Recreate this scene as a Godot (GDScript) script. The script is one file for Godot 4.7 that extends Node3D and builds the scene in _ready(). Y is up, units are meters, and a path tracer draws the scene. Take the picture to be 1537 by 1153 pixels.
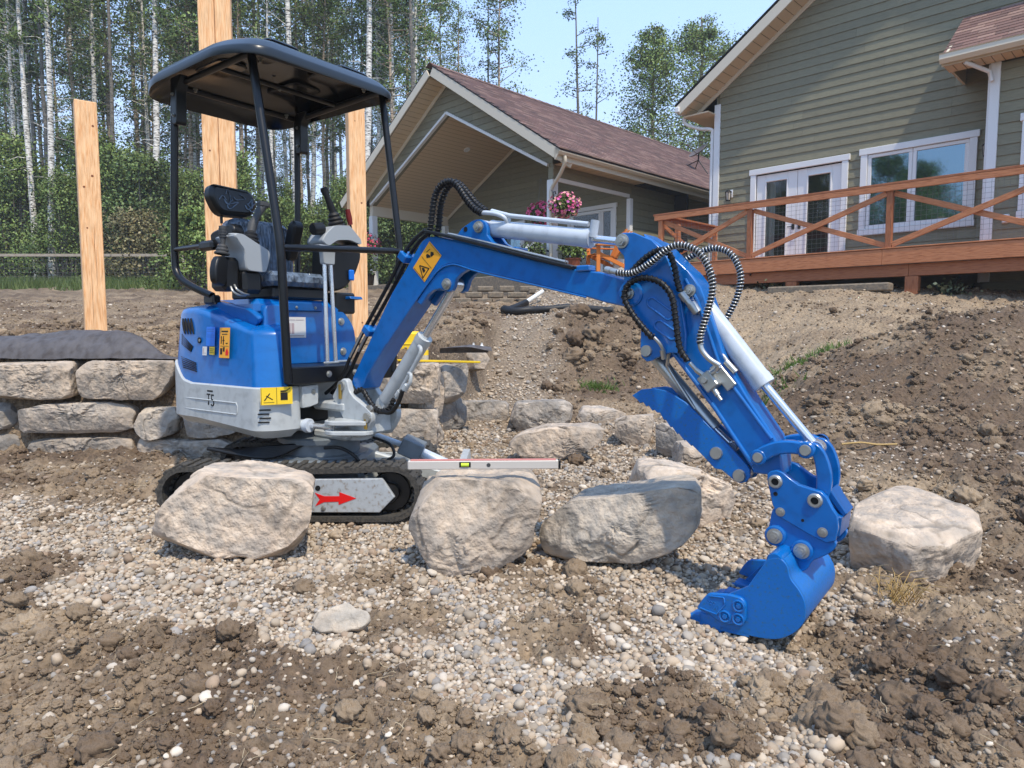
extends Node3D
# A blue mini excavator among boulders on a gravel building site, houses and birch forest behind. Units: metres.

const PI2 := PI * 2.0

func _ready():
	var cam := Camera3D.new()
	cam.name = "camera"
	cam.fov = 58.47
	cam.position = Vector3(0, 0.95, 0)
	cam.rotation_degrees = Vector3(-4.69, 0, 0)
	cam.near = 0.05
	cam.far = 400.0
	add_child(cam)
	var env := Environment.new()
	env.background_mode = Environment.BG_SKY
	var sm := ProceduralSkyMaterial.new()
	sm.sky_top_color = Color(0.56, 0.70, 0.91)
	sm.sky_horizon_color = Color(0.83, 0.895, 0.96)
	sm.sky_curve = 0.16
	sm.ground_horizon_color = Color(0.60, 0.62, 0.62)
	sm.ground_bottom_color = Color(0.35, 0.31, 0.27)
	sm.sun_angle_max = 5.0
	var sky := Sky.new()
	sky.sky_material = sm
	env.sky = sky
	env.background_energy_multiplier = 1.45
	env.tonemap_mode = Environment.TONE_MAPPER_LINEAR
	env.tonemap_exposure = 1.25
	env.fog_enabled = true
	env.fog_density = 0.0013
	env.fog_light_color = Color(0.92, 0.92, 0.92)
	env.sdfgi_enabled = true
	env.ssao_enabled = true
	env.ssil_enabled = true
	var we := WorldEnvironment.new()
	we.name = "environment"
	we.environment = env
	add_child(we)
	var sun := DirectionalLight3D.new()
	sun.name = "sun"
	sun.light_color = Color(1.0, 0.955, 0.88)
	sun.light_energy = 1.1
	sun.light_angular_distance = 1.2
	sun.shadow_enabled = true
	var to_sun := Vector3(0.28, 1.0, 0.52).normalized()
	sun.look_at_from_position(to_sun * 50.0, Vector3.ZERO, Vector3.UP)
	add_child(sun)

	make_materials()
	build_ground()
	build_main_house()
	build_porch_house()
	build_deck()
	build_forest()
	build_posts()
	build_wall_and_boulders()
	build_excavator()
	build_small_things()
	build_loose_ground()

# ---------------------------------------------------------------- mesh builder
class MB:
	var V := PackedVector3Array()
	var N := PackedVector3Array()
	var C := PackedColorArray()
	var U := PackedVector2Array()
	var col := Color(1, 1, 1)
	var X := Transform3D()
	func t3(a: Vector3, b: Vector3, c: Vector3) -> void:
		a = X * a
		b = X * b
		c = X * c
		var n := (b - a).cross(c - a).normalized()
		V.append(a); V.append(c); V.append(b)
		N.append(n); N.append(n); N.append(n)
		C.append(col); C.append(col); C.append(col)
	func t3n(a: Vector3, b: Vector3, c: Vector3, na: Vector3, nb: Vector3, nc: Vector3) -> void:
		V.append(X * a); V.append(X * c); V.append(X * b)
		N.append((X.basis * na).normalized()); N.append((X.basis * nc).normalized()); N.append((X.basis * nb).normalized())
		C.append(col); C.append(col); C.append(col)
	func q4(a: Vector3, b: Vector3, c: Vector3, d: Vector3) -> void:
		t3(a, b, c)
		t3(a, c, d)
	func q4n(a: Vector3, b: Vector3, c: Vector3, d: Vector3, na: Vector3, nb: Vector3, nc: Vector3, nd: Vector3) -> void:
		t3n(a, b, c, na, nb, nc)
		t3n(a, c, d, na, nc, nd)
	# quad with texture coordinates, a = lower left, counter-clockwise
	func quv(a: Vector3, b: Vector3, c: Vector3, d: Vector3) -> void:
		q4(a, b, c, d)
		while U.size() < V.size() - 6:
			U.append(Vector2.ZERO)
		for p in [Vector2(0, 1), Vector2(1, 0), Vector2(1, 1), Vector2(0, 1), Vector2(0, 0), Vector2(1, 0)]:
			U.append(p)
	func box(c: Vector3, s: Vector3, bev := 0.0) -> void:
		var h := s * 0.5
		var b := minf(bev, minf(h.x, minf(h.y, h.z)) * 0.6)
		for ax in 3:
			var u := (ax + 1) % 3
			var w := (ax + 2) % 3
			for sg in [-1.0, 1.0]:
				var p := []
				for k in [[-1, -1], [1, -1], [1, 1], [-1, 1]]:
					var v := Vector3()
					v[ax] = sg * h[ax]
					v[u] = k[0] * (h[u] - b)
					v[w] = k[1] * (h[w] - b)
					p.append(c + v)
				if sg > 0:
					q4(p[0], p[1], p[2], p[3])
				else:
					q4(p[0], p[3], p[2], p[1])
			if b > 0.0:
				# edges along ax
				for k in [[-1, -1], [1, -1], [1, 1], [-1, 1]]:
					var a1 := Vector3(); var a2 := Vector3(); var b1 := Vector3(); var b2 := Vector3()
					a1[ax] = -(h[ax] - b); a2[ax] = h[ax] - b
					a1[u] = k[0] * h[u]; a1[w] = k[1] * (h[w] - b)
					b1[ax] = a1[ax]
					b1[u] = k[0] * (h[u] - b); b1[w] = k[1] * h[w]
					a2[u] = a1[u]; a2[w] = a1[w]
					b2[ax] = a2[ax]; b2[u] = b1[u]; b2[w] = b1[w]
					if k[0] * k[1] > 0:
						q4(c + a1, c + b1, c + b2, c + a2)
					else:
						q4(c + b1, c + a1, c + a2, c + b2)
		if b > 0.0:
			for sx in [-1.0, 1.0]:
				for sy in [-1.0, 1.0]:
					for sz in [-1.0, 1.0]:
						var p1 := c + Vector3(sx * h.x, sy * (h.y - b), sz * (h.z - b))
						var p2 := c + Vector3(sx * (h.x - b), sy * h.y, sz * (h.z - b))
						var p3 := c + Vector3(sx * (h.x - b), sy * (h.y - b), sz * h.z)
						if sx * sy * sz > 0:
							t3(p1, p2, p3)
						else:
							t3(p1, p3, p2)
	# polygon in XY pushed from z0 to z1, chamfered by bev at both faces
	func prism(poly: PackedVector2Array, z0: float, z1: float, bev := 0.0, smooth_deg := 35.0) -> void:
		var P := PackedVector2Array()
		for p in poly:
			if P.is_empty() or P[-1].distance_to(p) > 0.0004:
				P.append(p)
		if P[0].distance_to(P[-1]) < 0.0004:
			P.remove_at(P.size() - 1)
		if Geometry2D.is_polygon_clockwise(P):
			P.reverse()
		# Godot calls y-down clockwise; make it counter-clockwise for y up
		var ar := 0.0
		for i in P.size():
			ar += P[i].cross(P[(i + 1) % P.size()])
		if ar < 0:
			P.reverse()
		var n := P.size()
		var en := PackedVector2Array()
		for i in n:
			var e := (P[(i + 1) % n] - P[i]).normalized()
			en.append(Vector2(e.y, -e.x))
		var inn := PackedVector2Array()
		for i in n:
			var m := en[(i + n - 1) % n] + en[i]
			var l := maxf(m.length_squared(), 0.5)
			inn.append(P[i] - m * (2.0 / l) * bev)
		var idx := Geometry2D.triangulate_polygon(inn)
		if idx.is_empty():
			inn = P
			idx = Geometry2D.triangulate_polygon(P)
		var k := 0
		while k + 2 < idx.size():
			var a := inn[idx[k]]; var b := inn[idx[k + 1]]; var c := inn[idx[k + 2]]
			if (b - a).cross(c - a) < 0:
				var t := b
				b = c
				c = t
			t3(Vector3(a.x, a.y, z1), Vector3(b.x, b.y, z1), Vector3(c.x, c.y, z1))
			t3(Vector3(a.x, a.y, z0), Vector3(c.x, c.y, z0), Vector3(b.x, b.y, z0))
			k += 3
		var cs := cos(deg_to_rad(smooth_deg))
		for i in n:
			var j := (i + 1) % n
			var na := en[i]; var nb := en[i]
			if en[(i + n - 1) % n].dot(en[i]) > cs:
				na = (en[(i + n - 1) % n] + en[i]).normalized()
			if en[j].dot(en[i]) > cs:
				nb = (en[j] + en[i]).normalized()
			var n1 := Vector3(na.x, na.y, 0); var n2 := Vector3(nb.x, nb.y, 0)
			q4n(Vector3(P[i].x, P[i].y, z0 + bev), Vector3(P[j].x, P[j].y, z0 + bev), Vector3(P[j].x, P[j].y, z1 - bev), Vector3(P[i].x, P[i].y, z1 - bev), n1, n2, n2, n1)
			if bev > 0.0:
				var f := Vector3(0, 0, 1)
				q4n(Vector3(P[i].x, P[i].y, z1 - bev), Vector3(P[j].x, P[j].y, z1 - bev), Vector3(inn[j].x, inn[j].y, z1), Vector3(inn[i].x, inn[i].y, z1), n1 + f * 0.4, n2 + f * 0.4, n2 * 0.4 + f, n1 * 0.4 + f)
				q4n(Vector3(P[j].x, P[j].y, z0 + bev), Vector3(P[i].x, P[i].y, z0 + bev), Vector3(inn[i].x, inn[i].y, z0), Vector3(inn[j].x, inn[j].y, z0), n2 - f * 0.4, n1 - f * 0.4, n1 * 0.4 - f, n2 * 0.4 - f)
	# tube along points; rad may be a number or an array of numbers
	func tube(pts: Array, rad, sides := 8, caps := true) -> void:
		var n := pts.size()
		var up := Vector3(0.123, 0.98, 0.07)
		var d0: Vector3 = (pts[1] - pts[0]).normalized()
		if absf(d0.dot(up)) > 0.95:
			up = Vector3(1, 0, 0.1)
		var s: Vector3 = d0.cross(up).normalized()
		var prev_p := PackedVector3Array()
		var prev_n := PackedVector3Array()
		for i in n:
			var d: Vector3 = (pts[mini(i + 1, n - 1)] - pts[maxi(i - 1, 0)]).normalized()
			s = (s - d * s.dot(d)).normalized()
			var t := d.cross(s)
			var r: float = rad[i] if rad is Array else rad
			var ps := PackedVector3Array()
			var ns := PackedVector3Array()
			for k in sides:
				var a := PI2 * k / sides
				var nn := s * cos(a) + t * sin(a)
				ns.append(nn)
				ps.append(pts[i] + nn * r)
			if i > 0:
				for k in sides:
					var j := (k + 1) % sides
					q4n(prev_p[k], prev_p[j], ps[j], ps[k], prev_n[k], prev_n[j], ns[j], ns[k])
			if caps and (i == 0 or i == n - 1):
				for k in range(1, sides - 1):
					if i == 0:
						t3(ps[0], ps[k + 1], ps[k])
					else:
						t3(ps[0], ps[k], ps[k + 1])
			prev_p = ps
			prev_n = ns
	func rod(a: Vector3, b: Vector3, r: float, sides := 16, bev := 0.0) -> void:
		if bev <= 0.0:
			tube([a, b], r, sides)
			return
		var d := (b - a).normalized() * bev
		tube([a, a + d * 0.001], [r - bev, r - bev], sides)
		tube([a, a + d], [r - bev, r], sides, false)
		tube([a + d, b - d], r, sides, false)
		tube([b - d, b], [r, r - bev], sides, false)
		tube([b - d * 0.001, b], [r - bev, r - bev], sides)
	# profile of (radius, height) along axis from origin
	func lathe(prof: Array, o: Vector3, axis: Vector3, sides := 20) -> void:
		var up := Vector3(0, 1, 0) if absf(axis.y) < 0.9 else Vector3(1, 0, 0)
		var s := axis.cross(up).normalized()
		var t := axis.cross(s)
		for i in prof.size() - 1:
			var p: Vector2 = prof[i]
			var q: Vector2 = prof[i + 1]
			var e := (q - p)
			var nr := Vector2(e.y, -e.x).normalized()
			for k in sides:
				var a := PI2 * k / sides
				var b := PI2 * (k + 1) / sides
				var ca := s * cos(a) + t * sin(a)
				var cb := s * cos(b) + t * sin(b)
				q4n(o + ca * p.x + axis * p.y, o + cb * p.x + axis * p.y, o + cb * q.x + axis * q.y, o + ca * q.x + axis * q.y, ca * nr.x + axis * nr.y, cb * nr.x + axis * nr.y, cb * nr.x + axis * nr.y, ca * nr.x + axis * nr.y)
	# smooth surface through a grid of points g[row][col]
	func grid(g: Array, closed := false) -> void:
		var R := g.size()
		var K: int = g[0].size()
		var nn := []
		for i in R:
			var row := PackedVector3Array()
			for j in K:
				var a: Vector3 = g[mini(i + 1, R - 1)][j] - g[maxi(i - 1, 0)][j]
				var j1 := (j + 1) % K if closed else mini(j + 1, K - 1)
				var j0 := (j + K - 1) % K if closed else maxi(j - 1, 0)
				var b: Vector3 = g[i][j1] - g[i][j0]
				row.append(b.cross(a).normalized())
			nn.append(row)
		for i in R - 1:
			for j in (K if closed else K - 1):
				var j2 := (j + 1) % K
				q4n(g[i][j], g[i][j2], g[i + 1][j2], g[i + 1][j], nn[i][j], nn[i][j2], nn[i + 1][j2], nn[i + 1][j])
	func mesh() -> ArrayMesh:
		var arr := []
		arr.resize(Mesh.ARRAY_MAX)
		arr[Mesh.ARRAY_VERTEX] = V
		arr[Mesh.ARRAY_NORMAL] = N
		arr[Mesh.ARRAY_COLOR] = C
		if U.size() > 0:
			while U.size() < V.size():
				U.append(Vector2.ZERO)
			arr[Mesh.ARRAY_TEX_UV] = U
		var m := ArrayMesh.new()
		m.add_surface_from_arrays(Mesh.PRIMITIVE_TRIANGLES, arr)
		return m

# ---------------------------------------------------------------- scene helpers
var names := {}

func numbered(called: String) -> String:
	if not names.has(called):
		names[called] = 0
		return called
	names[called] += 1
	return "%s_%03d" % [called, names[called]]

func thing(called: String, label: String, category: String, at := Vector3.ZERO, turn := 0.0, group := "") -> Node3D:
	var o := Node3D.new()
	o.name = numbered(called)
	add_child(o)
	o.position = at
	o.rotation.y = turn
	tag(o, label, category, group)
	return o

func tag(o: Node, label: String, category: String, group := "") -> void:
	o.set_meta("label", label)
	o.set_meta("category", category)
	if group != "":
		o.set_meta("group", group)

func put(parent: Node3D, called: String, m, mat: Material, label := "", xf := Transform3D()) -> MeshInstance3D:
	var o := MeshInstance3D.new()
	o.name = called
	o.mesh = m.mesh() if m is MB else m
	o.material_override = mat
	o.transform = xf
	if label != "":
		o.set_meta("label", label)
	parent.add_child(o, true)
	return o

func single(called: String, m, mat: Material, label: String, category: String, at := Vector3.ZERO, turn := 0.0, group := "") -> MeshInstance3D:
	var o := put(self, numbered(called), m, mat)
	o.position = at
	o.rotation.y = turn
	tag(o, label, category, group)
	return o

func struct(called: String, m, mat: Material, kind := "structure") -> MeshInstance3D:
	var o := put(self, called, m, mat)
	o.set_meta("kind", kind)
	return o

func copy_of(o: Node3D, base: String, at: Vector3, turn: float, sc: float, label: String) -> Node3D:
	var c: Node3D = o.duplicate()
	c.name = numbered(base)
	add_child(c)
	c.position = at
	c.rotation.y = turn
	c.scale = Vector3(sc, sc, sc)
	if label != "":
		c.set_meta("label", label)
	return c

# a board (box, long axis X in its own frame) from a to b, w = size across `side`, t = thickness
func board(parent: Node3D, called: String, a: Vector3, b: Vector3, h: float, t: float, mat: Material, up := Vector3.UP, bev := 0.004, label := "") -> MeshInstance3D:
	var d := b - a
	var x := d.normalized()
	var z := x.cross(up).normalized()
	var y := z.cross(x)
	var m := MB.new()
	m.box(Vector3.ZERO, Vector3(d.length(), h, t), bev)
	return put(parent, called, m, mat, label, Transform3D(Basis(x, y, z), (a + b) * 0.5))

static func v2(a: Array) -> PackedVector2Array:
	var o := PackedVector2Array()
	for i in range(0, a.size(), 2):
		o.append(Vector2(a[i], a[i + 1]))
	return o

# points x0,y0,x1,y1... at depth z as 3D points, smoothed by Catmull-Rom
func curve2(a: Array, z: float, steps := 6) -> Array:
	var p := []
	for i in range(0, a.size(), 2):
		p.append(Vector3(a[i], a[i + 1], z))
	return smooth3(p, steps)

func smooth3(p: Array, steps := 6) -> Array:
	var o := []
	var n := p.size()
	for i in n - 1:
		for k in steps:
			o.append((p[i] as Vector3).cubic_interpolate(p[i + 1], p[maxi(i - 1, 0)], p[mini(i + 2, n - 1)], float(k) / steps))
	o.append(p[n - 1])
	return o

# corner rounding of a closed polygon
func rounded(a: PackedVector2Array, r: float, seg := 4) -> PackedVector2Array:
	var o := PackedVector2Array()
	var n := a.size()
	for i in n:
		var p := a[(i + n - 1) % n]
		var c := a[i]
		var q := a[(i + 1) % n]
		var d := minf(r, minf(c.distance_to(p), c.distance_to(q)) * 0.45)
		var s := c + (p - c).normalized() * d
		var e := c + (q - c).normalized() * d
		for k in seg + 1:
			var t := float(k) / seg
			o.append(s.lerp(c, t).lerp(c.lerp(e, t), t))
	return o

func circle2(c: Vector2, r: float, n := 24) -> PackedVector2Array:
	var o := PackedVector2Array()
	for k in n:
		o.append(c + Vector2(cos(PI2 * k / n), sin(PI2 * k / n)) * r)
	return o

func lin(r: float, g: float, b: float) -> Color:
	return Color(r, g, b).linear_to_srgb()
# ---------------------------------------------------------------- materials
var M := {}

func noise_tex(freq: float, octaves: int, ramp: Array, size := 512, kind := FastNoiseLite.TYPE_SIMPLEX_SMOOTH, seed_ := 1, normal := -1.0, fractal := FastNoiseLite.FRACTAL_FBM) -> NoiseTexture2D:
	var n := FastNoiseLite.new()
	n.noise_type = kind
	n.frequency = freq
	n.seed = seed_
	n.fractal_type = fractal
	n.fractal_octaves = octaves
	var t := NoiseTexture2D.new()
	t.width = size
	t.height = size
	t.seamless = true
	t.generate_mipmaps = false
	t.noise = n
	if normal > 0.0:
		t.as_normal_map = true
		t.bump_strength = normal
	elif ramp.size() > 0:
		var g := Gradient.new()
		var offs := PackedFloat32Array()
		var cols := PackedColorArray()
		for r in ramp:
			offs.append(r[0])
			cols.append(r[1])
		g.offsets = offs
		g.colors = cols
		t.color_ramp = g
	return t

func mat(called: String, c: Color, rough := 0.7, metal := 0.0) -> StandardMaterial3D:
	var m := StandardMaterial3D.new()
	m.resource_name = called
	m.albedo_color = c
	m.roughness = rough
	m.metallic = metal
	M[called] = m
	return m

func tri(m: StandardMaterial3D, albedo: Texture2D, scale: Vector3, nrm: Texture2D = null, ns := 1.0, world := false) -> StandardMaterial3D:
	m.uv1_triplanar = true
	m.uv1_world_triplanar = world
	m.uv1_scale = scale
	if albedo:
		m.albedo_texture = albedo
	if nrm:
		m.normal_enabled = true
		m.normal_texture = nrm
		m.normal_scale = ns
	return m

func gy(v: float) -> Color:
	return Color(v, v, v)

func make_materials() -> void:
	var fine_n := noise_tex(0.06, 4, [], 512, FastNoiseLite.TYPE_SIMPLEX_SMOOTH, 5, 6.0)
	var soft_n := noise_tex(0.015, 3, [], 256, FastNoiseLite.TYPE_SIMPLEX_SMOOTH, 6, 2.0)
	var dust := noise_tex(0.012, 5, [[0.0, gy(0.86)], [0.45, gy(0.97)], [1.0, gy(1.0)]], 512)
	# machine paint
	for k in [["blue", Color(0.0, 0.405, 0.71), 0.27], ["dark_blue", Color(0.0, 0.33, 0.60), 0.35], ["grey_paint", Color(0.74, 0.755, 0.75), 0.36], ["white_paint", Color(0.78, 0.81, 0.84), 0.3], ["black_paint", Color(0.035, 0.036, 0.04), 0.35], ["mid_grey", Color(0.45, 0.48, 0.5), 0.4]]:
		var m := mat(k[0], k[1], k[2])
		tri(m, dust, Vector3(2.3, 2.3, 2.3), soft_n, 0.12)
	var worn := mat("blue_worn", Color(1, 1, 1), 0.42)
	tri(worn, noise_tex(0.014, 6, [[0.0, Color(0.40, 0.39, 0.37)], [0.14, Color(0.24, 0.37, 0.50)], [0.26, Color(0.05, 0.40, 0.66)], [0.5, Color(0.0, 0.405, 0.71)], [1.0, Color(0.0, 0.39, 0.70)]], 1024, FastNoiseLite.TYPE_SIMPLEX_SMOOTH, 83), Vector3(4.6, 4.6, 4.6), soft_n, 0.2)
	tri(mat("grey_worn", Color(1, 1, 1), 0.45), noise_tex(0.014, 6, [[0.0, Color(0.54, 0.50, 0.45)], [0.2, Color(0.60, 0.59, 0.57)], [0.4, Color(0.67, 0.69, 0.70)], [1.0, Color(0.70, 0.72, 0.73)]], 512, FastNoiseLite.TYPE_SIMPLEX_SMOOTH, 84), Vector3(4.0, 4.0, 4.0), soft_n, 0.2)
	M.blue.clearcoat_enabled = true
	M.blue.clearcoat = 0.4
	M.blue.clearcoat_roughness = 0.12
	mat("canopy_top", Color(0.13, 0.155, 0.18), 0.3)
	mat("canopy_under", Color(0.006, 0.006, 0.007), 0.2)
	tri(mat("rubber", Color(0.36, 0.345, 0.32), 0.9), noise_tex(0.03, 4, [[0.0, gy(0.5)], [0.55, gy(0.8)], [1.0, Color(1.0, 0.96, 0.88)]], 256), Vector3(6, 6, 6), fine_n, 0.6)
	mat("hose_black", Color(0.045, 0.045, 0.048), 0.5)
	mat("plastic_black", Color(0.05, 0.052, 0.056), 0.45)
	mat("plastic_grey", Color(0.62, 0.64, 0.65), 0.5)
	mat("boot_rubber", Color(0.075, 0.075, 0.08), 0.6)
	mat("grip_grey", Color(0.25, 0.25, 0.25), 0.6)
	mat("chrome", Color(0.86, 0.87, 0.88), 0.22, 0.8)
	mat("zinc", Color(0.72, 0.72, 0.70), 0.34, 0.75)
	mat("brass", Color(0.75, 0.62, 0.32), 0.35, 0.8)
	mat("dark_hole", Color(0.012, 0.012, 0.014), 0.8)
	mat("steel_spring", Color(0.72, 0.72, 0.71), 0.3, 0.7)
	var vin := mat("vinyl", Color(0.47, 0.53, 0.60), 0.2)
	tri(vin, noise_tex(0.02, 4, [[0.0, gy(0.45)], [0.5, gy(0.85)], [1.0, gy(1.0)]], 256), Vector3(4, 1.2, 4), noise_tex(0.02, 3, [], 256, FastNoiseLite.TYPE_SIMPLEX_SMOOTH, 9, 14.0), 1.0)
	mat("red_paint", Color(0.88, 0.06, 0.05), 0.5)
	mat("red_grip", Color(0.45, 0.08, 0.05), 0.5)
	mat("yellow", Color(0.93, 0.78, 0.10), 0.45)
	mat("sticker_orange", Color(0.95, 0.66, 0.16), 0.4)
	mat("sticker_yellow", Color(0.95, 0.80, 0.18), 0.4)
	mat("sticker_white", Color(0.85, 0.84, 0.82), 0.4)
	mat("sticker_blue", Color(0.05, 0.45, 0.86), 0.4)
	mat("ink", Color(0.04, 0.035, 0.03), 0.6)
	mat("ink_faint", Color(0.70, 0.62, 0.62), 0.6)
	mat("white_plastic", Color(0.85, 0.85, 0.83), 0.45)
	mat("level_metal", Color(0.80, 0.77, 0.73), 0.4, 0.1)
	mat("level_red", Color(0.78, 0.50, 0.46), 0.6)
	mat("vial", Color(0.80, 0.92, 0.25), 0.25)
	# stone
	var rock_n := noise_tex(0.012, 6, [], 1024, FastNoiseLite.TYPE_SIMPLEX_SMOOTH, 12, 15.0)
	var rock_a := noise_tex(0.006, 6, [[0.0, Color(0.66, 0.655, 0.65)], [0.32, Color(0.745, 0.73, 0.71)], [0.5, Color(0.80, 0.77, 0.735)], [0.66, Color(0.85, 0.81, 0.76)], [1.0, Color(0.92, 0.90, 0.87)]], 1024, FastNoiseLite.TYPE_SIMPLEX_SMOOTH, 21)
	var r := mat("rock", Color(1.0, 0.98, 0.95), 0.92)
	tri(r, rock_a, Vector3(1.5, 1.5, 1.5), rock_n, 1.1)
	r.vertex_color_use_as_albedo = true
	var peb := mat("pebble", Color(1, 1, 1), 0.8)
	peb.vertex_color_use_as_albedo = true
	var soil := mat("soil", Color(1, 1, 1), 0.98)
	tri(soil, noise_tex(0.03, 5, [[0.0, gy(0.55)], [0.5, gy(0.85)], [1.0, gy(1.0)]], 512, FastNoiseLite.TYPE_SIMPLEX_SMOOTH, 31), Vector3(1.7, 1.7, 1.7), noise_tex(0.03, 5, [], 512, FastNoiseLite.TYPE_SIMPLEX_SMOOTH, 33, 14.0), 1.3, true)
	soil.vertex_color_use_as_albedo = true
	var clod := mat("clod", Color(1, 1, 1), 0.98)
	tri(clod, noise_tex(0.03, 5, [[0.0, gy(0.6)], [0.5, gy(0.85)], [1.0, gy(1.0)]], 256, FastNoiseLite.TYPE_SIMPLEX_SMOOTH, 36), Vector3(3, 3, 3), fine_n, 1.0)
	clod.vertex_color_use_as_albedo = true
	# timber: long axis X in each board's frame
	var grain := noise_tex(0.02, 4, [[0.0, Color(0.74, 0.64, 0.56)], [0.4, Color(0.93, 0.89, 0.84)], [1.0, Color(1, 1, 1)]], 512, FastNoiseLite.TYPE_SIMPLEX_SMOOTH, 41)
	var grain_n := noise_tex(0.03, 3, [], 256, FastNoiseLite.TYPE_SIMPLEX_SMOOTH, 42, 4.0)
	tri(mat("cedar", Color(0.77, 0.51, 0.345), 0.65), grain, Vector3(0.5, 6, 6), grain_n, 0.4)
	tri(mat("cedar_red", Color(0.65, 0.41, 0.265), 0.65), grain, Vector3(0.5, 6, 6), grain_n, 0.4)
	tri(mat("fresh_timber", Color(0.98, 0.81, 0.62), 0.7), noise_tex(0.02, 4, [[0.0, Color(0.88, 0.74, 0.60)], [0.42, Color(0.96, 0.91, 0.86)], [1.0, Color(1, 1, 1)]], 512, FastNoiseLite.TYPE_SIMPLEX_SMOOTH, 44), Vector3(5, 0.35, 5), grain_n, 0.4)
	tri(mat("grey_timber", Color(0.68, 0.66, 0.62), 0.85), grain, Vector3(0.5, 6, 6), grain_n, 0.6)
	mat("knot", Color(0.52, 0.30, 0.16), 0.7)
	mat("chair_wood", Color(0.83, 0.48, 0.18), 0.6)
	# house
	var sid_n := noise_tex(0.05, 3, [], 256, FastNoiseLite.TYPE_SIMPLEX_SMOOTH, 51, 5.0)
	var sid_a := noise_tex(0.03, 4, [[0.0, gy(0.88)], [0.5, gy(0.96)], [1.0, gy(1.0)]], 256, FastNoiseLite.TYPE_SIMPLEX_SMOOTH, 52)
	for k in 4:
		tri(mat("siding_%d" % k, Color(0.535, 0.515, 0.42) * (0.96 + 0.025 * k), 0.75), sid_a, Vector3(0.6, 5, 5), sid_n, 0.35)
	mat("trim_white", Color(0.88, 0.88, 0.87), 0.5)
	mat("trim_cream", Color(0.83, 0.78, 0.69), 0.5)
	mat("soffit", Color(0.82, 0.73, 0.60), 0.55)
	mat("soffit_line", Color(0.50, 0.43, 0.34), 0.6)
	mat("black_edge", Color(0.06, 0.06, 0.06), 0.8)
	var shg := mat("shingle", Color(1, 1, 1), 0.95)
	tri(shg, noise_tex(0.2, 2, [[0.0, gy(0.6)], [0.5, gy(0.9)], [1.0, gy(1.0)]], 256, FastNoiseLite.TYPE_SIMPLEX_SMOOTH, 55), Vector3(3, 3, 3), fine_n, 0.6)
	shg.vertex_color_use_as_albedo = true
	mat("window_mirror", Color(0.46, 0.55, 0.60), 0.03, 1.0)
	var gl := mat("clear_glass", Color(0.2, 0.24, 0.24, 0.14), 0.02)
	gl.transparency = BaseMaterial3D.TRANSPARENCY_ALPHA
	gl.metallic_specular = 0.55
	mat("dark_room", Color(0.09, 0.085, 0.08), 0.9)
	mat("curtain", Color(0.62, 0.66, 0.64), 0.9)
	mat("wire", Color(0.50, 0.50, 0.48), 0.5, 0.4)
	mat("dish_grey", Color(0.36, 0.33, 0.32), 0.6)
	mat("lamp_black", Color(0.06, 0.055, 0.05), 0.5)
	mat("lamp_glass", Color(0.75, 0.72, 0.66), 0.3)
	# plants
	for k in [["birch_bark", [[0.0, gy(0.06)], [0.33, gy(0.12)], [0.40, Color(0.80, 0.77, 0.72)], [0.6, Color(0.92, 0.90, 0.86)], [1.0, Color(0.97, 0.96, 0.93)]]], ["aspen_bark", [[0.0, Color(0.16, 0.13, 0.11)], [0.28, Color(0.36, 0.30, 0.25)], [0.42, Color(0.62, 0.54, 0.46)], [0.7, Color(0.76, 0.69, 0.60)], [1.0, Color(0.80, 0.75, 0.68)]]], ["grey_bark", [[0.0, gy(0.16)], [0.4, Color(0.42, 0.40, 0.37)], [1.0, Color(0.60, 0.57, 0.53)]]]]:
		tri(mat(k[0], Color(1, 1, 1), 0.85), noise_tex(0.035, 3, k[1], 512, FastNoiseLite.TYPE_SIMPLEX_SMOOTH, 61 + k[0].length()), Vector3(0.22, 0.7, 0.22), sid_n, 0.4)
	var leaf := mat("leaf", Color(1, 1, 1), 0.55)
	leaf.vertex_color_use_as_albedo = true
	leaf.backlight_enabled = true
	leaf.backlight = Color(0.95, 0.95, 0.95)
	var pet := mat("petal", Color(1, 1, 1), 0.6)
	pet.vertex_color_use_as_albedo = true
	pet.backlight_enabled = true
	pet.backlight = Color(0.35, 0.35, 0.35)
	mat("basket", Color(0.16, 0.12, 0.09), 0.9)
	mat("terracotta", Color(0.50, 0.26, 0.16), 0.8)
	mat("straw", Color(0.72, 0.60, 0.38), 0.8)
	tri(mat("fabric", Color(0.37, 0.35, 0.345), 0.6), noise_tex(0.02, 4, [[0.0, Color(0.62, 0.56, 0.50)], [0.5, gy(0.9)], [1.0, gy(1.0)]], 256, FastNoiseLite.TYPE_SIMPLEX_SMOOTH, 71), Vector3(2, 2, 2), noise_tex(0.02, 3, [], 256, FastNoiseLite.TYPE_SIMPLEX_SMOOTH, 72, 5.0), 0.6)
	mat("pipe_black", Color(0.07, 0.07, 0.072), 0.55)
	tri(mat("concrete", Color(0.62, 0.58, 0.52), 0.95), rock_a, Vector3(2, 2, 2), rock_n, 0.3)
# ---------------------------------------------------------------- ground
var n_big := FastNoiseLite.new()
var n_mid := FastNoiseLite.new()
var n_fine := FastNoiseLite.new()
var n_clod := FastNoiseLite.new()

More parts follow.
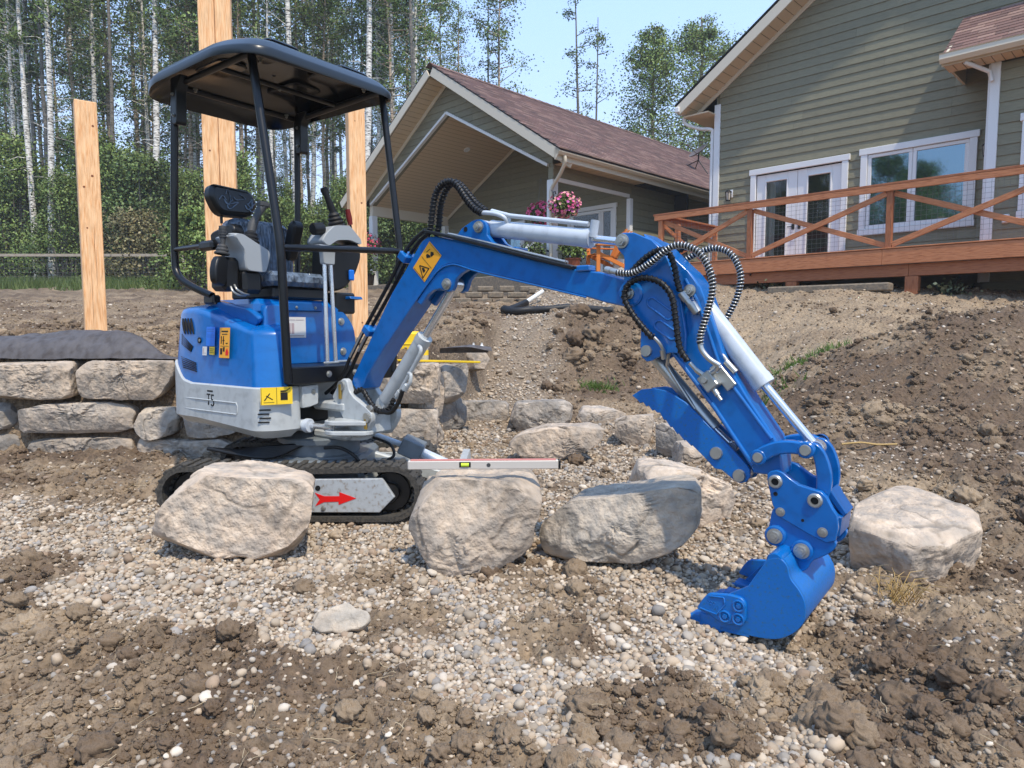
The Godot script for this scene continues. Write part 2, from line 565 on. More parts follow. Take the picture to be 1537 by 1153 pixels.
func setup_noise() -> void:
	n_big.noise_type = FastNoiseLite.TYPE_SIMPLEX_SMOOTH
	n_big.frequency = 0.35
	n_big.seed = 3
	n_big.fractal_octaves = 3
	n_mid.noise_type = FastNoiseLite.TYPE_SIMPLEX_SMOOTH
	n_mid.frequency = 1.7
	n_mid.seed = 7
	n_mid.fractal_octaves = 3
	n_fine.noise_type = FastNoiseLite.TYPE_SIMPLEX_SMOOTH
	n_fine.frequency = 8.0
	n_fine.seed = 11
	n_fine.fractal_octaves = 4
	n_clod.noise_type = FastNoiseLite.TYPE_CELLULAR
	n_clod.cellular_return_type = FastNoiseLite.RETURN_DISTANCE
	n_clod.frequency = 7.0
	n_clod.seed = 15
	n_clod.fractal_type = FastNoiseLite.FRACTAL_FBM
	n_clod.fractal_octaves = 2
	n_clod.domain_warp_enabled = true
	n_clod.domain_warp_amplitude = 0.12
	n_clod.domain_warp_frequency = 6.0

static func pieces(d: float, xs: Array, ys: Array) -> float:
	if d <= xs[0]:
		return ys[0]
	for i in xs.size() - 1:
		if d < xs[i + 1]:
			var t: float = (d - xs[i]) / (xs[i + 1] - xs[i])
			return lerpf(ys[i], ys[i + 1], t)
	return ys[-1]

const MID_D := [6.4, 8.0, 9.4, 10.5, 12.5, 14.5, 17.0, 25.0, 60.0]
const MID_Y := [0.0, 0.33, 1.08, 1.20, 1.62, 2.10, 2.18, 2.3, 3.2]
const RGT_D := [2.9, 5.0, 7.0, 11.0, 14.0, 18.0, 60.0]
const RGT_Y := [0.0, 0.42, 0.8, 1.5, 1.75, 2.0, 3.2]
const TER_D := [5.0, 8.0, 15.0, 25.0, 60.0]
const TER_Y := [0.70, 0.93, 1.6, 2.4, 3.4]

func terrace(x: float, d: float) -> float:
	var wx := -0.82 + maxf(d - 5.2, 0.0) * 0.17
	return smoothstep(5.02, 5.2, d) * smoothstep(wx + 0.05, wx - 0.1, x)

func base_height(x: float, z: float) -> float:
	var d := -z
	var a := x / maxf(d, 0.6)
	var h := pieces(d, MID_D, MID_Y)
	var wr := smoothstep(0.2, 0.5, a) * smoothstep(1.5, 3.2, d)
	if wr > 0.0:
		h = lerpf(h, pieces(d, RGT_D, RGT_Y), wr)
	var t := terrace(x, d)
	if t > 0.0:
		h = lerpf(h, pieces(d, TER_D, TER_Y), t)
	# mound of fresh soil at the right
	if x > 1.6 and d > 2.5 and d < 9.0:
		var e := (d - 5.6 - 0.12 * (x - 3.0)) / (0.95 if d < 5.6 else 0.7)
		h += 0.52 * smoothstep(1.8, 4.0, x) * exp(-e * e)
	# the bucket has pressed a shallow hollow
	if d < 3.2 and x > 0.2:
		h -= 0.085 * exp(-((x - 0.93) * (x - 0.93) + (d - 2.12) * (d - 2.12)) / 0.16)
	# ragged bank beside the path
	if d > 7.0 and d < 12.0 and x > 0.0 and x < 3.4:
		var w := smoothstep(7.2, 8.4, d) * smoothstep(9.9, 9.0, d) * smoothstep(0.0, 0.5, x) * smoothstep(3.4, 2.4, x)
		h += w * (0.04 + 0.24 * n_mid.get_noise_2d(x * 0.8, d * 0.8))
	return h

# 0 = washed gravel, 1 = bare soil
func soil_at(x: float, z: float) -> float:
	var d := -z
	var a := x / maxf(d, 0.6)
	var nz := n_mid.get_noise_2d(x, z) * 0.32 + n_fine.get_noise_2d(x * 0.6, z * 0.6) * 0.16
	var s := 0.0
	# soil strip in the foreground
	var db := pieces(x, [-1.9, -1.35, -0.3, 0.0, 0.35], [2.35, 2.12, 1.90, 1.55, 1.15])
	s = maxf(s, smoothstep(-0.07, 0.07, db - d + nz * 0.55))
	# patches of soil that lie on the gravel
	for p in [Vector3(-1.85, 2.55, 0.22), Vector3(0.12, 2.0, 0.16), Vector3(0.36, 1.62, 0.22), Vector3(-0.32, 2.12, 0.13), Vector3(1.05, 2.05, 0.14), Vector3(0.75, 1.72, 0.13)]:
		s = maxf(s, smoothstep(0.08, -0.05, Vector2(x, d).distance_to(Vector2(p.x, p.y)) - p.z + nz * 0.35))
	# traces of soil trodden into the gravel
	s = maxf(s, 0.6 * smoothstep(0.28, 0.62, n_mid.get_noise_2d(x * 0.55 + 9.0, z * 0.55) + nz * 0.5))
	# right of the bucket
	s = maxf(s, smoothstep(-0.1, 0.12, x - (0.72 + (d - 1.48) * 0.54) + nz * 0.7) * smoothstep(4.6, 3.6, d))
	s = maxf(s, smoothstep(0.19, 0.34, a + nz * 0.14) * smoothstep(3.0, 4.2, d))
	# behind the stones at left, and the ring
	if d > 3.3:
		s = maxf(s, smoothstep(-1.75, -2.05, x - (d - 3.8) * 0.1 + nz * 0.5) * smoothstep(3.45, 3.85, d + nz * 0.5))
	s = maxf(s, terrace(x, d))
	if d > 3.2 and d < 6.6:
		s = maxf(s, 0.5 * smoothstep(0.0, 0.35, nz + 0.08))
	if d > 6.6 and d < 12.5:
		s = maxf(s, smoothstep(0.0, 0.05, a - 0.045 - 0.11 * smoothstep(9.5, 12.0, d) + nz * 0.05))
	if d > 30.0:
		s = 1.0
	return s

func height(x: float, z: float, s: float) -> float:
	var d := -z
	var h := base_height(x, z)
	h += n_big.get_noise_2d(x, z) * 0.05 * clampf(d / 4.0, 0.3, 1.6)
	h += s * (n_mid.get_noise_2d(x * 1.6, z * 1.6) * 0.045 + 0.015)
	h += n_fine.get_noise_2d(x, z) * (0.008 + 0.024 * s)
	if s > 0.05:
		h += s * (0.03 - 0.075 * clampf(n_clod.get_noise_2d(x, z) + 1.0, 0.0, 0.9)) * 1.1
	return h

func ground_y(x: float, z: float) -> float:
	return height(x, z, soil_at(x, z))

func build_ground() -> void:
	setup_noise()
	var us := PackedFloat32Array()
	var u := -2.6
	while u < 2.6:
		us.append(u)
		u += 0.0058 if absf(u) < 0.86 else (0.012 if absf(u) < 1.2 else 0.06)
	us.append(2.6)
	var ds := PackedFloat32Array()
	var d := 0.55
	while d < 90.0:
		ds.append(d)
		d *= 1.0068 if d < 15.0 else 1.03
	ds.append(90.0)
	var K := us.size()
	var R := ds.size()
	var V := PackedVector3Array(); V.resize(K * R)
	var N := PackedVector3Array(); N.resize(K * R)
	var C := PackedColorArray(); C.resize(K * R)
	var dark := Color(0.19, 0.127, 0.078)
	var dry := Color(0.48, 0.355, 0.225)
	var grav := Color(0.36, 0.275, 0.19)
	for i in R:
		var dd := ds[i]
		for j in K:
			var x := us[j] * maxf(dd, 0.9)
			var s := soil_at(x, -dd)
			var nz := n_mid.get_noise_2d(x * 0.7 + 40.0, dd * 0.7)
			var dryness := clampf(0.42 + nz * 0.9, 0.0, 1.0)
			var a := x / dd
			if dd > 3.0 and a > 0.2:
				# pale trodden soil in front of the deck, dark fresh soil on the mound
				var fresh := smoothstep(1.6, 2.6, x) * smoothstep(6.6, 5.6, dd - 0.12 * (x - 3.0)) * smoothstep(3.2, 4.0, dd)
				dryness = clampf(dryness + smoothstep(4.6, 6.5, dd) * 0.55 - fresh * 0.55, 0.0, 1.0)
			if dd > 7.0 and dd < 11.0 and a > 0.03 and a < 0.3:
				dryness *= 1.0 - 0.75 * smoothstep(7.0, 7.8, dd) * smoothstep(10.4, 9.4, dd) * smoothstep(0.03, 0.06, a) * smoothstep(0.28, 0.2, a)
			var c := dark.lerp(dry, dryness)
			c = grav.lerp(c, s) * (1.0 + 0.18 * n_fine.get_noise_2d(x * 0.5, dd * 0.5))
			if dd > 23.0:
				c = c.lerp(Color(0.06, 0.085, 0.03), smoothstep(23.0, 26.0, dd))
			V[i * K + j] = Vector3(x, height(x, -dd, s), -dd)
			C[i * K + j] = Color(c.r, c.g, c.b, 1.0)
	for i in R:
		for j in K:
			var e := V[i * K + mini(j + 1, K - 1)] - V[i * K + maxi(j - 1, 0)]
			var f := V[mini(i + 1, R - 1) * K + j] - V[maxi(i - 1, 0) * K + j]
			N[i * K + j] = e.cross(f).normalized()
	var I := PackedInt32Array()
	I.resize((K - 1) * (R - 1) * 6)
	var k := 0
	for i in R - 1:
		for j in K - 1:
			var p := i * K + j
			I[k] = p; I[k + 1] = p + K + 1; I[k + 2] = p + 1
			I[k + 3] = p; I[k + 4] = p + K; I[k + 5] = p + K + 1
			k += 6
	var arr := []
	arr.resize(Mesh.ARRAY_MAX)
	arr[Mesh.ARRAY_VERTEX] = V
	arr[Mesh.ARRAY_NORMAL] = N
	arr[Mesh.ARRAY_COLOR] = C
	arr[Mesh.ARRAY_INDEX] = I
	var m := ArrayMesh.new()
	m.add_surface_from_arrays(Mesh.PRIMITIVE_TRIANGLES, arr)
	struct("ground", m, M.soil)
	# the wider land, coarse, below and around
	var b := MB.new()
	b.col = Color(0.10, 0.10, 0.05)
	var gd := []
	for i in 41:
		var row := []
		for j in 41:
			var x := (j - 20) * 12.0
			var z := 120.0 - i * 9.0
			row.append(Vector3(x, -0.35 + (clampf((-z - 20.0) / 60.0, 0.0, 1.0) * 2.0 if z < 0 else 0.0), z))
		gd.append(row)
	b.grid(gd)
	struct("terrain", b, M.soil)

func pebble_mesh(seed_: int, flat: float) -> ArrayMesh:
	var rng := RandomNumberGenerator.new()
	rng.seed = seed_
	var n := FastNoiseLite.new()
	n.seed = seed_
	n.frequency = 0.9
	var b := MB.new()
	var gd := []
	var ex := rng.randf_range(0.7, 1.0)
	for i in 6:
		var row := []
		for j in 8:
			var t := PI * i / 5.0
			var p := PI2 * j / 8.0
			var v := Vector3(sin(t) * cos(p), -cos(t), sin(t) * sin(p))
			var r := 0.5 * (1.0 + 0.35 * n.get_noise_3dv(v))
			row.append(Vector3(v.x * r, v.y * r * flat, v.z * r * ex))
		gd.append(row)
	b.grid(gd, true)
	return b.mesh()

func clod_mesh(seed_: int) -> ArrayMesh:
	var n := FastNoiseLite.new()
	n.seed = seed_
	n.frequency = 1.5
	n.fractal_octaves = 5
	n.fractal_gain = 0.8
	n.fractal_type = FastNoiseLite.FRACTAL_RIDGED if seed_ % 2 == 0 else FastNoiseLite.FRACTAL_FBM
	var b := MB.new()
	var gd := []
	for i in 17:
		var row := []
		for j in 24:
			var t := PI * i / 16.0
			var p := PI2 * j / 24.0
			var v := Vector3(sin(t) * cos(p), -cos(t), sin(t) * sin(p))
			var r := 0.5 * (1.0 + 0.75 * n.get_noise_3dv(v))
			row.append(Vector3(v.x * r, v.y * r * 0.75, v.z * r * 0.9))
		gd.append(row)
	b.grid(gd, true)
	return b.mesh()

func scatter(called: String, meshes: Array, material: Material, total: int, seed_: int, pick: Callable) -> void:
	var rng := RandomNumberGenerator.new()
	rng.seed = seed_
	var bufs := []
	for m in meshes:
		bufs.append(PackedFloat32Array())
	for i in total:
		# even over the area the lens sees at each distance: many near, few far
		var d := exp(rng.randf_range(log(1.0), log(13.0)))
		var x := rng.randf_range(-1.15, 1.1) * d
		var r: Array = pick.call(x, d, rng)   # [size, sink, colour] or empty
		if r.is_empty():
			continue
		var sz: float = r[0]
		var bs := Basis.from_euler(Vector3(rng.randf_range(-0.5, 0.5), rng.randf() * PI2, rng.randf_range(-0.5, 0.5))).scaled(Vector3(sz, sz, sz))
		var y: float = r[3] + sz * r[1]
		var c: Color = r[2]
		var b: PackedFloat32Array = bufs[i % meshes.size()]
		b.append_array(PackedFloat32Array([bs.x.x, bs.y.x, bs.z.x, x, bs.x.y, bs.y.y, bs.z.y, y, bs.x.z, bs.y.z, bs.z.z, -d, c.r, c.g, c.b, 1.0]))
		bufs[i % meshes.size()] = b
	for k in meshes.size():
		var mm := MultiMesh.new()
		mm.transform_format = MultiMesh.TRANSFORM_3D
		mm.use_colors = true
		mm.mesh = meshes[k]
		mm.instance_count = bufs[k].size() / 16
		mm.buffer = bufs[k]
		var o := MultiMeshInstance3D.new()
		o.name = numbered(called)
		o.multimesh = mm
		o.material_override = material
		add_child(o)
		o.set_meta("kind", "stuff")

func build_loose_ground() -> void:
	var tones := [Color(0.42, 0.325, 0.225), Color(0.36, 0.29, 0.21), Color(0.47, 0.385, 0.285), Color(0.34, 0.295, 0.24), Color(0.55, 0.47, 0.37), Color(0.31, 0.22, 0.145), Color(0.29, 0.262, 0.23)]
	var pebbles := []
	for k in 6:
		pebbles.append(pebble_mesh(100 + k, 0.5 + 0.07 * k))
	var pick_pebble := func(x: float, d: float, rng: RandomNumberGenerator) -> Array:
		var s := soil_at(x, -d)
		if rng.randf() < s * (0.93 if d < 3.6 else 0.93):
			return []
		if d > 6.4 and rng.randf() < 0.2:
			return []
		var sz := rng.randf_range(0.008, 0.019) * (0.85 + 0.13 * d)
		if rng.randf() < 0.10:
			sz *= rng.randf_range(1.3, 2.3)
		var q := rng.randf()
		var c: Color = tones[int(q * q * 6.999)]
		if rng.randf() < 0.3:
			c = tones[rng.randi() % 7]
		c = c * rng.randf_range(0.8, 1.2)
		return [sz, rng.randf_range(-0.05, 0.42) * (1.0 - s), c, height(x, -d, s)]
	scatter("gravel", pebbles, M.pebble, 245000, 77, pick_pebble)
	var clods := []
	for k in 5:
		clods.append(clod_mesh(200 + k))
	var pick_clod := func(x: float, d: float, rng: RandomNumberGenerator) -> Array:
		var s := soil_at(x, -d)
		if rng.randf() > s * 0.9 + 0.01:
			return []
		var q := rng.randf()
		var rough := 0.7 + n_big.get_noise_2d(x * 2.0, d * 2.0) * 0.8
		if x / d > 0.2 and d > 6.2 or (d > 5.0 and x < -0.8 and d > 9.0):
			rough *= 0.45
		var sz := (0.007 + 0.028 * pow(q, 5.0) + (0.05 * rng.randf() if q > 0.99 else 0.0)) * maxf(rough, 0.3) * (0.8 + 0.17 * d)
		if d > 7.4 and d < 10.0 and x / d > 0.04 and x / d < 0.26:
			sz *= 1.7
		var dry := clampf(0.3 + n_mid.get_noise_2d(x * 0.7 + 40.0, d * 0.7) * 0.9 + rng.randf_range(-0.2, 0.3), 0.0, 1.0)
		var c := Color(0.19, 0.127, 0.078).lerp(Color(0.49, 0.365, 0.235), dry)
		return [sz, rng.randf_range(0.0, 0.25), c, height(x, -d, s)]
	scatter("soil_clods", clods, M.clod, 150000, 78, pick_clod)
	# dry stalks and root ends
	var stalk := MB.new()
	stalk.tube(smooth3([Vector3(-0.5, 0, 0), Vector3(-0.15, 0.06, 0.05), Vector3(0.2, 0.02, -0.04), Vector3(0.5, 0.05, 0.03)], 3), 0.016, 4)
	var pick_stalk := func(x: float, d: float, rng: RandomNumberGenerator) -> Array:
		var s := soil_at(x, -d)
		if rng.randf() > s:
			return []
		var c := Color(0.50, 0.39, 0.24) * rng.randf_range(0.5, 1.1)
		return [rng.randf_range(0.02, 0.07) * (0.8 + 0.12 * d), 0.06, c, height(x, -d, s) + 0.008]
	scatter("dry_stalks", [stalk.mesh()], M.pebble, 1800, 79, pick_stalk)
# ---------------------------------------------------------------- houses
const FLOOR_Y := 2.2
const MAIN_AT := Vector3(4.6, 2.2, -15.9)
const PORCH_AT := Vector3(0.94, 2.2, -16.1)
const HOUSE_TURN := -PI / 4.0

# lap siding: every course is clipped to the wall's outline and round its openings, one board per piece
func siding(parent: Node3D, region: PackedVector2Array, openings: Array, y0: float, course: float, zp: float, xf := Transform3D(), seed_ := 1) -> void:
	var rng := RandomNumberGenerator.new()
	rng.seed = seed_
	var lo := region[0]
	var hi := region[0]
	for p in region:
		lo = Vector2(minf(lo.x, p.x), minf(lo.y, p.y))
		hi = Vector2(maxf(hi.x, p.x), maxf(hi.y, p.y))
	var y := y0
	while y < hi.y:
		if y + course > lo.y:
			# butt joints at random places
			var xs := [lo.x - 0.01]
			var xx := lo.x + rng.randf_range(1.0, 3.4)
			while xx < hi.x - 0.6:
				xs.append(xx)
				xx += rng.randf_range(2.4, 3.66)
			xs.append(hi.x + 0.01)
			for k in xs.size() - 1:
				var band := v2([xs[k] + 0.001, y, xs[k + 1] - 0.001, y, xs[k + 1] - 0.001, y + course, xs[k] + 0.001, y + course])
				var parts: Array = Geometry2D.intersect_polygons(band, region)
				for o in openings:
					var nxt := []
					for p in parts:
						nxt.append_array(Geometry2D.clip_polygons(p, o))
					parts = nxt
				for p in parts:
					if p.size() < 3:
						continue
					var m := MB.new()
					lap_board(m, p, y, course, zp)
					put(parent, "siding_board", m, M["siding_%d" % (rng.randi() % 4)], "", xf)
		y += course

func lap_board(m: MB, p: PackedVector2Array, y: float, course: float, zp: float) -> void:
	var ar := 0.0
	for i in p.size():
		ar += p[i].cross(p[(i + 1) % p.size()])
	if ar < 0:
		p.reverse()
	var f := func(q: Vector2) -> Vector3:
		return Vector3(q.x, q.y, zp + 0.004 + 0.016 * (1.0 - (q.y - y) / course))
	var idx := Geometry2D.triangulate_polygon(p)
	var k := 0
	while k + 2 < idx.size():
		var a := p[idx[k]]; var b := p[idx[k + 1]]; var c := p[idx[k + 2]]
		if (b - a).cross(c - a) < 0:
			var t := b; b = c; c = t
		m.t3(f.call(a), f.call(b), f.call(c))
		k += 3
	for i in p.size():
		var a := p[i]; var b := p[(i + 1) % p.size()]
		m.q4(Vector3(a.x, a.y, zp - 0.02), Vector3(b.x, b.y, zp - 0.02), f.call(b), f.call(a))

# one shingle tab, butt edge towards `down`
func shingle_tab(m: MB, o: Vector3, along: Vector3, up: Vector3, n: Vector3, w: float, expo: float) -> void:
	var a := o + n * 0.014
	var b := o + along * w + n * 0.014
	var c := o + along * w + up * (expo + 0.02) + n * 0.004
	var d := o + up * (expo + 0.02) + n * 0.004
	m.q4(a, b, c, d)
	m.q4(o, o + along * w, b, a)
	m.q4(o, a, d, o + up * (expo + 0.02))
	m.q4(o + along * w, o + along * w + up * (expo + 0.02), c, b)

func shingle_colour(rng: RandomNumberGenerator) -> Color:
	var c := Color(0.155, 0.088, 0.072).lerp(Color(0.085, 0.055, 0.05), rng.randf() * rng.randf())
	if rng.randf() < 0.25:
		c = Color(0.20, 0.125, 0.10)
	return c * rng.randf_range(1.15, 1.6)

# a white framed opening: casing boards round it, in the wall plane z = zp
func casing(parent: Node3D, x0: float, y0: float, x1: float, y1: float, w: float, zp: float, sill := true) -> Node3D:
	var m := MB.new()
	m.box(Vector3((x0 + x1) / 2, y1 - w / 2, zp + 0.03), Vector3(x1 - x0 + 0.06, w, 0.06), 0.006)
	m.box(Vector3(x0 + w / 2, (y0 + y1) / 2, zp + 0.026), Vector3(w, y1 - y0 - w * (2 if sill else 1) - 0.002, 0.05), 0.005)
	m.box(Vector3(x1 - w / 2, (y0 + y1) / 2, zp + 0.026), Vector3(w, y1 - y0 - w * (2 if sill else 1) - 0.002, 0.05), 0.005)
	if not sill:
		m = MB.new()
		m.box(Vector3((x0 + x1) / 2, y1 - w / 2, zp + 0.03), Vector3(x1 - x0 + 0.06, w, 0.06), 0.006)
		m.box(Vector3(x0 + w / 2, (y0 + y1 - w) / 2 - 0.001, zp + 0.026), Vector3(w, y1 - y0 - w - 0.002, 0.05), 0.005)
		m.box(Vector3(x1 - w / 2, (y0 + y1 - w) / 2 - 0.001, zp + 0.026), Vector3(w, y1 - y0 - w - 0.002, 0.05), 0.005)
	else:
		m.box(Vector3((x0 + x1) / 2, y0 + w / 2, zp + 0.03), Vector3(x1 - x0 + 0.03, w, 0.06), 0.006)
	return put(parent, "casing", m, M.trim_white)

func sash(parent: Node3D, x0: float, y0: float, x1: float, y1: float, w: float, zp: float, glass: Material, called := "sash") -> void:
	var m := MB.new()
	m.box(Vector3((x0 + x1) / 2, y1 - w / 2, zp), Vector3(x1 - x0, w, 0.05), 0.006)
	m.box(Vector3((x0 + x1) / 2, y0 + w / 2, zp), Vector3(x1 - x0, w, 0.05), 0.006)
	m.box(Vector3(x0 + w / 2, (y0 + y1) / 2, zp), Vector3(w, y1 - y0 - 2 * w - 0.002, 0.046), 0.006)
	m.box(Vector3(x1 - w / 2, (y0 + y1) / 2, zp), Vector3(w, y1 - y0 - 2 * w - 0.002, 0.046), 0.006)
	var s := put(parent, called, m, M.trim_white)
	var p := MB.new()
	p.box(Vector3((x0 + x1) / 2, (y0 + y1) / 2, zp - 0.004), Vector3(x1 - x0 - 2 * w + 0.006, y1 - y0 - 2 * w + 0.006, 0.006))
	put(s, "pane", p, glass)

func wall_panel(parent: Node3D, called: String, region: PackedVector2Array, z0: float, z1: float, material: Material, xf := Transform3D()) -> void:
	var m := MB.new()
	m.prism(region, z0, z1)
	put(parent, called, m, material, "", xf)

# gable soffit boards: strips across the overhang, running up the rake
func soffit_boards(parent: Node3D, a: Vector3, b: Vector3, across: Vector3, n: Vector3, w: float) -> void:
	var L := a.distance_to(b)
	var d := (b - a) / L
	var k := 0.0
	while k < L - 0.01:
		var w2 := minf(w, L - k)
		var m := MB.new()
		m.q4(a + d * (k + 0.006), a + d * (k + w2 - 0.006), a + d * (k + w2 - 0.006) + across, a + d * (k + 0.006) + across)
		m.q4(a + d * (k + w2 - 0.006) + n * 0.012, a + d * (k + w2 - 0.006), a + d * (k + w2 - 0.006) + across, a + d * (k + w2 - 0.006) + across + n * 0.012)
		put(parent, "soffit_board", m, M.soffit)
		k += w
	var m2 := MB.new()
	m2.q4(a + n * 0.013, b + n * 0.013, b + n * 0.013 + across, a + n * 0.013 + across)
	put(parent, "soffit_backing", m2, M.soffit_line)

func roof_slab(parent: Node3D, called: String, o: Vector3, along: Vector3, up: Vector3, n: Vector3, L: float, S: float, th: float, material: Material) -> void:
	var m := MB.new()
	m.X = Transform3D(Basis(along, up, n), o)
	m.box(Vector3(L / 2, S / 2, -th / 2), Vector3(L, S, th), 0.0)
	put(parent, called, m, material)

func wall_lamp(at: Vector3, label: String) -> void:
	var t := thing("wall_lantern", label, "wall lamp", at, HOUSE_TURN, "outdoor lanterns on the house wall")
	var m := MB.new()
	m.box(Vector3(0, 0, 0.012), Vector3(0.11, 0.17, 0.02), 0.004)
	put(t, "mounting_block", m, M.trim_white)
	m = MB.new()
	m.rod(Vector3(0, 0.05, 0.02), Vector3(0, 0.05, 0.11), 0.012, 8)
	m.lathe([Vector2(0, 0.02), Vector2(0.075, 0.02), Vector2(0.07, 0.035), Vector2(0.02, 0.075), Vector2(0.0, 0.08)], Vector3(0, 0.0, 0.12), Vector3.UP, 10)
	m.lathe([Vector2(0, -0.17), Vector2(0.05, -0.165), Vector2(0.05, -0.15), Vector2(0.0, -0.148)], Vector3(0, 0, 0.12), Vector3.UP, 10)
	for k in 6:
		var a := PI2 * k / 6
		m.rod(Vector3(cos(a) * 0.048, -0.155, 0.12 + sin(a) * 0.048), Vector3(cos(a) * 0.068, 0.02, 0.12 + sin(a) * 0.068), 0.006, 5)
	put(t, "lantern_frame", m, M.lamp_black)
	m = MB.new()
	m.lathe([Vector2(0.04, -0.15), Vector2(0.06, 0.018)], Vector3(0, 0, 0.12), Vector3.UP, 10)
	put(t, "lantern_glass", m, M.lamp_glass)

func to_main(p: Vector3) -> Vector3:
	return MAIN_AT + Basis(Vector3.UP, HOUSE_TURN) * p

func to_porch(p: Vector3) -> Vector3:
	return PORCH_AT + Basis(Vector3.UP, HOUSE_TURN) * p

func build_main_house() -> void:
	var t := thing("gabled_house", "big olive green house with white trim and french doors above the deck", "house", MAIN_AT, HOUSE_TURN)
	var pitch := 0.667
	var ridge_x := 5.2
	var wall_h := 3.98
	var W := ridge_x * 2.0
	var top := wall_h + pitch * ridge_x
	var gable := v2([0.0, -0.75, W, -0.75, W, wall_h, ridge_x, top, 0.0, wall_h])
	# openings: french door, wide window
	var door := v2([0.90, 0.0, 2.88, 0.0, 2.88, 2.14, 0.90, 2.14])
	var win := v2([3.16, 0.57, 5.02, 0.57, 5.02, 2.17, 3.16, 2.17])
	var holes := [door, win]
	var back := [gable]
	for o in holes:
		var nx := []
		for p in back:
			nx.append_array(Geometry2D.clip_polygons(p, o))
		back = nx
	# Geometry2D gives the holes as separate outlines, so build the sheathing from bands instead
	for r in [[0.0, -0.75, 0.90, 4.0], [2.88, -0.75, 3.16, 4.0], [5.02, -0.75, W, 4.0], [0.9, -0.75, 2.88, -0.01], [0.9, 2.15, 2.88, 4.0], [3.16, -0.75, 5.02, 0.56], [3.16, 2.18, 5.02, 4.0]]:
		wall_panel(t, "wall_sheathing", v2([r[0], r[1], r[2], r[1], r[2], r[3], r[0], r[3]]), -0.15, -0.02, M.siding_0)
	wall_panel(t, "wall_sheathing", v2([0.02, wall_h + 0.02, W - 0.02, wall_h + 0.02, ridge_x, top]), -0.15, -0.02, M.siding_0)
	var clad := v2([0.09, -0.5, 8.6, -0.5, 8.6, wall_h + pitch * (W - 8.6), ridge_x, top, 0.09, wall_h + 0.05])
	siding(t, clad, holes, -0.5, 0.168, 0.0, Transform3D(), 4)
	# left side wall and back
	var m := MB.new()
	m.box(Vector3(0.07, (wall_h - 0.75) / 2, -5.1), Vector3(0.12, wall_h + 0.7, 9.9))
	m.box(Vector3(W - 0.07, (wall_h - 0.75) / 2, -5.1), Vector3(0.12, wall_h + 0.7, 9.9))
	m.box(Vector3(ridge_x, (wall_h - 0.75) / 2, -10.1), Vector3(W, wall_h + 0.7, 0.12))
	put(t, "wall_sheathing", m, M.siding_1)
	siding(t, v2([-9.0, -0.5, -0.01, -0.5, -0.01, wall_h - 0.4, -9.0, wall_h - 0.4]), [], -0.5, 0.168, 0.0, Transform3D(Basis(Vector3(0, 0, 1), Vector3.UP, Vector3(-1, 0, 0)), Vector3(0.0, 0, 0)), 5)
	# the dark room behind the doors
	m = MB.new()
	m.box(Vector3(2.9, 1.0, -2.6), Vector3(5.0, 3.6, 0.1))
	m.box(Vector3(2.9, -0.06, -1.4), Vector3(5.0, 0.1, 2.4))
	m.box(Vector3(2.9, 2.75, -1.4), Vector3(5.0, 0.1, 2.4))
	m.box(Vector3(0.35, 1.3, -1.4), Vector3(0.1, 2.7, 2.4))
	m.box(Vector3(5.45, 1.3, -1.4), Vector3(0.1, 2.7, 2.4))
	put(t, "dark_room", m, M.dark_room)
	# corner boards
	for c in [[0.045, 0.0], [0.0, 0.0]]:
		pass
	m = MB.new()
	m.box(Vector3(0.05, (wall_h - 0.85) / 2, 0.018), Vector3(0.14, wall_h + 0.35, 0.05), 0.006)
	m.box(Vector3(-0.022, (wall_h - 0.85) / 2, -0.055), Vector3(0.045, wall_h + 0.35, 0.11), 0.006)
	put(t, "corner_board", m, M.trim_white)
	# roof: two slopes, fascias, soffits
	var cs := 1.0 / sqrt(1.0 + pitch * pitch)
	var upL := Vector3(cs, pitch * cs, 0)
	var nL := Vector3(-pitch * cs, cs, 0)
	var ov := 0.52
	var eave_x := -0.62
	var S := (ridge_x - eave_x) / cs
	var o := Vector3(eave_x, wall_h + pitch * eave_x, ov) + nL * 0.235
	roof_slab(t, "roof", o, Vector3(0, 0, -1), upL, Vector3(0, 0, -1).cross(upL) * 1.0, 11.2, S, 0.03, M.black_edge)
	var upR := Vector3(-cs, pitch * cs, 0)
	var nR := Vector3(pitch * cs, cs, 0)
	var oR := Vector3(W - eave_x, wall_h + pitch * eave_x, ov - 11.2) + nR * 0.235
	roof_slab(t, "roof", oR, Vector3(0, 0, 1), upR, nR, 11.2, S, 0.03, M.black_edge)
	for sd in [0, 1]:
		var u: Vector3 = upL if sd == 0 else upR
		var nn: Vector3 = nL if sd == 0 else nR
		var e := Vector3(eave_x if sd == 0 else W - eave_x, wall_h + pitch * eave_x, 0)
		m = MB.new()
		var fx := Transform3D(Basis(u, nn, u.cross(nn)), e)
		m.X = fx
		var zz := ov - 0.02 if sd == 0 else -(ov - 0.02)
		m.box(Vector3(S / 2, 0.10, zz), Vector3(S, 0.21, 0.04), 0.006)
		put(t, "rake_fascia", m, M.trim_cream)
		m = MB.new()
		m.X = fx
		m.box(Vector3(S / 2, -0.035, 0.03 if sd == 0 else -0.03), Vector3(S, 0.09, 0.03), 0.004)
		put(t, "frieze_board", m, M.trim_cream)
		if sd == 0:
			soffit_boards(t, e + Vector3(0, 0, 0.05) + u * 0.02, e + Vector3(0, 0, 0.05) + u * (S - 0.02), Vector3(0, 0, ov - 0.09), nn, 0.2)
	# boxed eave return and gutter along the left eave
	m = MB.new()
	m.box(Vector3(-0.31, wall_h - 0.45, -5.0 + ov / 2 - 0.05), Vector3(0.62, 0.03, 10.3))
	put(t, "eave_soffit", m, M.soffit)
	m = MB.new()
	m.box(Vector3(eave_x - 0.06, wall_h + pitch * eave_x + 0.10, -5.0 + ov / 2), Vector3(0.12, 0.13, 10.6), 0.02)
	put(t, "gutter", m, M.trim_white)
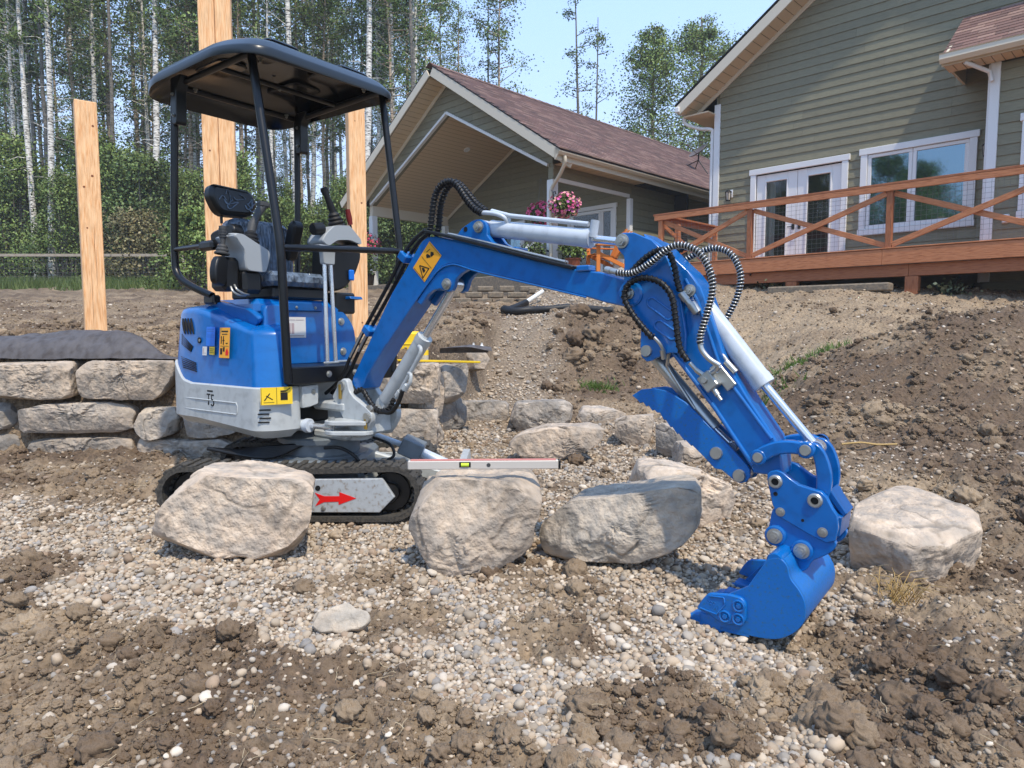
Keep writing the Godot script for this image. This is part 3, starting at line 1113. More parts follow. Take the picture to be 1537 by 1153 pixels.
	m = MB.new()
	m.tube(smooth3([Vector3(-0.64, 3.55, 0.28), Vector3(-0.62, 3.40, 0.26), Vector3(-0.35, 3.27, 0.12), Vector3(-0.10, 3.22, 0.02), Vector3(-0.085, 3.10, 0.0), Vector3(-0.085, 2.9, 0.0)], 4) + [Vector3(-0.085, 0.0, 0.0)], 0.04, 8)
	put(t, "downspout", m, M.trim_white)
	# french door
	casing(t, 0.88, 0.0, 2.90, 2.16, 0.12, 0.0, false)
	for k in 2:
		var x0 := 1.005 + k * 0.888
		var m1 := MB.new()
		# door leaf: stiles, rails
		m1.box(Vector3(x0 + 0.10, 1.01, -0.03), Vector3(0.20, 2.02, 0.05), 0.006)
		m1.box(Vector3(x0 + 0.88 - 0.10, 1.01, -0.03), Vector3(0.20, 2.02, 0.05), 0.006)
		m1.box(Vector3(x0 + 0.44, 1.94, -0.03), Vector3(0.478, 0.16, 0.048), 0.006)
		m1.box(Vector3(x0 + 0.44, 0.12, -0.03), Vector3(0.478, 0.24, 0.048), 0.006)
		m1.box(Vector3(x0 + 0.205, 1.05, -0.0), Vector3(0.03, 1.68, 0.03), 0.006)
		m1.box(Vector3(x0 + 0.675, 1.05, -0.0), Vector3(0.03, 1.68, 0.03), 0.006)
		m1.box(Vector3(x0 + 0.44, 1.875, -0.0), Vector3(0.44, 0.03, 0.03), 0.006)
		m1.box(Vector3(x0 + 0.44, 0.225, -0.0), Vector3(0.44, 0.03, 0.03), 0.006)
		var leaf := put(t, "door_leaf", m1, M.trim_white)
		m1 = MB.new()
		m1.box(Vector3(x0 + 0.44, 1.05, -0.03), Vector3(0.48, 1.66, 0.006))
		put(leaf, "pane", m1, M.clear_glass)
		m1 = MB.new()
		var hx: float = x0 + (0.82 if k == 0 else 0.06)
		m1.box(Vector3(hx, 0.86, 0.0), Vector3(0.06, 0.11, 0.02), 0.004)
		m1.rod(Vector3(hx, 0.86, 0.0), Vector3(hx, 0.86, 0.06), 0.012, 8)
		m1.rod(Vector3(hx, 0.86, 0.055), Vector3(hx + (-0.1 if k == 0 else 0.1), 0.86, 0.055), 0.01, 8)
		put(leaf, "handle", m1, M.lamp_black)
		# curtain at the outer side of each leaf
		m1 = MB.new()
		var g_ := []
		for i in 2:
			var row := []
			for j in 9:
				var xx: float = x0 + (0.10 + j * 0.030 if k == 0 else 0.56 + j * 0.026)
				row.append(Vector3(xx, 2.0 - i * 1.95, -0.20 + 0.03 * sin(j * 1.9)))
			g_.append(row)
		m1.grid(g_)
		put(t, "curtain", m1, M.curtain)
	m = MB.new()
	m.box(Vector3(1.89, 0.02, 0.03), Vector3(1.8, 0.04, 0.12), 0.006)
	put(t, "door_sill", m, M.trim_white)
	# wide window
	casing(t, 3.13, 0.54, 5.05, 2.20, 0.12, 0.0)
	sash(t, 3.255, 0.665, 4.03, 2.075, 0.065, 0.0, M.window_mirror)
	sash(t, 4.035, 0.665, 4.925, 2.075, 0.065, 0.0, M.window_mirror)
	# bump-out room at the right with its own small roof
	var bx := 5.37
	var bp := 0.9
	var bw := 4.2
	m = MB.new()
	m.box(Vector3(bx + bw / 2, 1.35, bp / 2 - 0.03), Vector3(bw - 0.02, 4.2, bp - 0.1))
	put(t, "wall_sheathing", m, M.siding_0)
	siding(t, v2([bx + 0.10, -0.5, bx + bw, -0.5, bx + bw, 2.98, bx + 0.10, 2.98]), [v2([bx + 0.47, 0.5, bx + 1.9, 0.5, bx + 1.9, 2.1, bx + 0.47, 2.1])], -0.5, 0.168, bp, Transform3D(), 6)
	siding(t, v2([0.02, -0.5, bp - 0.02, -0.5, bp - 0.02, 2.98, 0.02, 2.98]), [], -0.5, 0.168, 0.0, Transform3D(Basis(Vector3(0, 0, 1), Vector3.UP, Vector3(-1, 0, 0)), Vector3(bx, 0, 0)), 7)
	m = MB.new()
	m.box(Vector3(bx + 0.055, 1.25, bp + 0.02), Vector3(0.14, 3.5, 0.05), 0.006)
	m.box(Vector3(bx - 0.025, 1.25, bp - 0.055), Vector3(0.045, 3.5, 0.11), 0.006)
	put(t, "corner_board", m, M.trim_white)
	casing(t, bx + 0.45, 0.48, bx + 1.92, 2.12, 0.12, bp)
	sash(t, bx + 0.575, 0.605, bx + 1.20, 1.995, 0.065, bp, M.window_mirror)
	sash(t, bx + 1.205, 0.605, bx + 1.795, 1.995, 0.065, bp, M.window_mirror)
	m = MB.new()
	m.box(Vector3(bx + 0.30, 0.50, bp + 0.03), Vector3(0.10, 0.14, 0.05), 0.01)
	put(t, "outlet_cover", m, M.trim_white)
	# small roof: from the wall at 4.15 down to the gutter at z = 1.40
	var rs := Vector3(0, 1.0, -1.30).normalized()
	var rn := Vector3(0, 1.30, 1.0).normalized()
	var rl := sqrt(1.0 + 1.69)
	var ro := Vector3(bx - 0.62, 3.16, 1.32)
	roof_slab(t, "roof", ro, Vector3(1, 0, 0), rs, rn, bw + 0.6, rl, 0.04, M.black_edge)
	var rng := RandomNumberGenerator.new()
	rng.seed = 5
	var row_ := 0
	var yy := 0.0
	while yy < rl - 0.05:
		var xx := -0.16 * (row_ % 2) - rng.randf() * 0.05
		while xx < 2.9:
			var w := rng.randf_range(0.24, 0.36)
			var s0 := maxf(xx, -0.01)
			var sm_ := MB.new()
			sm_.col = shingle_colour(rng) * 1.25
			shingle_tab(sm_, ro + Vector3(s0, 0, 0) + rs * yy + rn * 0.003, Vector3(1, 0, 0), rs, rn, w - (s0 - xx) - 0.006, 0.13)
			put(t, "shingle", sm_, M.shingle)
			xx += w
		yy += 0.13
		row_ += 1
	m = MB.new()
	m.X = Transform3D(Basis(), Vector3(bx - 0.62, 3.0, 1.30))
	m.prism(v2([0.0, 0.0, 0.0, 0.0]) if false else v2([0, 0, bw + 0.6, 0, bw + 0.6, 0.16, 0, 0.16]), 0.0, 0.03)
	put(t, "fascia", m, M.trim_cream)
	m = MB.new()
	m.X = Transform3D(Basis(Vector3(0, 0, 1), Vector3(0, 1, 0), Vector3(-1, 0, 0)), Vector3(bx - 0.63, 3.02, 1.33))
	m.prism(v2([0.0, 0.02, 0.07, 0.0, 0.125, 0.06, 0.12, 0.135, 0.135, 0.15, 0.0, 0.15]), -(bw + 0.6), 0.0, 0.003)
	put(t, "gutter", m, M.trim_cream)
	soffit_boards(t, Vector3(bx - 0.60, 3.0, 0.93), Vector3(bx + 3.0, 3.0, 0.93), Vector3(0, 0, 0.38), Vector3.UP, 0.13)
	m = MB.new()
	m.prism(v2([0.0, 0.0, 1.30, 0.0, 1.30, 0.16, 0.0, 1.10]), -0.02, 0.02)
	put(t, "roof_cheek", m, M.trim_cream, "", Transform3D(Basis(Vector3(0, 0, 1), Vector3.UP, Vector3(-1, 0, 0)), Vector3(bx - 0.57, 3.02, 0.03)))
	m = MB.new()
	m.tube([Vector3(bx - 0.30, 3.0, 1.3), Vector3(bx - 0.02, 2.86, 0.99), Vector3(bx + 0.02, 2.7, 0.985)], 0.035, 8)
	put(t, "downspout", m, M.trim_white)
	wall_lamp(to_main(Vector3(0.42, 1.72, 0.03)), "black lantern on a white block left of the french doors")
	wall_lamp(to_main(Vector3(5.21, 1.86, 0.03)), "black lantern between the wide window and the white corner board")

func build_porch_house() -> void:
	var t := thing("porch_house", "low olive green wing with an open gabled porch and brown shingle roof", "house", PORCH_AT, HOUSE_TURN)
	var pitch := 0.653
	var Wd := 7.5
	var rx := -Wd / 2.0
	var eave := 2.78          # underside of the soffit at the wall line
	var depth := 3.0
	var top := eave + pitch * Wd / 2.0
	var ov := 0.6
	var cs := 1.0 / sqrt(1.0 + pitch * pitch)
	var upR := Vector3(-cs, pitch * cs, 0)
	var nR := Vector3(pitch * cs, cs, 0)
	var upL := Vector3(cs, pitch * cs, 0)
	var nL := Vector3(-pitch * cs, cs, 0)
	var S := (Wd / 2.0 + ov) / cs
	var L := 14.5
	var front := 0.6
	var lift := 0.26
	# roof slopes
	var eR := Vector3(ov, eave - pitch * ov, front)
	var eL := Vector3(-Wd - ov, eave - pitch * ov, front)
	roof_slab(t, "roof", eR + nR * lift + Vector3(0, 0, -L), Vector3(0, 0, 1), upR, nR, L, S, 0.03, M.black_edge)
	roof_slab(t, "roof", eL + nL * lift, Vector3(0, 0, -1), upL, nL, L, S, 0.03, M.black_edge)
	var rng := RandomNumberGenerator.new()
	rng.seed = 8
	var sh := MB.new()
	var yy := 0.0
	var row := 0
	while yy < S - 0.02:
		var zz := front + 0.01 - 0.15 * (row % 2) * rng.randf()
		while zz > front - L + 0.2:
			var w := rng.randf_range(0.2, 0.4)
			sh.col = shingle_colour(rng) * 1.2
			shingle_tab(sh, eR + nR * (lift + 0.002) + upR * yy + Vector3(0, 0, zz - eR.z), Vector3(0, 0, -1), upR, nR, w - 0.006, 0.135)
			zz -= w
		yy += 0.135
		row += 1
	put(t, "shingles", sh, M.shingle).set_meta("kind", "stuff")
	# ridge caps
	var kk := 0
	while kk < 44:
		var z := front - kk * 0.32
		var cm := MB.new()
		cm.col = shingle_colour(rng) * 1.15
		var rt := Vector3(rx, top + lift / cs + 0.0, z)
		cm.q4(rt + Vector3(0, 0.035, -0.34), rt + Vector3(0, 0.045, 0), rt - upR * 0.16 + nR * 0.03, rt - upR * 0.16 + nR * 0.02 + Vector3(0, 0, -0.34))
		cm.q4(rt + Vector3(0, 0.045, 0), rt + Vector3(0, 0.035, -0.34), rt - upL * 0.16 + nL * 0.02 + Vector3(0, 0, -0.34), rt - upL * 0.16 + nL * 0.03)
		put(t, "ridge_cap", cm, M.shingle)
		kk += 1
	# rake fascias, frieze trims and soffits of the front gable
	for sd in [0, 1]:
		var u: Vector3 = upR if sd == 0 else upL
		var nn: Vector3 = nR if sd == 0 else nL
		var e := Vector3(eR.x if sd == 0 else eL.x, eR.y, 0)
		var X := Transform3D(Basis(u, nn, u.cross(nn)), e)
		var sg := -1.0 if sd == 0 else 1.0
		var m := MB.new()
		m.X = X
		m.box(Vector3(S / 2, lift / 2, sg * (front - 0.02)), Vector3(S, lift - 0.035, 0.04), 0.006)
		put(t, "rake_fascia", m, M.trim_cream)
		m = MB.new()
		m.X = X
		m.box(Vector3(S / 2, -0.03, sg * 0.035), Vector3(S, 0.13, 0.035), 0.004)
		put(t, "frieze_board", m, M.trim_cream)
		soffit_boards(t, e + Vector3(0, 0, 0.05) + u * 0.02, e + Vector3(0, 0, 0.05) + u * (S - 0.02), Vector3(0, 0, front - 0.09), nn, 0.16)
	# gable strip of siding above the porch opening: between the roof line and the inner opening line
	var dp := 0.80
	var ix := -dp * 0.0
	var strip_o := v2([0.0, eave - 0.02, rx, top - 0.02, -Wd, eave - 0.02, -Wd, eave - 0.32, -Wd + 0.16, eave - 0.32, rx, top - dp, -0.16, eave - 0.32, 0.0, eave - 0.32])
	siding(t, strip_o, [], eave - 0.6, 0.168, 0.0, Transform3D(), 9)
	var m0 := MB.new()
	m0.prism(strip_o, -0.14, -0.02)
	put(t, "wall_sheathing", m0, M.siding_1)
	# inner trim of the opening
	for sd in [0, 1]:
		var x0 := -0.12 if sd == 0 else -Wd + 0.12
		var a := Vector3(x0, eave - 0.30, 0.02)
		var b := Vector3(rx, top - dp, 0.02)
		board(t, "opening_trim", a, b, 0.07, 0.10, M.trim_white, Vector3.UP, 0.005)
	# vaulted ceiling of the porch, two slopes of narrow boards
	for sd in [0, 1]:
		var x0 := -0.14 if sd == 0 else -Wd + 0.14
		var a := Vector3(x0, eave - 0.33, -0.05)
		var b := Vector3(rx, top - dp - 0.0, -0.05)
		var Lc := a.distance_to(b)
		var u := (b - a) / Lc
		var nn := Vector3(-u.y, u.x, 0) if u.x > 0 else Vector3(u.y, -u.x, 0)
		var k := 0.0
		while k < Lc - 0.001:
			var w := minf(0.135, Lc - k)
			var cm := MB.new()
			cm.q4(a + u * (k + 0.004), a + u * (k + w - 0.004), a + u * (k + w - 0.004) + Vector3(0, 0, -depth), a + u * (k + 0.004) + Vector3(0, 0, -depth))
			cm.q4(a + u * (k + 0.004) + nn * 0.01, a + u * (k + 0.004), a + u * (k + 0.004) + Vector3(0, 0, -depth), a + u * (k + 0.004) + Vector3(0, 0, -depth) + nn * 0.01)
			put(t, "ceiling_board", cm, M.soffit)
			k += 0.135
		var bm := MB.new()
		bm.q4(a + nn * 0.011, b + nn * 0.011, b + nn * 0.011 + Vector3(0, 0, -depth), a + nn * 0.011 + Vector3(0, 0, -depth))
		put(t, "ceiling_backing", bm, M.soffit_line)
	# recessed light in the left slope
	var lt := MB.new()
	var uL := (Vector3(rx, top - dp, 0) - Vector3(-Wd + 0.14, eave - 0.33, 0)).normalized()
	var nd := Vector3(uL.y, -uL.x, 0)
	lt.lathe([Vector2(0.0, 0.012), Vector2(0.06, 0.012), Vector2(0.075, 0.02), Vector2(0.095, 0.012), Vector2(0.10, 0.0)].map(func(q): return Vector2(q.x, -q.y)), Vector3(-Wd + 0.14, eave - 0.33, -1.5) + uL * 3.05, -nd, 20)
	put(t, "ceiling_light", lt, M.trim_white)
	# beams over the side openings and the posts
	for sd in [0, 1]:
		var xb := -0.075 if sd == 0 else -Wd + 0.075
		var bm := MB.new()
		bm.box(Vector3(xb, eave - 0.47, -1.5), Vector3(0.15, 0.30, 3.0), 0.006)
		put(t, "side_beam", bm, M.siding_2 if sd == 0 else M.trim_cream)
		if sd == 0:
			board(t, "beam_trim", Vector3(0.02, eave - 0.62, -0.1), Vector3(0.02, eave - 0.62, -2.95), 0.09, 0.05, M.trim_white)
		for zz in [-0.07, -2.93] if sd == 1 else [-0.07]:
			var pm := MB.new()
			pm.box(Vector3(xb, (eave - 0.6) / 2 - 0.15, zz), Vector3(0.19, eave - 0.35, 0.19), 0.008)
			put(t, "porch_post", pm, M.trim_white)
	var pm2 := MB.new()
	pm2.box(Vector3(0.012, (eave - 0.66) / 2 - 0.1, -3.0), Vector3(0.12, eave - 0.5, 0.13), 0.006)
	put(t, "corner_board", pm2, M.trim_white)
	# back wall of the porch, with the garden door
	var bz := -depth
	var doorp := v2([-2.05, 0.0, -0.42, 0.0, -0.42, 2.02, -2.05, 2.02])
	var backw := v2([0.0, -0.3, 0.0, eave - 0.3, rx, top - dp + 0.05, -Wd + 0.1, eave - 0.3, -Wd + 0.1, -0.3])
	siding(t, v2([-0.06, -0.3, -0.06, eave - 0.3, rx, top - dp + 0.05, -Wd + 0.1, eave - 0.3, -Wd + 0.1, -0.3]), [doorp], -0.3, 0.168, bz, Transform3D(), 10)
	for sd in [0, 1]:
		board(t, "ceiling_trim", Vector3(-0.15 if sd == 0 else -Wd + 0.15, eave - 0.40, bz + 0.05), Vector3(rx, top - dp - 0.07, bz + 0.05), 0.10, 0.03, M.trim_cream)
	for r in [[-Wd + 0.05, -0.4, -2.05, 2.6], [-2.05, 2.02, -0.42, 2.6], [-0.42, -0.4, -0.03, 2.6]]:
		wall_panel(t, "wall_sheathing", v2([r[0], r[1], r[2], r[1], r[2], r[3], r[0], r[3]]), bz - 0.14, bz - 0.02, M.siding_1)
	wall_panel(t, "wall_sheathing", v2([-0.1, 2.6, -0.1, eave - 0.3, rx, top - dp, -Wd + 0.1, eave - 0.3, -Wd + 0.1, 2.6]), bz - 0.14, bz - 0.02, M.siding_1)
	casing(t, -2.08, 0.0, -0.40, 2.05, 0.11, bz, false)
	sash(t, -0.90, 0.03, -0.515, 1.93, 0.07, bz + 0.005, M.clear_glass, "side_light")
	sash(t, -1.965, 0.03, -0.905, 1.93, 0.09, bz + 0.005, M.clear_glass, "door_leaf")
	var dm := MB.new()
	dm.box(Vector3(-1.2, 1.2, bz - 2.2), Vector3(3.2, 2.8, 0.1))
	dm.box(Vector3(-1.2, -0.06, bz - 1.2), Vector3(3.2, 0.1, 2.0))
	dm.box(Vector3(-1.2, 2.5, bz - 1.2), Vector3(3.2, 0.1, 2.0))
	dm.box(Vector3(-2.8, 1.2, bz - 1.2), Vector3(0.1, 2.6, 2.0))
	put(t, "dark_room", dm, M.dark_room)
	# left window in the back wall
	casing(t, -4.9, 0.75, -3.75, 1.95, 0.1, bz + 0.03)
	sash(t, -4.79, 0.86, -3.86, 1.84, 0.06, bz + 0.04, M.window_mirror)
	# right side wall beyond the porch
	var XS := Transform3D(Basis(Vector3(0, 0, -1), Vector3.UP, Vector3(1, 0, 0)), Vector3(0, 0, 0))
	siding(t, v2([3.07, -0.3, 13.6, -0.3, 13.6, eave - 0.28, 3.07, eave - 0.28]), [], -0.3, 0.168, 0.0, XS, 12)
	siding(t, v2([0.0, eave - 0.6, 3.06, eave - 0.6, 3.06, eave - 0.28, 0.0, eave - 0.28]), [], -0.3, 0.168, 0.0, XS, 13)
	var wm := MB.new()
	wm.box(Vector3(-0.09, eave / 2 - 0.3, -8.3), Vector3(0.14, eave + 0.2, 10.5))
	wm.box(Vector3(-Wd + 0.09, eave / 2 - 0.3, -8.3), Vector3(0.14, eave + 0.2, 10.5))
	wm.box(Vector3(rx, eave / 2 - 0.3, -13.6), Vector3(Wd, eave + 0.2, 0.14))
	put(t, "wall_sheathing", wm, M.siding_1)
	# eave soffit and gutter on the right
	soffit_boards(t, Vector3(0.02, eave - 0.30, front - 0.6), Vector3(0.02, eave - 0.30, -L + front + 0.1), Vector3(ov - 0.03, 0, 0), Vector3.UP, 0.3)
	var gm := MB.new()
	gm.X = Transform3D(Basis(Vector3(1, 0, 0), Vector3(0, 1, 0), Vector3(0, 0, 1)), Vector3(ov + 0.0, eave - pitch * ov + 0.12, 0))
	gm.prism(v2([0.0, 0.0, 0.07, 0.0, 0.12, 0.05, 0.115, 0.12, 0.13, 0.135, 0.0, 0.135]), -L + front, front, 0.003)
	put(t, "gutter", gm, M.trim_cream)
	gm = MB.new()
	gm.box(Vector3(ov - 0.015, eave - pitch * ov + 0.13, -L / 2 + front), Vector3(0.03, 0.24, L), 0.003)
	put(t, "eave_fascia", gm, M.trim_cream)
	var ds := MB.new()
	ds.tube(smooth3([Vector3(ov + 0.05, eave - 0.27, 0.35), Vector3(ov + 0.04, eave - 0.42, 0.33), Vector3(0.40, eave - 0.62, 0.22), Vector3(0.10, eave - 0.80, 0.10), Vector3(0.02, eave - 0.92, 0.085), Vector3(0.02, eave - 1.1, 0.085)], 5) + [Vector3(0.02, 0.1, 0.085)], 0.042, 8)
	put(t, "downspout", ds, M.trim_cream)
	# plant hook on the corner post
	var hk := MB.new()
	hk.tube([Vector3(0.04, 1.55, 0.03), Vector3(0.04, 1.85, 0.03), Vector3(0.10, 1.86, 0.03), Vector3(0.11, 1.80, 0.03)], 0.012, 6)
	hk.tube([Vector3(0.04, 1.70, 0.03), Vector3(0.10, 1.72, 0.03), Vector3(0.11, 1.66, 0.03)], 0.01, 6)
	put(t, "plant_hook", hk, M.lamp_black)
	# patio
	var pt := MB.new()
	pt.box(Vector3(-3.6, -0.62, -1.0), Vector3(8.4, 1.2, 3.4), 0.02)
	struct("patio", pt, M.concrete)
	get_node("patio").position = PORCH_AT
	get_node("patio").rotation.y = HOUSE_TURN
	# satellite dish on the roof
	var dp0 := eR + upR * 2.2 + nR * (lift + 0.02) + Vector3(0, 0, -8.3 - front)
	var dish := thing("satellite_dish", "grey satellite dish on a tripod on the brown shingle roof", "satellite dish", to_porch(dp0), HOUSE_TURN)
	var q := MB.new()
	q.lathe([Vector2(0.0, 0.0), Vector2(0.12, 0.012), Vector2(0.24, 0.05), Vector2(0.30, 0.085), Vector2(0.295, 0.10), Vector2(0.23, 0.065), Vector2(0.12, 0.025), Vector2(0.0, 0.015)], Vector3(0.0, 0.55, 0.0), Vector3(-0.25, 0.75, 0.6).normalized(), 24)
	put(dish, "reflector", q, M.dish_grey)
	q = MB.new()
	q.rod(Vector3(0, 0.3, 0), Vector3(0.0, 0.56, -0.0), 0.025, 8)
	for e in [Vector3(0.35, -0.16, 0.0), Vector3(-0.35, 0.14, 0.25), Vector3(-0.3, 0.12, -0.3)]:
		q.rod(Vector3(0, 0.33, 0), e, 0.016, 6)
	put(dish, "tripod", q, M.lamp_black)
	q = MB.new()
	q.tube([Vector3(0.02, 0.5, 0.1), Vector3(-0.12, 0.72, 0.45)], 0.012, 6)
	q.box(Vector3(-0.13, 0.74, 0.47), Vector3(0.07, 0.07, 0.1), 0.015)
	put(dish, "feed_arm", q, M.dish_grey)

func build_deck() -> void:
	var t := thing("wooden_deck", "raised reddish cedar deck with cross-braced railing along the big house", "deck", MAIN_AT, HOUSE_TURN)
	var x0 := 0.13
	var x1 := 9.5
	var zf := 2.45
	# deck boards
	var rng := RandomNumberGenerator.new()
	rng.seed = 4
	var z := 0.06
	while z < zf - 0.05:
		board(t, "deck_board", Vector3(x0, -0.02, z + 0.07), Vector3(x1, -0.02, z + 0.07), 0.036, 0.136, M.cedar if rng.randf() < 0.5 else M.cedar_red)
		z += 0.142
	var cuts := [x0 - 0.02, 4.33, 8.2, x1]
	for k in 3:
		board(t, "rim_board", Vector3(cuts[k] + 0.002, -0.13, zf + 0.02), Vector3(cuts[k + 1] - 0.002, -0.13, zf + 0.02), 0.235, 0.04, M.cedar)
	board(t, "cap_strip", Vector3(x0 - 0.03, 0.008, zf + 0.02), Vector3(x1, 0.008, zf + 0.02), 0.018, 0.06, M.cedar)
	cuts = [x0, 4.7, x1]
	for k in 2:
		board(t, "beam", Vector3(cuts[k] + 0.002, -0.345, zf - 0.09), Vector3(cuts[k + 1] - 0.002, -0.345, zf - 0.09), 0.19, 0.09, M.cedar_red)
	board(t, "rim_board", Vector3(x0 - 0.02, -0.13, 0.1), Vector3(x0 - 0.02, -0.13, zf), 0.235, 0.04, M.cedar)
	for x in [2.85, 4.75, 7.0, 8.9]:
		var w := to_main(Vector3(x, 0, zf - 0.1))
		var gy_ := base_height(w.x, w.z) - FLOOR_Y - 0.25
		board(t, "support_post", Vector3(x, gy_, zf - 0.1), Vector3(x, -0.445, zf - 0.1), 0.19, 0.14, M.cedar_red, Vector3(1, 0, 0))
	# railing
	var px := [x0 + 0.05, 2.07, 4.40, 6.65, 8.9]
	for x in px:
		board(t, "railing_post", Vector3(x, 0.02, zf - 0.03), Vector3(x, 0.90, zf - 0.03), 0.09, 0.09, M.cedar_red if x > 1.0 else M.cedar, Vector3(1, 0, 0))
	board(t, "hand_rail", Vector3(x0 - 0.1, 1.01, zf - 0.02), Vector3(x1, 1.01, zf - 0.02), 0.035, 0.14, M.cedar_red)
	board(t, "top_rail", Vector3(x0 - 0.07, 0.945, zf + 0.03), Vector3(x1, 0.945, zf + 0.03), 0.09, 0.038, M.cedar)
	for k in 4:
		var a: float = px[k] + 0.05
		var b: float = px[k + 1] - 0.05
		board(t, "cross_brace", Vector3(a, 0.06, zf - 0.01), Vector3(b, 0.87, zf - 0.01), 0.085, 0.036, M.cedar)
		board(t, "cross_brace", Vector3(a, 0.87, zf - 0.052), Vector3(b, 0.06, zf - 0.052), 0.085, 0.036, M.cedar)
		wire_panel(t, Vector3(a, 0.04, zf - 0.085), Vector3(1, 0, 0), b - a, 0.87)
	# return railing at the left end
	board(t, "hand_rail", Vector3(x0, 1.01, zf - 0.1), Vector3(x0, 1.01, 0.12), 0.035, 0.14, M.cedar_red)
	board(t, "top_rail", Vector3(x0 - 0.05, 0.945, zf - 0.05), Vector3(x0 - 0.05, 0.945, 0.12), 0.09, 0.038, M.cedar_red)
	for zz in [1.75, 0.2]:
		board(t, "railing_post", Vector3(x0 + 0.02, 0.02, zz), Vector3(x0 + 0.02, 0.90, zz), 0.09, 0.09, M.cedar, Vector3(1, 0, 0))
	board(t, "cross_brace", Vector3(x0 - 0.02, 0.87, zf - 0.1), Vector3(x0 - 0.02, 0.06, 0.2), 0.085, 0.036, M.cedar)
	board(t, "cross_brace", Vector3(x0 + 0.02, 0.06, zf - 0.1), Vector3(x0 + 0.02, 0.87, 0.2), 0.085, 0.036, M.cedar)
	wire_panel(t, Vector3(x0 + 0.07, 0.04, zf - 0.1), Vector3(0, 0, -1), 2.2, 0.87)

func wire_panel(t: Node3D, o: Vector3, along: Vector3, L: float, H: float) -> void:
	var m := MB.new()
	var k := 0.0
	while k <= L:
		m.tube([o + along * k, o + along * k + Vector3(0, H, 0)], 0.0022, 3, false)
		k += 0.075
	k = 0.0
	while k <= H:
		m.tube([o + Vector3(0, k, 0), o + along * L + Vector3(0, k, 0)], 0.0022, 3, false)
		k += 0.075
	put(t, "wire_mesh", m, M.wire)
# ---------------------------------------------------------------- trees and shrubs
func leaf_quad(m: MB, p: Vector3, s: float, rng: RandomNumberGenerator, outn := Vector3.ZERO) -> void:
	var d := Vector3(rng.randf_range(-1, 1), rng.randf_range(-0.9, 0.6), rng.randf_range(-1, 1)).normalized()
	var e := d.cross(Vector3(rng.randf_range(-1, 1), rng.randf_range(-1, 1), rng.randf_range(-1, 1))).normalized()
	var n := d.cross(e)
	if n.y < 0:
		n = -n
	var a := p
	var b := p + d * s * 0.5 + e * s * 0.36
	var c := p + d * s
	var f := p + d * s * 0.5 - e * s * 0.36
	if outn != Vector3.ZERO and n.dot(outn) < 0:
		n = -n
	n = (n + Vector3(0, 0.25, 0) + outn * 0.9).normalized()
	m.V.append(a); m.V.append(c); m.V.append(b)
	m.V.append(a); m.V.append(f); m.V.append(c)
	for k in 6:
		m.N.append(n)
		m.C.append(m.col)

func leaf_tone(rng: RandomNumberGenerator, tone: int) -> Color:
	var pal := [[Color(0.17, 0.27, 0.075), Color(0.38, 0.50, 0.155)], [Color(0.22, 0.345, 0.09), Color(0.45, 0.57, 0.18)], [Color(0.15, 0.24, 0.08), Color(0.30, 0.40, 0.14)], [Color(0.30, 0.30, 0.13), Color(0.54, 0.45, 0.24)]]
	var c: Color = (pal[tone][0] as Color).lerp(pal[tone][1], rng.randf())
	return Color(c.r, c.g, c.b, 1)

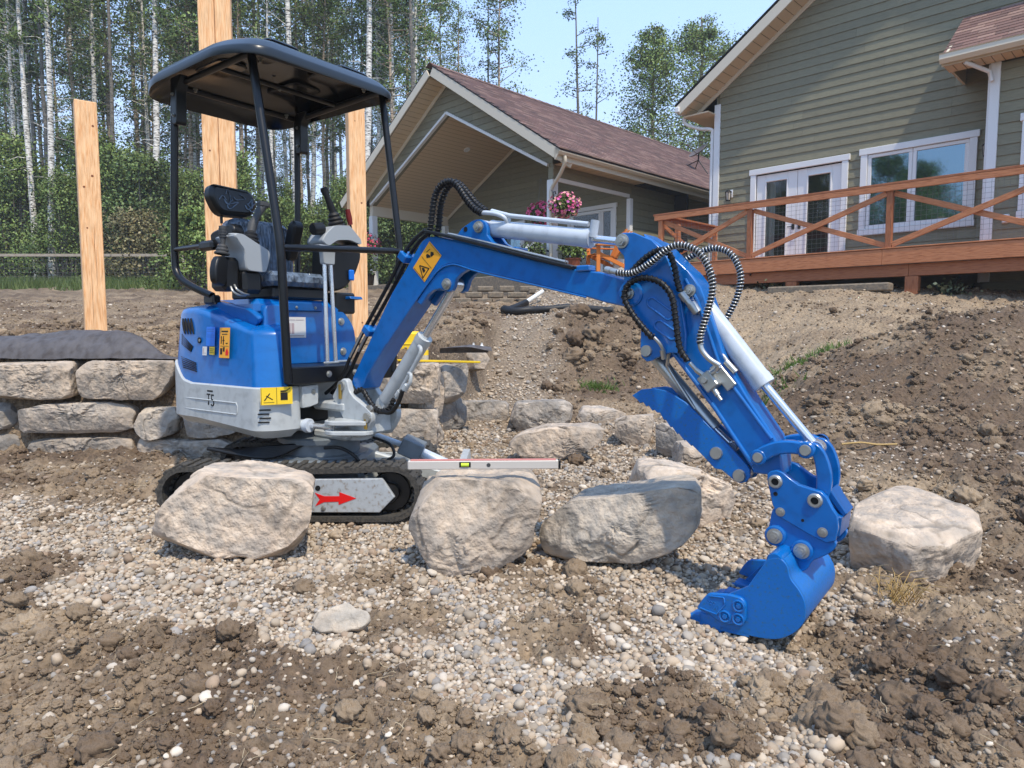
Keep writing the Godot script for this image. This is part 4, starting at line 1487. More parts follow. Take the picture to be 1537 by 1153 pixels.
# tall slim tree: trunk with fine dead twigs, leaves in tufts on the upper part
func make_tree(called: String, label: String, bark: String, H: float, r0: float, crown_from: float, crown_r: float, tufts: int, per: int, tone: int, seed_: int, group: String, lean := 0.0) -> Node3D:
	var rng := RandomNumberGenerator.new()
	rng.seed = seed_
	var t := thing(called, label, "tree", Vector3.ZERO, 0.0, group)
	var m := MB.new()
	var pts := []
	var rad := []
	var off := Vector2(rng.randf_range(-1, 1), rng.randf_range(-1, 1)) * 0.05
	for i in 15:
		var k := float(i) / 14.0
		pts.append(Vector3(lean * H * k + off.x * H * sin(k * 3.0) * 0.35 + rng.randf_range(-0.03, 0.03), H * k - 0.4, off.y * H * sin(k * 2.4) * 0.35 + rng.randf_range(-0.03, 0.03)))
		rad.append(r0 * lerpf(1.15 if i == 0 else 1.0, 0.16, k))
	m.tube(pts, rad, 9)
	var at := func(k: float) -> Vector3:
		var f := k * 14.0
		var i := mini(int(f), 13)
		return (pts[i] as Vector3).lerp(pts[i + 1], f - i)
	var tips := []
	for b in tufts:
		var k := rng.randf_range(crown_from, 0.99)
		var p: Vector3 = at.call(k)
		var ang := rng.randf() * PI2
		var shape := sin(PI * clampf((k - crown_from) / (1.0 - crown_from) * 0.8 + 0.15, 0.0, 1.0))
		var L := crown_r * shape * rng.randf_range(0.35, 1.1)
		var q := p + Vector3(cos(ang) * L, L * rng.randf_range(0.1, 0.6), sin(ang) * L)
		var mid := p.lerp(q, 0.5) + Vector3(0, -0.05 * L, 0)
		m.tube([p, mid, q], [0.028, 0.016, 0.006], 4, false)
		tips.append([p.lerp(q, 0.75), maxf(L * 0.42, 0.28)])
	# dead twigs lower down
	for b in 16:
		var k := rng.randf_range(0.22, crown_from + 0.15)
		var p: Vector3 = at.call(k)
		var ang := rng.randf() * PI2
		var L := rng.randf_range(0.5, 1.5)
		var q := p + Vector3(cos(ang) * L, L * rng.randf_range(-0.3, 0.5), sin(ang) * L)
		m.tube([p, p.lerp(q, 0.5) + Vector3(0, 0.1, 0), q], [0.017, 0.011, 0.004], 3, false)
	put(t, "trunk", m, M[bark])
	var lf := MB.new()
	for tp in tips:
		var lum := rng.randf_range(0.7, 1.25)
		for i in per:
			var v := Vector3(rng.randfn(), rng.randfn() * 0.7, rng.randfn()) * (tp[1] as float) * 0.55
			lf.col = leaf_tone(rng, tone) * lum
			var ax := Vector3(tp[0].x, 0, tp[0].z).normalized() * 0.6 + v.normalized() * 0.7
			leaf_quad(lf, (tp[0] as Vector3) + v, rng.randf_range(0.075, 0.145), rng, ax.normalized())
	put(t, "crown", lf, M.leaf)
	return t

# dense shrub or sapling: many stems and leaves from the ground up
func make_bush(called: String, label: String, H: float, R: float, clumps: int, per: int, tone: int, seed_: int, group: String, leaf_s := 0.092) -> Node3D:
	var rng := RandomNumberGenerator.new()
	rng.seed = seed_
	var t := thing(called, label, "shrub", Vector3.ZERO, 0.0, group)
	var m := MB.new()
	var lf := MB.new()
	for c in clumps:
		var hh := pow(rng.randf(), 0.8)
		var rr := R * sqrt(rng.randf()) * (1.0 - pow(hh, 2.2) * 0.75)
		var ang := rng.randf() * PI2
		var p := Vector3(cos(ang) * rr, 0.15 + hh * H * rng.randf_range(0.85, 1.0), sin(ang) * rr)
		if c % 3 == 0:
			m.tube([Vector3(p.x * 0.25, -0.2, p.z * 0.25), Vector3(p.x * 0.6, p.y * 0.55, p.z * 0.6), p], [0.03, 0.018, 0.006], 4, false)
		var lum := rng.randf_range(0.65, 1.3)
		var sz := rng.randf_range(0.22, 0.5) * (0.6 + 0.12 * H)
		for i in per:
			lf.col = leaf_tone(rng, tone) * lum
			var v := Vector3(rng.randfn(), rng.randfn() * 0.75, rng.randfn()) * sz * 0.55
			var ax := Vector3(p.x, 0.2, p.z).normalized() * 0.6 + v.normalized() * 0.7
			leaf_quad(lf, p + v, leaf_s * rng.randf_range(0.7, 1.3), rng, ax.normalized())
	put(t, "stem", m, M.grey_bark)
	put(t, "foliage", lf, M.leaf)
	return t

# where in the picture a far plant stands, in words
func spot(x: float, d: float) -> String:
	var px := 768.0 + 1030.0 * x / d
	var w := "left of the lone timber post"
	if px > 640.0:
		w = "above the porch roof"
	elif px > 545.0:
		w = "just left of the porch gable"
	elif px > 450.0:
		w = "between the canopy's far pole and the third timber post"
	elif px > 352.0:
		w = "inside the canopy frame right of the thick timber post"
	elif px > 255.0:
		w = "inside the canopy frame left of the thick timber post"
	elif px > 150.0:
		w = "between the lone timber post and the canopy"
	elif px < 0.0:
		w = "beyond the left edge"
	return w

func rank(d: float) -> String:
	return "front-row" if d < 31.0 else ("second-row" if d < 36.0 else ("farther back" if d < 42.0 else "distant"))

func gnd(x: float, z: float) -> float:
	return base_height(x, z)

func build_forest() -> void:
	var rng := RandomNumberGenerator.new()
	rng.seed = 42
	var gb := "slim trees of the forest edge"
	var protos := [
		make_tree("birch_tree", "slim white birch with black-flecked bark in the forest edge", "birch_bark", 18.0, 0.125, 0.48, 1.6, 58, 62, 0, 1, gb),
		make_tree("birch_tree", "slim white birch with black-flecked bark in the forest edge", "birch_bark", 21.0, 0.14, 0.46, 1.8, 64, 62, 0, 2, gb, 0.02),
		make_tree("aspen_tree", "slim tan-barked aspen standing in the forest edge", "aspen_bark", 20.0, 0.15, 0.42, 1.8, 70, 62, 1, 3, gb),
		make_tree("aspen_tree", "slim tan-barked aspen standing in the forest edge", "aspen_bark", 17.0, 0.12, 0.38, 1.7, 66, 62, 0, 4, gb, -0.02),
		make_tree("spruce_pole", "thin grey trunk with dead twigs and sparse top in the forest edge", "grey_bark", 19.0, 0.11, 0.62, 1.2, 34, 58, 2, 5, gb),
	]
	var bases := ["birch_tree", "birch_tree", "aspen_tree", "aspen_tree", "spruce_pole"]
	var used := [false, false, false, false, false]
	# [pixel-free plan positions: x at depth, depth, kind, label]
	var named := [
		[-21.2, 30.0, 0, "white birch at the far left edge of the forest, nearest the wire fence"],
		[-18.8, 27.5, 0, "tall white birch leaning right, second clear trunk from the left edge"],
		[-17.6, 26.5, 1, "brightest white birch trunk, just left of the short lone post"],
		[-14.4, 28.0, 1, "white birch standing right behind the top of the short lone post"],
		[-11.6, 27.0, 2, "thick orange-tan trunk between the lone post and the canopy"],
		[-9.8, 29.0, 0, "white birch seen through the canopy frame left of the thick timber post"],
		[-6.0, 28.0, 1, "pale birch trunk seen through the canopy frame right of the thick timber post"],
		[-5.2, 30.0, 3, "pale tan trunk between the canopy's far pole and the third timber post"],
	]
	for s in named:
		place_tree(protos, bases, used, s[2], s[0], s[1], rng, s[3])
	for i in 105:
		var d := rng.randf_range(29.0, 48.0)
		var a := rng.randf_range(-0.86, -0.115)
		place_tree(protos, bases, used, rng.randi() % 5, a * d, d, rng, "")
	# behind the porch wing
	for s in [[-1.6, 42.0, 4], [-0.6, 40.0, 3], [-2.9, 40.0, 2], [-4.3, 41.0, 3], [-5.6, 43.0, 0]]:
		place_tree(protos, bases, used, s[2], s[0], s[1], rng, "")
	var gh := "trees behind the roof of the porch wing"
	var dead := make_tree("half_bare_tree", "tall half-bare tree with twin grey trunks above the porch roof", "grey_bark", 17.0, 0.16, 0.45, 1.5, 30, 40, 2, 21, gh)
	dead.position = Vector3(3.3, 2.0, -38.0)
	var dead2 := make_tree("half_bare_tree", "thin bare leaning trunk beside the twin-trunked tree above the porch roof", "grey_bark", 16.0, 0.12, 0.5, 1.2, 26, 40, 2, 22, gh, 0.03)
	dead2.position = Vector3(4.1, 2.0, -38.5)
	var lone := make_tree("young_spruce", "small dark crown in front of the half-bare tree above the porch roof", "grey_bark", 10.0, 0.1, 0.55, 1.2, 60, 46, 2, 23, gh)
	lone.position = Vector3(2.9, 2.0, -37.0)
	var lf := make_tree("leafy_tree", "broad leafy green tree left of the big house gable, nearest the gap", "aspen_bark", 14.0, 0.2, 0.20, 2.9, 210, 105, 1, 24, gh)
	lf.position = Vector3(7.0, 2.0, -35.5)
	var lf2 := make_tree("leafy_tree", "taller leafy green tree half hidden behind the big house gable", "aspen_bark", 15.0, 0.22, 0.16, 3.6, 270, 105, 1, 25, gh)
	lf2.position = Vector3(9.6, 2.0, -36.0)
	copy_of(lf2, "leafy_tree", Vector3(12.6, 2.0, -39.0), 2.0, 0.95, "leafy tree mostly hidden by the big house, right of the other leafy trees")
	copy_of(lf, "leafy_tree", Vector3(5.6, 1.5, -42.0), 1.0, 0.75, "small leafy tree low behind the ridge of the porch roof")
	# undergrowth
	var gs := "shrubs along the forest edge"
	var bp := [
		make_bush("shrub", "dense mid-green shrub of the forest undergrowth", 4.6, 1.7, 130, 84, 0, 31, gs),
		make_bush("shrub", "dense mid-green shrub of the forest undergrowth", 3.4, 1.9, 120, 84, 0, 32, gs),
		make_bush("shrub", "bright green leafy sapling of the forest undergrowth", 5.2, 1.4, 120, 84, 1, 33, gs),
		make_bush("shrub", "dark green shrub of the forest undergrowth", 4.0, 1.6, 120, 84, 2, 34, gs),
	]
	var first := [true, true, true, true]
	var bl := ["dense mid-green shrub of the forest undergrowth", "dense mid-green shrub of the forest undergrowth", "bright green leafy sapling of the forest undergrowth", "dark green shrub of the forest undergrowth"]
	for i in 46:
		var d := rng.randf_range(26.5, 33.0)
		var a := -0.84 + 0.78 * (float(i % 23) + rng.randf()) / 23.0
		var k := rng.randi() % 4
		var sc := rng.randf_range(0.8, 1.25) * (1.15 if a < -0.5 else 0.95)
		var at := Vector3(a * d, gnd(a * d, -d) - 0.1, -d)
		if first[k]:
			first[k] = false
			bp[k].position = at
			bp[k].rotation.y = rng.randf() * 6.0
		else:
			copy_of(bp[k], "shrub", at, rng.randf() * 6.0, sc, "%s %s, %s" % [rank(d * 1.08), ["mid-green shrub", "broad low shrub", "bright green sapling", "dark green shrub"][k], spot(a * d, d)])
	var sun_b := make_bush("flowering_shrub", "yellowish shrub with pale blossom right of the short lone post", 2.6, 1.5, 130, 60, 3, 35, "")
	sun_b.position = Vector3(-13.2, gnd(-13.2, -24.5), -24.5)
	var b2 := make_bush("shrub", "light green bush with white specks beside the excavator's seat at the dirt's edge", 2.2, 1.3, 110, 60, 1, 36, "")
	b2.position = Vector3(-9.3, gnd(-9.3, -20.5), -20.5)
	# seen under the porch roof and in the breezeway
	for s in [[-6.6, 28.0, 1.0], [-4.2, 30.0, 0.9], [-2.6, 31.0, 1.0]]:
		copy_of(bp[0], "shrub", Vector3(s[0], 2.0, -s[1]), s[1], s[2], "green shrub seen under the porch roof between its posts")
	# trees behind the camera that the windows mirror
	for s in [[-18.5, 0.5], [-21.0, 3.5], [-24.0, 6.0], [-27.0, 3.0], [-29.0, 8.5], [-32.0, 5.0], [-22.0, 9.0], [-35.0, 11.0], [-20.0, -3.5], [-23.5, -1.5], [-26.5, -4.0], [-30.0, -0.5]]:
		copy_of(lf2, "leafy_tree", Vector3(s[0], -0.5, s[1]), s[1], 0.78, "leafy tree across the yard, mirrored in the wide window of the big house").set_meta("group", "trees mirrored in the windows")
	# grass strip at the foot of the forest
	var gm := MB.new()
	for i in 26000:
		var d := rng.randf_range(20.5, 27.0)
		var a := rng.randf_range(-0.86, -0.2)
		var p := Vector3(a * d, gnd(a * d, -d) - 0.02, -d)
		if p.x > -8.0 and d < 22.0:
			continue
		if rng.randf() > smoothstep(20.5, 23.5, d + sin(p.x * 0.9) * 0.8):
			continue
		var h := rng.randf_range(0.15, 0.5)
		var w := rng.randf_range(0.012, 0.03)
		var lean := Vector3(rng.randf_range(-0.5, 0.5), 0, rng.randf_range(-0.5, 0.5)) * h
		var sd := Vector3(rng.randf_range(-1, 1), 0, rng.randf_range(-1, 1)).normalized() * w
		var c := Color(0.10, 0.16, 0.04).lerp(Color(0.19, 0.24, 0.07), rng.randf())
		gm.col = c
		gm.t3(p - sd, p + sd, p + lean + Vector3(0, h, 0))
	var go := struct("grass", gm, M.leaf, "stuff")
	tag(go, "long green grass along the foot of the forest", "grass")
	# small weed patches in the trodden soil
	weeds(Vector2(2.85, -6.5), 0.42, 420, "patch of green weeds in the bare soil right of the digging arm", rng)
	weeds(Vector2(2.02, -5.6), 0.3, 90, "thin patch of weeds just behind the arm cylinder's rod", rng)
	weeds(Vector2(0.95, -7.6), 0.22, 240, "tuft of grass on the soil bank above the ring of stones", rng)

func weeds(c: Vector2, r: float, n: int, label: String, rng: RandomNumberGenerator) -> void:
	var m := MB.new()
	for i in n:
		var q := Vector2(rng.randfn() * r * 0.5, rng.randfn() * r * 0.28)
		var x := c.x + q.x
		var z := c.y + q.y
		var p := Vector3(x, ground_y(x, z), z)
		var h := rng.randf_range(0.03, 0.10)
		m.col = Color(0.09, 0.17, 0.03).lerp(Color(0.19, 0.26, 0.07), rng.randf())
		var sd := Vector3(rng.randf_range(-1, 1), 0, rng.randf_range(-1, 1)).normalized() * rng.randf_range(0.006, 0.014)
		var lean := Vector3(rng.randf_range(-1, 1), 0, rng.randf_range(-1, 1)) * h
		m.t3(p - sd, p + sd, p + lean + Vector3(0, h, 0))
	var o := put(self, numbered("weed_patch"), m, M.leaf)
	tag(o, label, "weeds")
	o.set_meta("kind", "stuff")

func place_tree(protos: Array, bases: Array, used: Array, k: int, x: float, d: float, rng: RandomNumberGenerator, label: String) -> void:
	var at := Vector3(x, gnd(x, -d), -d)
	var sc := rng.randf_range(0.82, 1.2)
	if not used[k]:
		used[k] = true
		protos[k].position = at
		if label != "":
			protos[k].set_meta("label", label)
			protos[k].remove_meta("group")
		return
	var generic: String = ["white birch", "tall white birch", "tan aspen", "small tan aspen", "thin grey trunk"][k]
	var c := copy_of(protos[k], bases[k], at, rng.randf() * PI2, sc, label if label != "" else "%s, %s, %s" % [generic, rank(d), spot(x, d)])
	if label == "":
		c.set_meta("group", "slim trees of the forest edge")
	elif c.has_meta("group"):
		c.remove_meta("group")
# ---------------------------------------------------------------- timber posts, wall stones, boulders
func timber_post(label: String, x: float, z: float, w: float, dpt: float, y0: float, y1: float, turn: float, seed_: int, plies := 1) -> void:
	var t := thing("timber_post", label, "post", Vector3(x, y0, z), turn)
	var rng := RandomNumberGenerator.new()
	rng.seed = seed_
	var H := y1 - y0
	for k in plies:
		var pw := w / plies
		var m := MB.new()
		m.box(Vector3(-w / 2 + pw * (k + 0.5), H / 2, 0), Vector3(pw - (0.004 if plies > 1 else 0.0), H, dpt - 0.006 * k), 0.006)
		put(t, "timber", m, M.fresh_timber)
	# season checks: dark narrow cracks
	var ck := MB.new()
	for k in 3:
		var xx := rng.randf_range(-0.3, 0.3) * w
		var y := rng.randf_range(0.1, 0.6) * H
		var L := rng.randf_range(0.25, 0.7)
		ck.t3(Vector3(xx - 0.0018, y, dpt / 2 + 0.001), Vector3(xx + 0.0018, y, dpt / 2 + 0.001), Vector3(xx + 0.004, y + L, dpt / 2 + 0.001))
		ck.t3(Vector3(xx + 0.0018, y, dpt / 2 + 0.001), Vector3(xx - 0.0018, y, dpt / 2 + 0.001), Vector3(xx - 0.002, y - L * 0.6, dpt / 2 + 0.001))
	put(t, "drying_crack", ck, M.knot)
	var kk := MB.new()
	for k in 8:
		var y := rng.randf_range(0.15, H - 0.1)
		var r := rng.randf_range(0.005, 0.012)
		if k % 2 == 0:
			var xx := rng.randf_range(-0.38, 0.38) * w
			kk.rod(Vector3(xx, y, dpt / 2 - 0.004), Vector3(xx, y, dpt / 2 + 0.0012), r, 9)
		else:
			var zz := rng.randf_range(-0.38, 0.38) * dpt
			kk.rod(Vector3(w / 2 - 0.004, y, zz), Vector3(w / 2 + 0.0012, y, zz), r, 9)
	put(t, "knot", kk, M.knot)

func build_posts() -> void:
	timber_post("lone fresh timber post at left, shorter than the others, behind the stone wall", -3.87, -6.4, 0.175, 0.15, 0.6, 2.98, 0.62, 1)
	timber_post("tallest thick timber post of two joined plies behind the canopy", -2.62, -6.3, 0.27, 0.16, 0.6, 4.6, 0.30, 2, 2)
	timber_post("fresh timber post right of the canopy, in front of the porch", -1.58, -7.1, 0.165, 0.165, 0.4, 3.24, 0.42, 3)

# a rough quarry stone: traced face outline, rounded into a block of the given thickness, chipped by noise
func rock_mesh(outline: PackedVector2Array, thick: float, seed_: int, amp: float, tint: Color, tint2: Color, bulge := 0.03, rim := 0.16, res := 80, skew := 0.0) -> ArrayMesh:
	var ar := 0.0
	for i in outline.size():
		ar += outline[i].cross(outline[(i + 1) % outline.size()])
	if ar < 0:
		outline.reverse()
	var rm := 0.0
	var RR := PackedFloat32Array()
	RR.resize(res)
	for j in res:
		var a := PI2 * j / res
		var d := Vector2(cos(a), sin(a))
		var best := 0.05
		for i in outline.size():
			var p := outline[i]
			var e := outline[(i + 1) % outline.size()] - p
			var den := d.cross(e)
			if absf(den) < 1e-6:
				continue
			var t := p.cross(e) / den
			var s := p.cross(d) / den
			if t > 0.0 and s >= -0.001 and s <= 1.001:
				best = maxf(best, t)
		RR[j] = best
		rm += best / res
	var n1 := FastNoiseLite.new()
	n1.seed = seed_
	n1.frequency = 2.6
	n1.fractal_octaves = 4
	n1.fractal_gain = 0.45
	var n2 := FastNoiseLite.new()
	n2.noise_type = FastNoiseLite.TYPE_CELLULAR
	n2.cellular_return_type = FastNoiseLite.RETURN_CELL_VALUE
	n2.seed = seed_ + 5
	n2.frequency = 7.0
	n2.domain_warp_enabled = true
	n2.domain_warp_amplitude = 0.10
	n2.domain_warp_frequency = 5.0
	n2.fractal_type = FastNoiseLite.FRACTAL_FBM
	n2.fractal_octaves = 2
	var n3 := FastNoiseLite.new()
	n3.seed = seed_ + 9
	n3.frequency = 16.0
	n3.fractal_octaves = 3
	n3.fractal_type = FastNoiseLite.FRACTAL_RIDGED
	# profile from the face centre over the rim to the back centre: (share of radius, z)
	var prof := []
	var rb := minf(rim * 0.55 * rm, thick * 0.4)
	var h := thick * 0.5
	for i in 30:
		prof.append([float(i) / 30.0, h, 0])
	for i in 9:
		var a := PI / 2 * i / 8.0
		prof.append([1.0, h - rb + rb * cos(a), 1, sin(a)])
	for i in range(1, 20):
		prof.append([1.0, lerpf(h - rb, -h + rb, i / 20.0), 2])
	for i in 7:
		var a := PI / 2 * i / 6.0
		prof.append([1.0, -h + rb - rb * sin(a), 1, cos(a)])
	for i in range(1, 9):
		prof.append([1.0 - i / 8.0, -h, 0])
	var R := prof.size()
	var P := PackedVector3Array(); P.resize(R * res)
	for i in R:
		var f: float = prof[i][0]
		for j in res:
			var a := PI2 * j / res
			var r := RR[j]
			var rr: float
			if prof[i][2] == 0:
				rr = (r - rb) * f
			elif prof[i][2] == 1:
				rr = r - rb + rb * (prof[i][3] as float)
			else:
				rr = r
			var z: float = prof[i][1]
			var tp := 1.0 - 0.16 * clampf((h - z) / thick, 0.0, 1.0)
			rr *= tp
			if z > 0:
				z += bulge * (1.0 - pow(rr / r, 2.0))
			P[i * res + j] = Vector3(cos(a) * rr + skew * clampf((h - z) / thick, 0.0, 1.0), sin(a) * rr, z)
	var prng := RandomNumberGenerator.new()
	prng.seed = seed_ * 7 + 1
	var planes := []
	for i in 30:
		var pn := Vector3(prng.randf_range(-1, 1), prng.randf_range(-1, 1), prng.randf_range(-0.35, 1.0)).normalized()
		if i < 7:
			pn = Vector3(prng.randf_range(-0.55, 0.55), prng.randf_range(-0.55, 0.55), 1.0).normalized()
		var reach := 0.0
		for k in range(0, R * res, 7):
			reach = maxf(reach, P[k].dot(pn))
		planes.append([pn, reach - prng.randf_range(0.0, 1.0) * amp * (1.3 if i < 7 else 1.8)])
	var D := PackedVector3Array(); D.resize(R * res)
	var C := PackedColorArray(); C.resize(R * res)
	for k in R * res:
		var p := P[k]
		var q := p + Vector3(seed_ * 3.7, 0, seed_ * 1.3)
		var nrm := (p - Vector3(p.x * 0.55, p.y * 0.55, p.z * 0.25)).normalized()
		var dsp := amp * (n1.get_noise_3dv(q) * 1.15 + n2.get_noise_3dv(q) * 1.15) + amp * 0.22 * n3.get_noise_3dv(q)
		var e := p + nrm * dsp * 0.5
		# flat fracture faces: planes that shave the block
		for pl in planes:
			var over: float = e.dot(pl[0]) - pl[1]
			if over > 0.0:
				e -= (pl[0] as Vector3) * over * 0.97
		var cr := smoothstep(0.82, 1.0, 1.0 - absf(n1.get_noise_3dv(q * 0.8 + Vector3(3, 7, 1))) * 4.0)
		D[k] = e - nrm * cr * 0.006
		var v := clampf(0.5 + n1.get_noise_3dv(q * 1.3 + Vector3(9, 2, 4)) * 1.5 + n2.get_noise_3dv(q) * 0.25, 0.0, 1.0)
		var c := tint.lerp(tint2, v)
		c = c * (1.0 + 0.16 * n3.get_noise_3dv(q))
		# thin dark cracks along the ridges of a warped noise
		c = c * (1.0 - 0.38 * smoothstep(0.80, 0.97, 1.0 - absf(n1.get_noise_3dv(q * 0.8 + Vector3(3, 7, 1))) * 4.0))
		C[k] = Color(c.r, c.g, c.b, 1)
	var N := PackedVector3Array(); N.resize(R * res)
	# crisp facets: each face's own normal weighs more than the smoothed one
	for i in R - 1:
		for j in res:
			var j2 := (j + 1) % res
			var a := i * res + j; var b := i * res + j2; var c := (i + 1) * res + j2; var d := (i + 1) * res + j
			var n := (D[c] - D[a]).cross(D[b] - D[d])
			N[a] += n; N[b] += n; N[c] += n; N[d] += n
	var sg := 1.0
	var mid := (R / 3) * res
	if N[mid].dot(Vector3(P[mid].x, P[mid].y, 0.3)) < 0:
		sg = -1.0
	for k in R * res:
		N[k] = N[k].normalized() * sg
	for j in res:
		N[j] = Vector3(0, 0, 1)
		N[(R - 1) * res + j] = Vector3(0, 0, -1)
	var count := (R - 1) * res * 6
	var v_ := PackedVector3Array(); v_.resize(count)
	var n_ := PackedVector3Array(); n_.resize(count)
	var c_ := PackedColorArray(); c_.resize(count)
	var w := 0
	for i in R - 1:
		for j in res:
			var j2 := (j + 1) % res
			var a := i * res + j; var b := i * res + j2; var c := (i + 1) * res + j2; var d := (i + 1) * res + j
			var fn := ((D[c] - D[a]).cross(D[b] - D[d])).normalized() * sg
			for k in [a, b, c, a, c, d]:
				v_[w] = D[k]
				n_[w] = (N[k] * 0.45 + fn * 0.55).normalized()
				c_[w] = C[k]
				w += 1
	var arr := []
	arr.resize(Mesh.ARRAY_MAX)
	arr[Mesh.ARRAY_VERTEX] = v_
	arr[Mesh.ARRAY_NORMAL] = n_
	arr[Mesh.ARRAY_COLOR] = c_
	var m := ArrayMesh.new()
	m.add_surface_from_arrays(Mesh.PRIMITIVE_TRIANGLES, arr)
	return m

var rock_seed := 300
const TAN := Color(0.76, 0.69, 0.615)
const TAN2 := Color(0.62, 0.58, 0.54)
const GREY := Color(0.68, 0.665, 0.65)
const GREY2 := Color(0.40, 0.40, 0.40)
const PALE := Color(0.88, 0.81, 0.735)

func stone(label: String, group: String, c: Vector3, yaw: float, thick: float, outline: Array, t1: Color, t2: Color, amp := 0.03, rim := 0.16, pitch := 0.0, skew := 0.0) -> void:
	rock_seed += 1
	var y := deg_to_rad(yaw)
	var m := rock_mesh(v2(outline), thick, rock_seed, amp, t1, t2, 0.02, rim, 80, skew)
	# the given point is the centre of the face; the block extends back from it
	var at := c - Vector3(sin(y), 0, cos(y)) * thick * 0.5
	var o := single("boulder" if group != "stones of the retaining wall" else "wall_stone", m, M.rock, label, "boulder" if group != "stones of the retaining wall" else "stone", at, y, group)
	if pitch != 0.0:
		o.rotation.x = pitch

func build_wall_and_boulders() -> void:
	var gw := "stones of the retaining wall"
	stone("long flat-topped stone at the left end of the wall's top course", gw, Vector3(-3.48, 0.57, -4.95), 0, 0.42, [-0.35,-0.14,-0.23,-0.15,0.23,-0.14,0.28,-0.12,0.28,0.07,0.30,0.13,0.28,0.14,-0.33,0.14], TAN, TAN2, 0.022, 0.1)
	stone("tan stone with a rusty patch, second in the wall's top course", gw, Vector3(-2.82, 0.57, -4.95), 0, 0.42, [-0.36,-0.06,-0.35,-0.14,0.20,-0.15,0.27,-0.10,0.34,0.02,0.36,0.13,0.34,0.145,-0.24,0.14,-0.36,0.10], TAN, TAN2, 0.022, 0.12)
	stone("wide grey stone with a rippled face in the wall's middle course", gw, Vector3(-3.19, 0.28, -4.97), 0, 0.42, [-0.45,-0.13,0.21,-0.10,0.43,-0.10,0.40,-0.03,0.45,0.10,0.23,0.13,-0.12,0.12,-0.46,0.11], GREY, TAN2, 0.03, 0.12)
	stone("dark stone cut by the left edge in the wall's middle course", gw, Vector3(-3.80, 0.29, -5.02), 0, 0.4, [-0.14,-0.10,0.11,-0.09,0.12,0.05,0.09,0.10,-0.14,0.10], GREY2, GREY, 0.025)
	stone("small pale layered stone beside the rippled grey one in the middle course", gw, Vector3(-2.61, 0.25, -4.93), 0, 0.4, [-0.17,-0.02,-0.11,-0.13,0.16,-0.08,0.17,0.13,-0.10,0.12], Color(0.8, 0.76, 0.7), GREY, 0.03)
	stone("tan stone of the wall's middle course just behind the excavator's counterweight", gw, Vector3(-2.21, 0.25, -4.97), 0, 0.4, [-0.22,-0.11,0.00,-0.11,0.23,-0.06,0.21,0.11,-0.22,0.11], TAN2, GREY, 0.025)
	stone("dark wide stone at the foot of the wall below the rippled grey one", gw, Vector3(-3.19, 0.06, -5.0), 0, 0.4, [-0.42,-0.08,-0.28,-0.13,0.13,-0.12,0.42,-0.08,0.41,0.09,-0.41,0.07], GREY2, TAN2, 0.025)
	stone("stone at the foot of the wall left of the excavator's track", gw, Vector3(-2.41, 0.05, -4.97), 0, 0.4, [-0.36,-0.05,-0.14,-0.12,0.13,-0.14,0.36,-0.12,0.35,0.09,0.03,0.07,-0.35,0.10], GREY, TAN2, 0.025)
	stone("stone of the wall's top course hidden behind the excavator's blue body", gw, Vector3(-2.20, 0.54, -5.0), 0, 0.4, [-0.25,-0.13,-0.20,-0.14,0.25,-0.13,0.26,0.14,-0.19,0.14,-0.25,0.13], TAN2, GREY, 0.025)
	stone("dark stone at the foot of the wall cut by the left edge", gw, Vector3(-3.77, 0.08, -5.03), 0, 0.4, [-0.14,-0.12,0.10,-0.12,0.13,-0.04,0.11,0.08,-0.13,0.08], GREY2, GREY2, 0.025)
	for k in 3:
		stone(["wall stone seen between the excavator's counterweight and track", "wall stone behind the slew ring of the excavator", "wall stone behind the excavator's swing bracket"][k], gw, Vector3(-1.72 + k * 0.47, 0.2, -5.0), 0, 0.4, [-0.23,-0.22,0.22,-0.22,0.24,0.15,-0.22,0.16], TAN2, GREY, 0.03)
		stone(["upper wall stone behind the excavator's floor", "upper wall stone behind the foot of the boom", "upper wall stone behind the lift cylinder's foot"][k], gw, Vector3(-1.70 + k * 0.47, 0.54, -5.02), 0, 0.4, [-0.22,-0.15,0.22,-0.15,0.22,0.15,-0.22,0.14], TAN, GREY, 0.025)
	stone("tall upright tan stone at the near end of the wall beside the lift cylinder", gw, Vector3(-0.65, 0.44, -5.29), 35, 0.62, [-0.16,-0.06,-0.13,-0.24,0.05,-0.24,0.15,-0.18,0.16,0.10,0.15,0.22,-0.13,0.21], TAN, TAN2, 0.028, 0.12)
	stone("dark stone below the yellow rule, right of the tall upright one", gw, Vector3(-0.47, 0.48, -6.09), 45, 0.5, [-0.16,-0.20,0.01,-0.20,0.10,-0.15,0.16,-0.02,0.14,0.15,-0.17,0.15], GREY, GREY2, 0.03)
	stone("farthest stone of the wall by the gravel path", gw, Vector3(-0.32, 0.60, -7.39), 40, 0.6, [-0.12,-0.14,0.04,-0.14,0.13,-0.04,0.12,0.09,-0.14,0.08], TAN, GREY2, 0.03)
	stone("wedge-shaped stone leaning at the foot of the tall upright one", gw, Vector3(-0.59, 0.17, -5.2), 20, 0.4, [-0.10,-0.12,0.03,-0.14,0.09,-0.05,0.05,0.10,-0.09,0.04], TAN2, GREY, 0.02)
	stone("dark stone low between the upright stone and the far path stone", gw, Vector3(-0.55, 0.2, -6.2), 45, 0.5, [-0.2,-0.2,0.2,-0.2,0.2,0.1,-0.2,0.12], GREY2, GREY2, 0.03)
	var gr := "boulders set in a ring round the excavator"
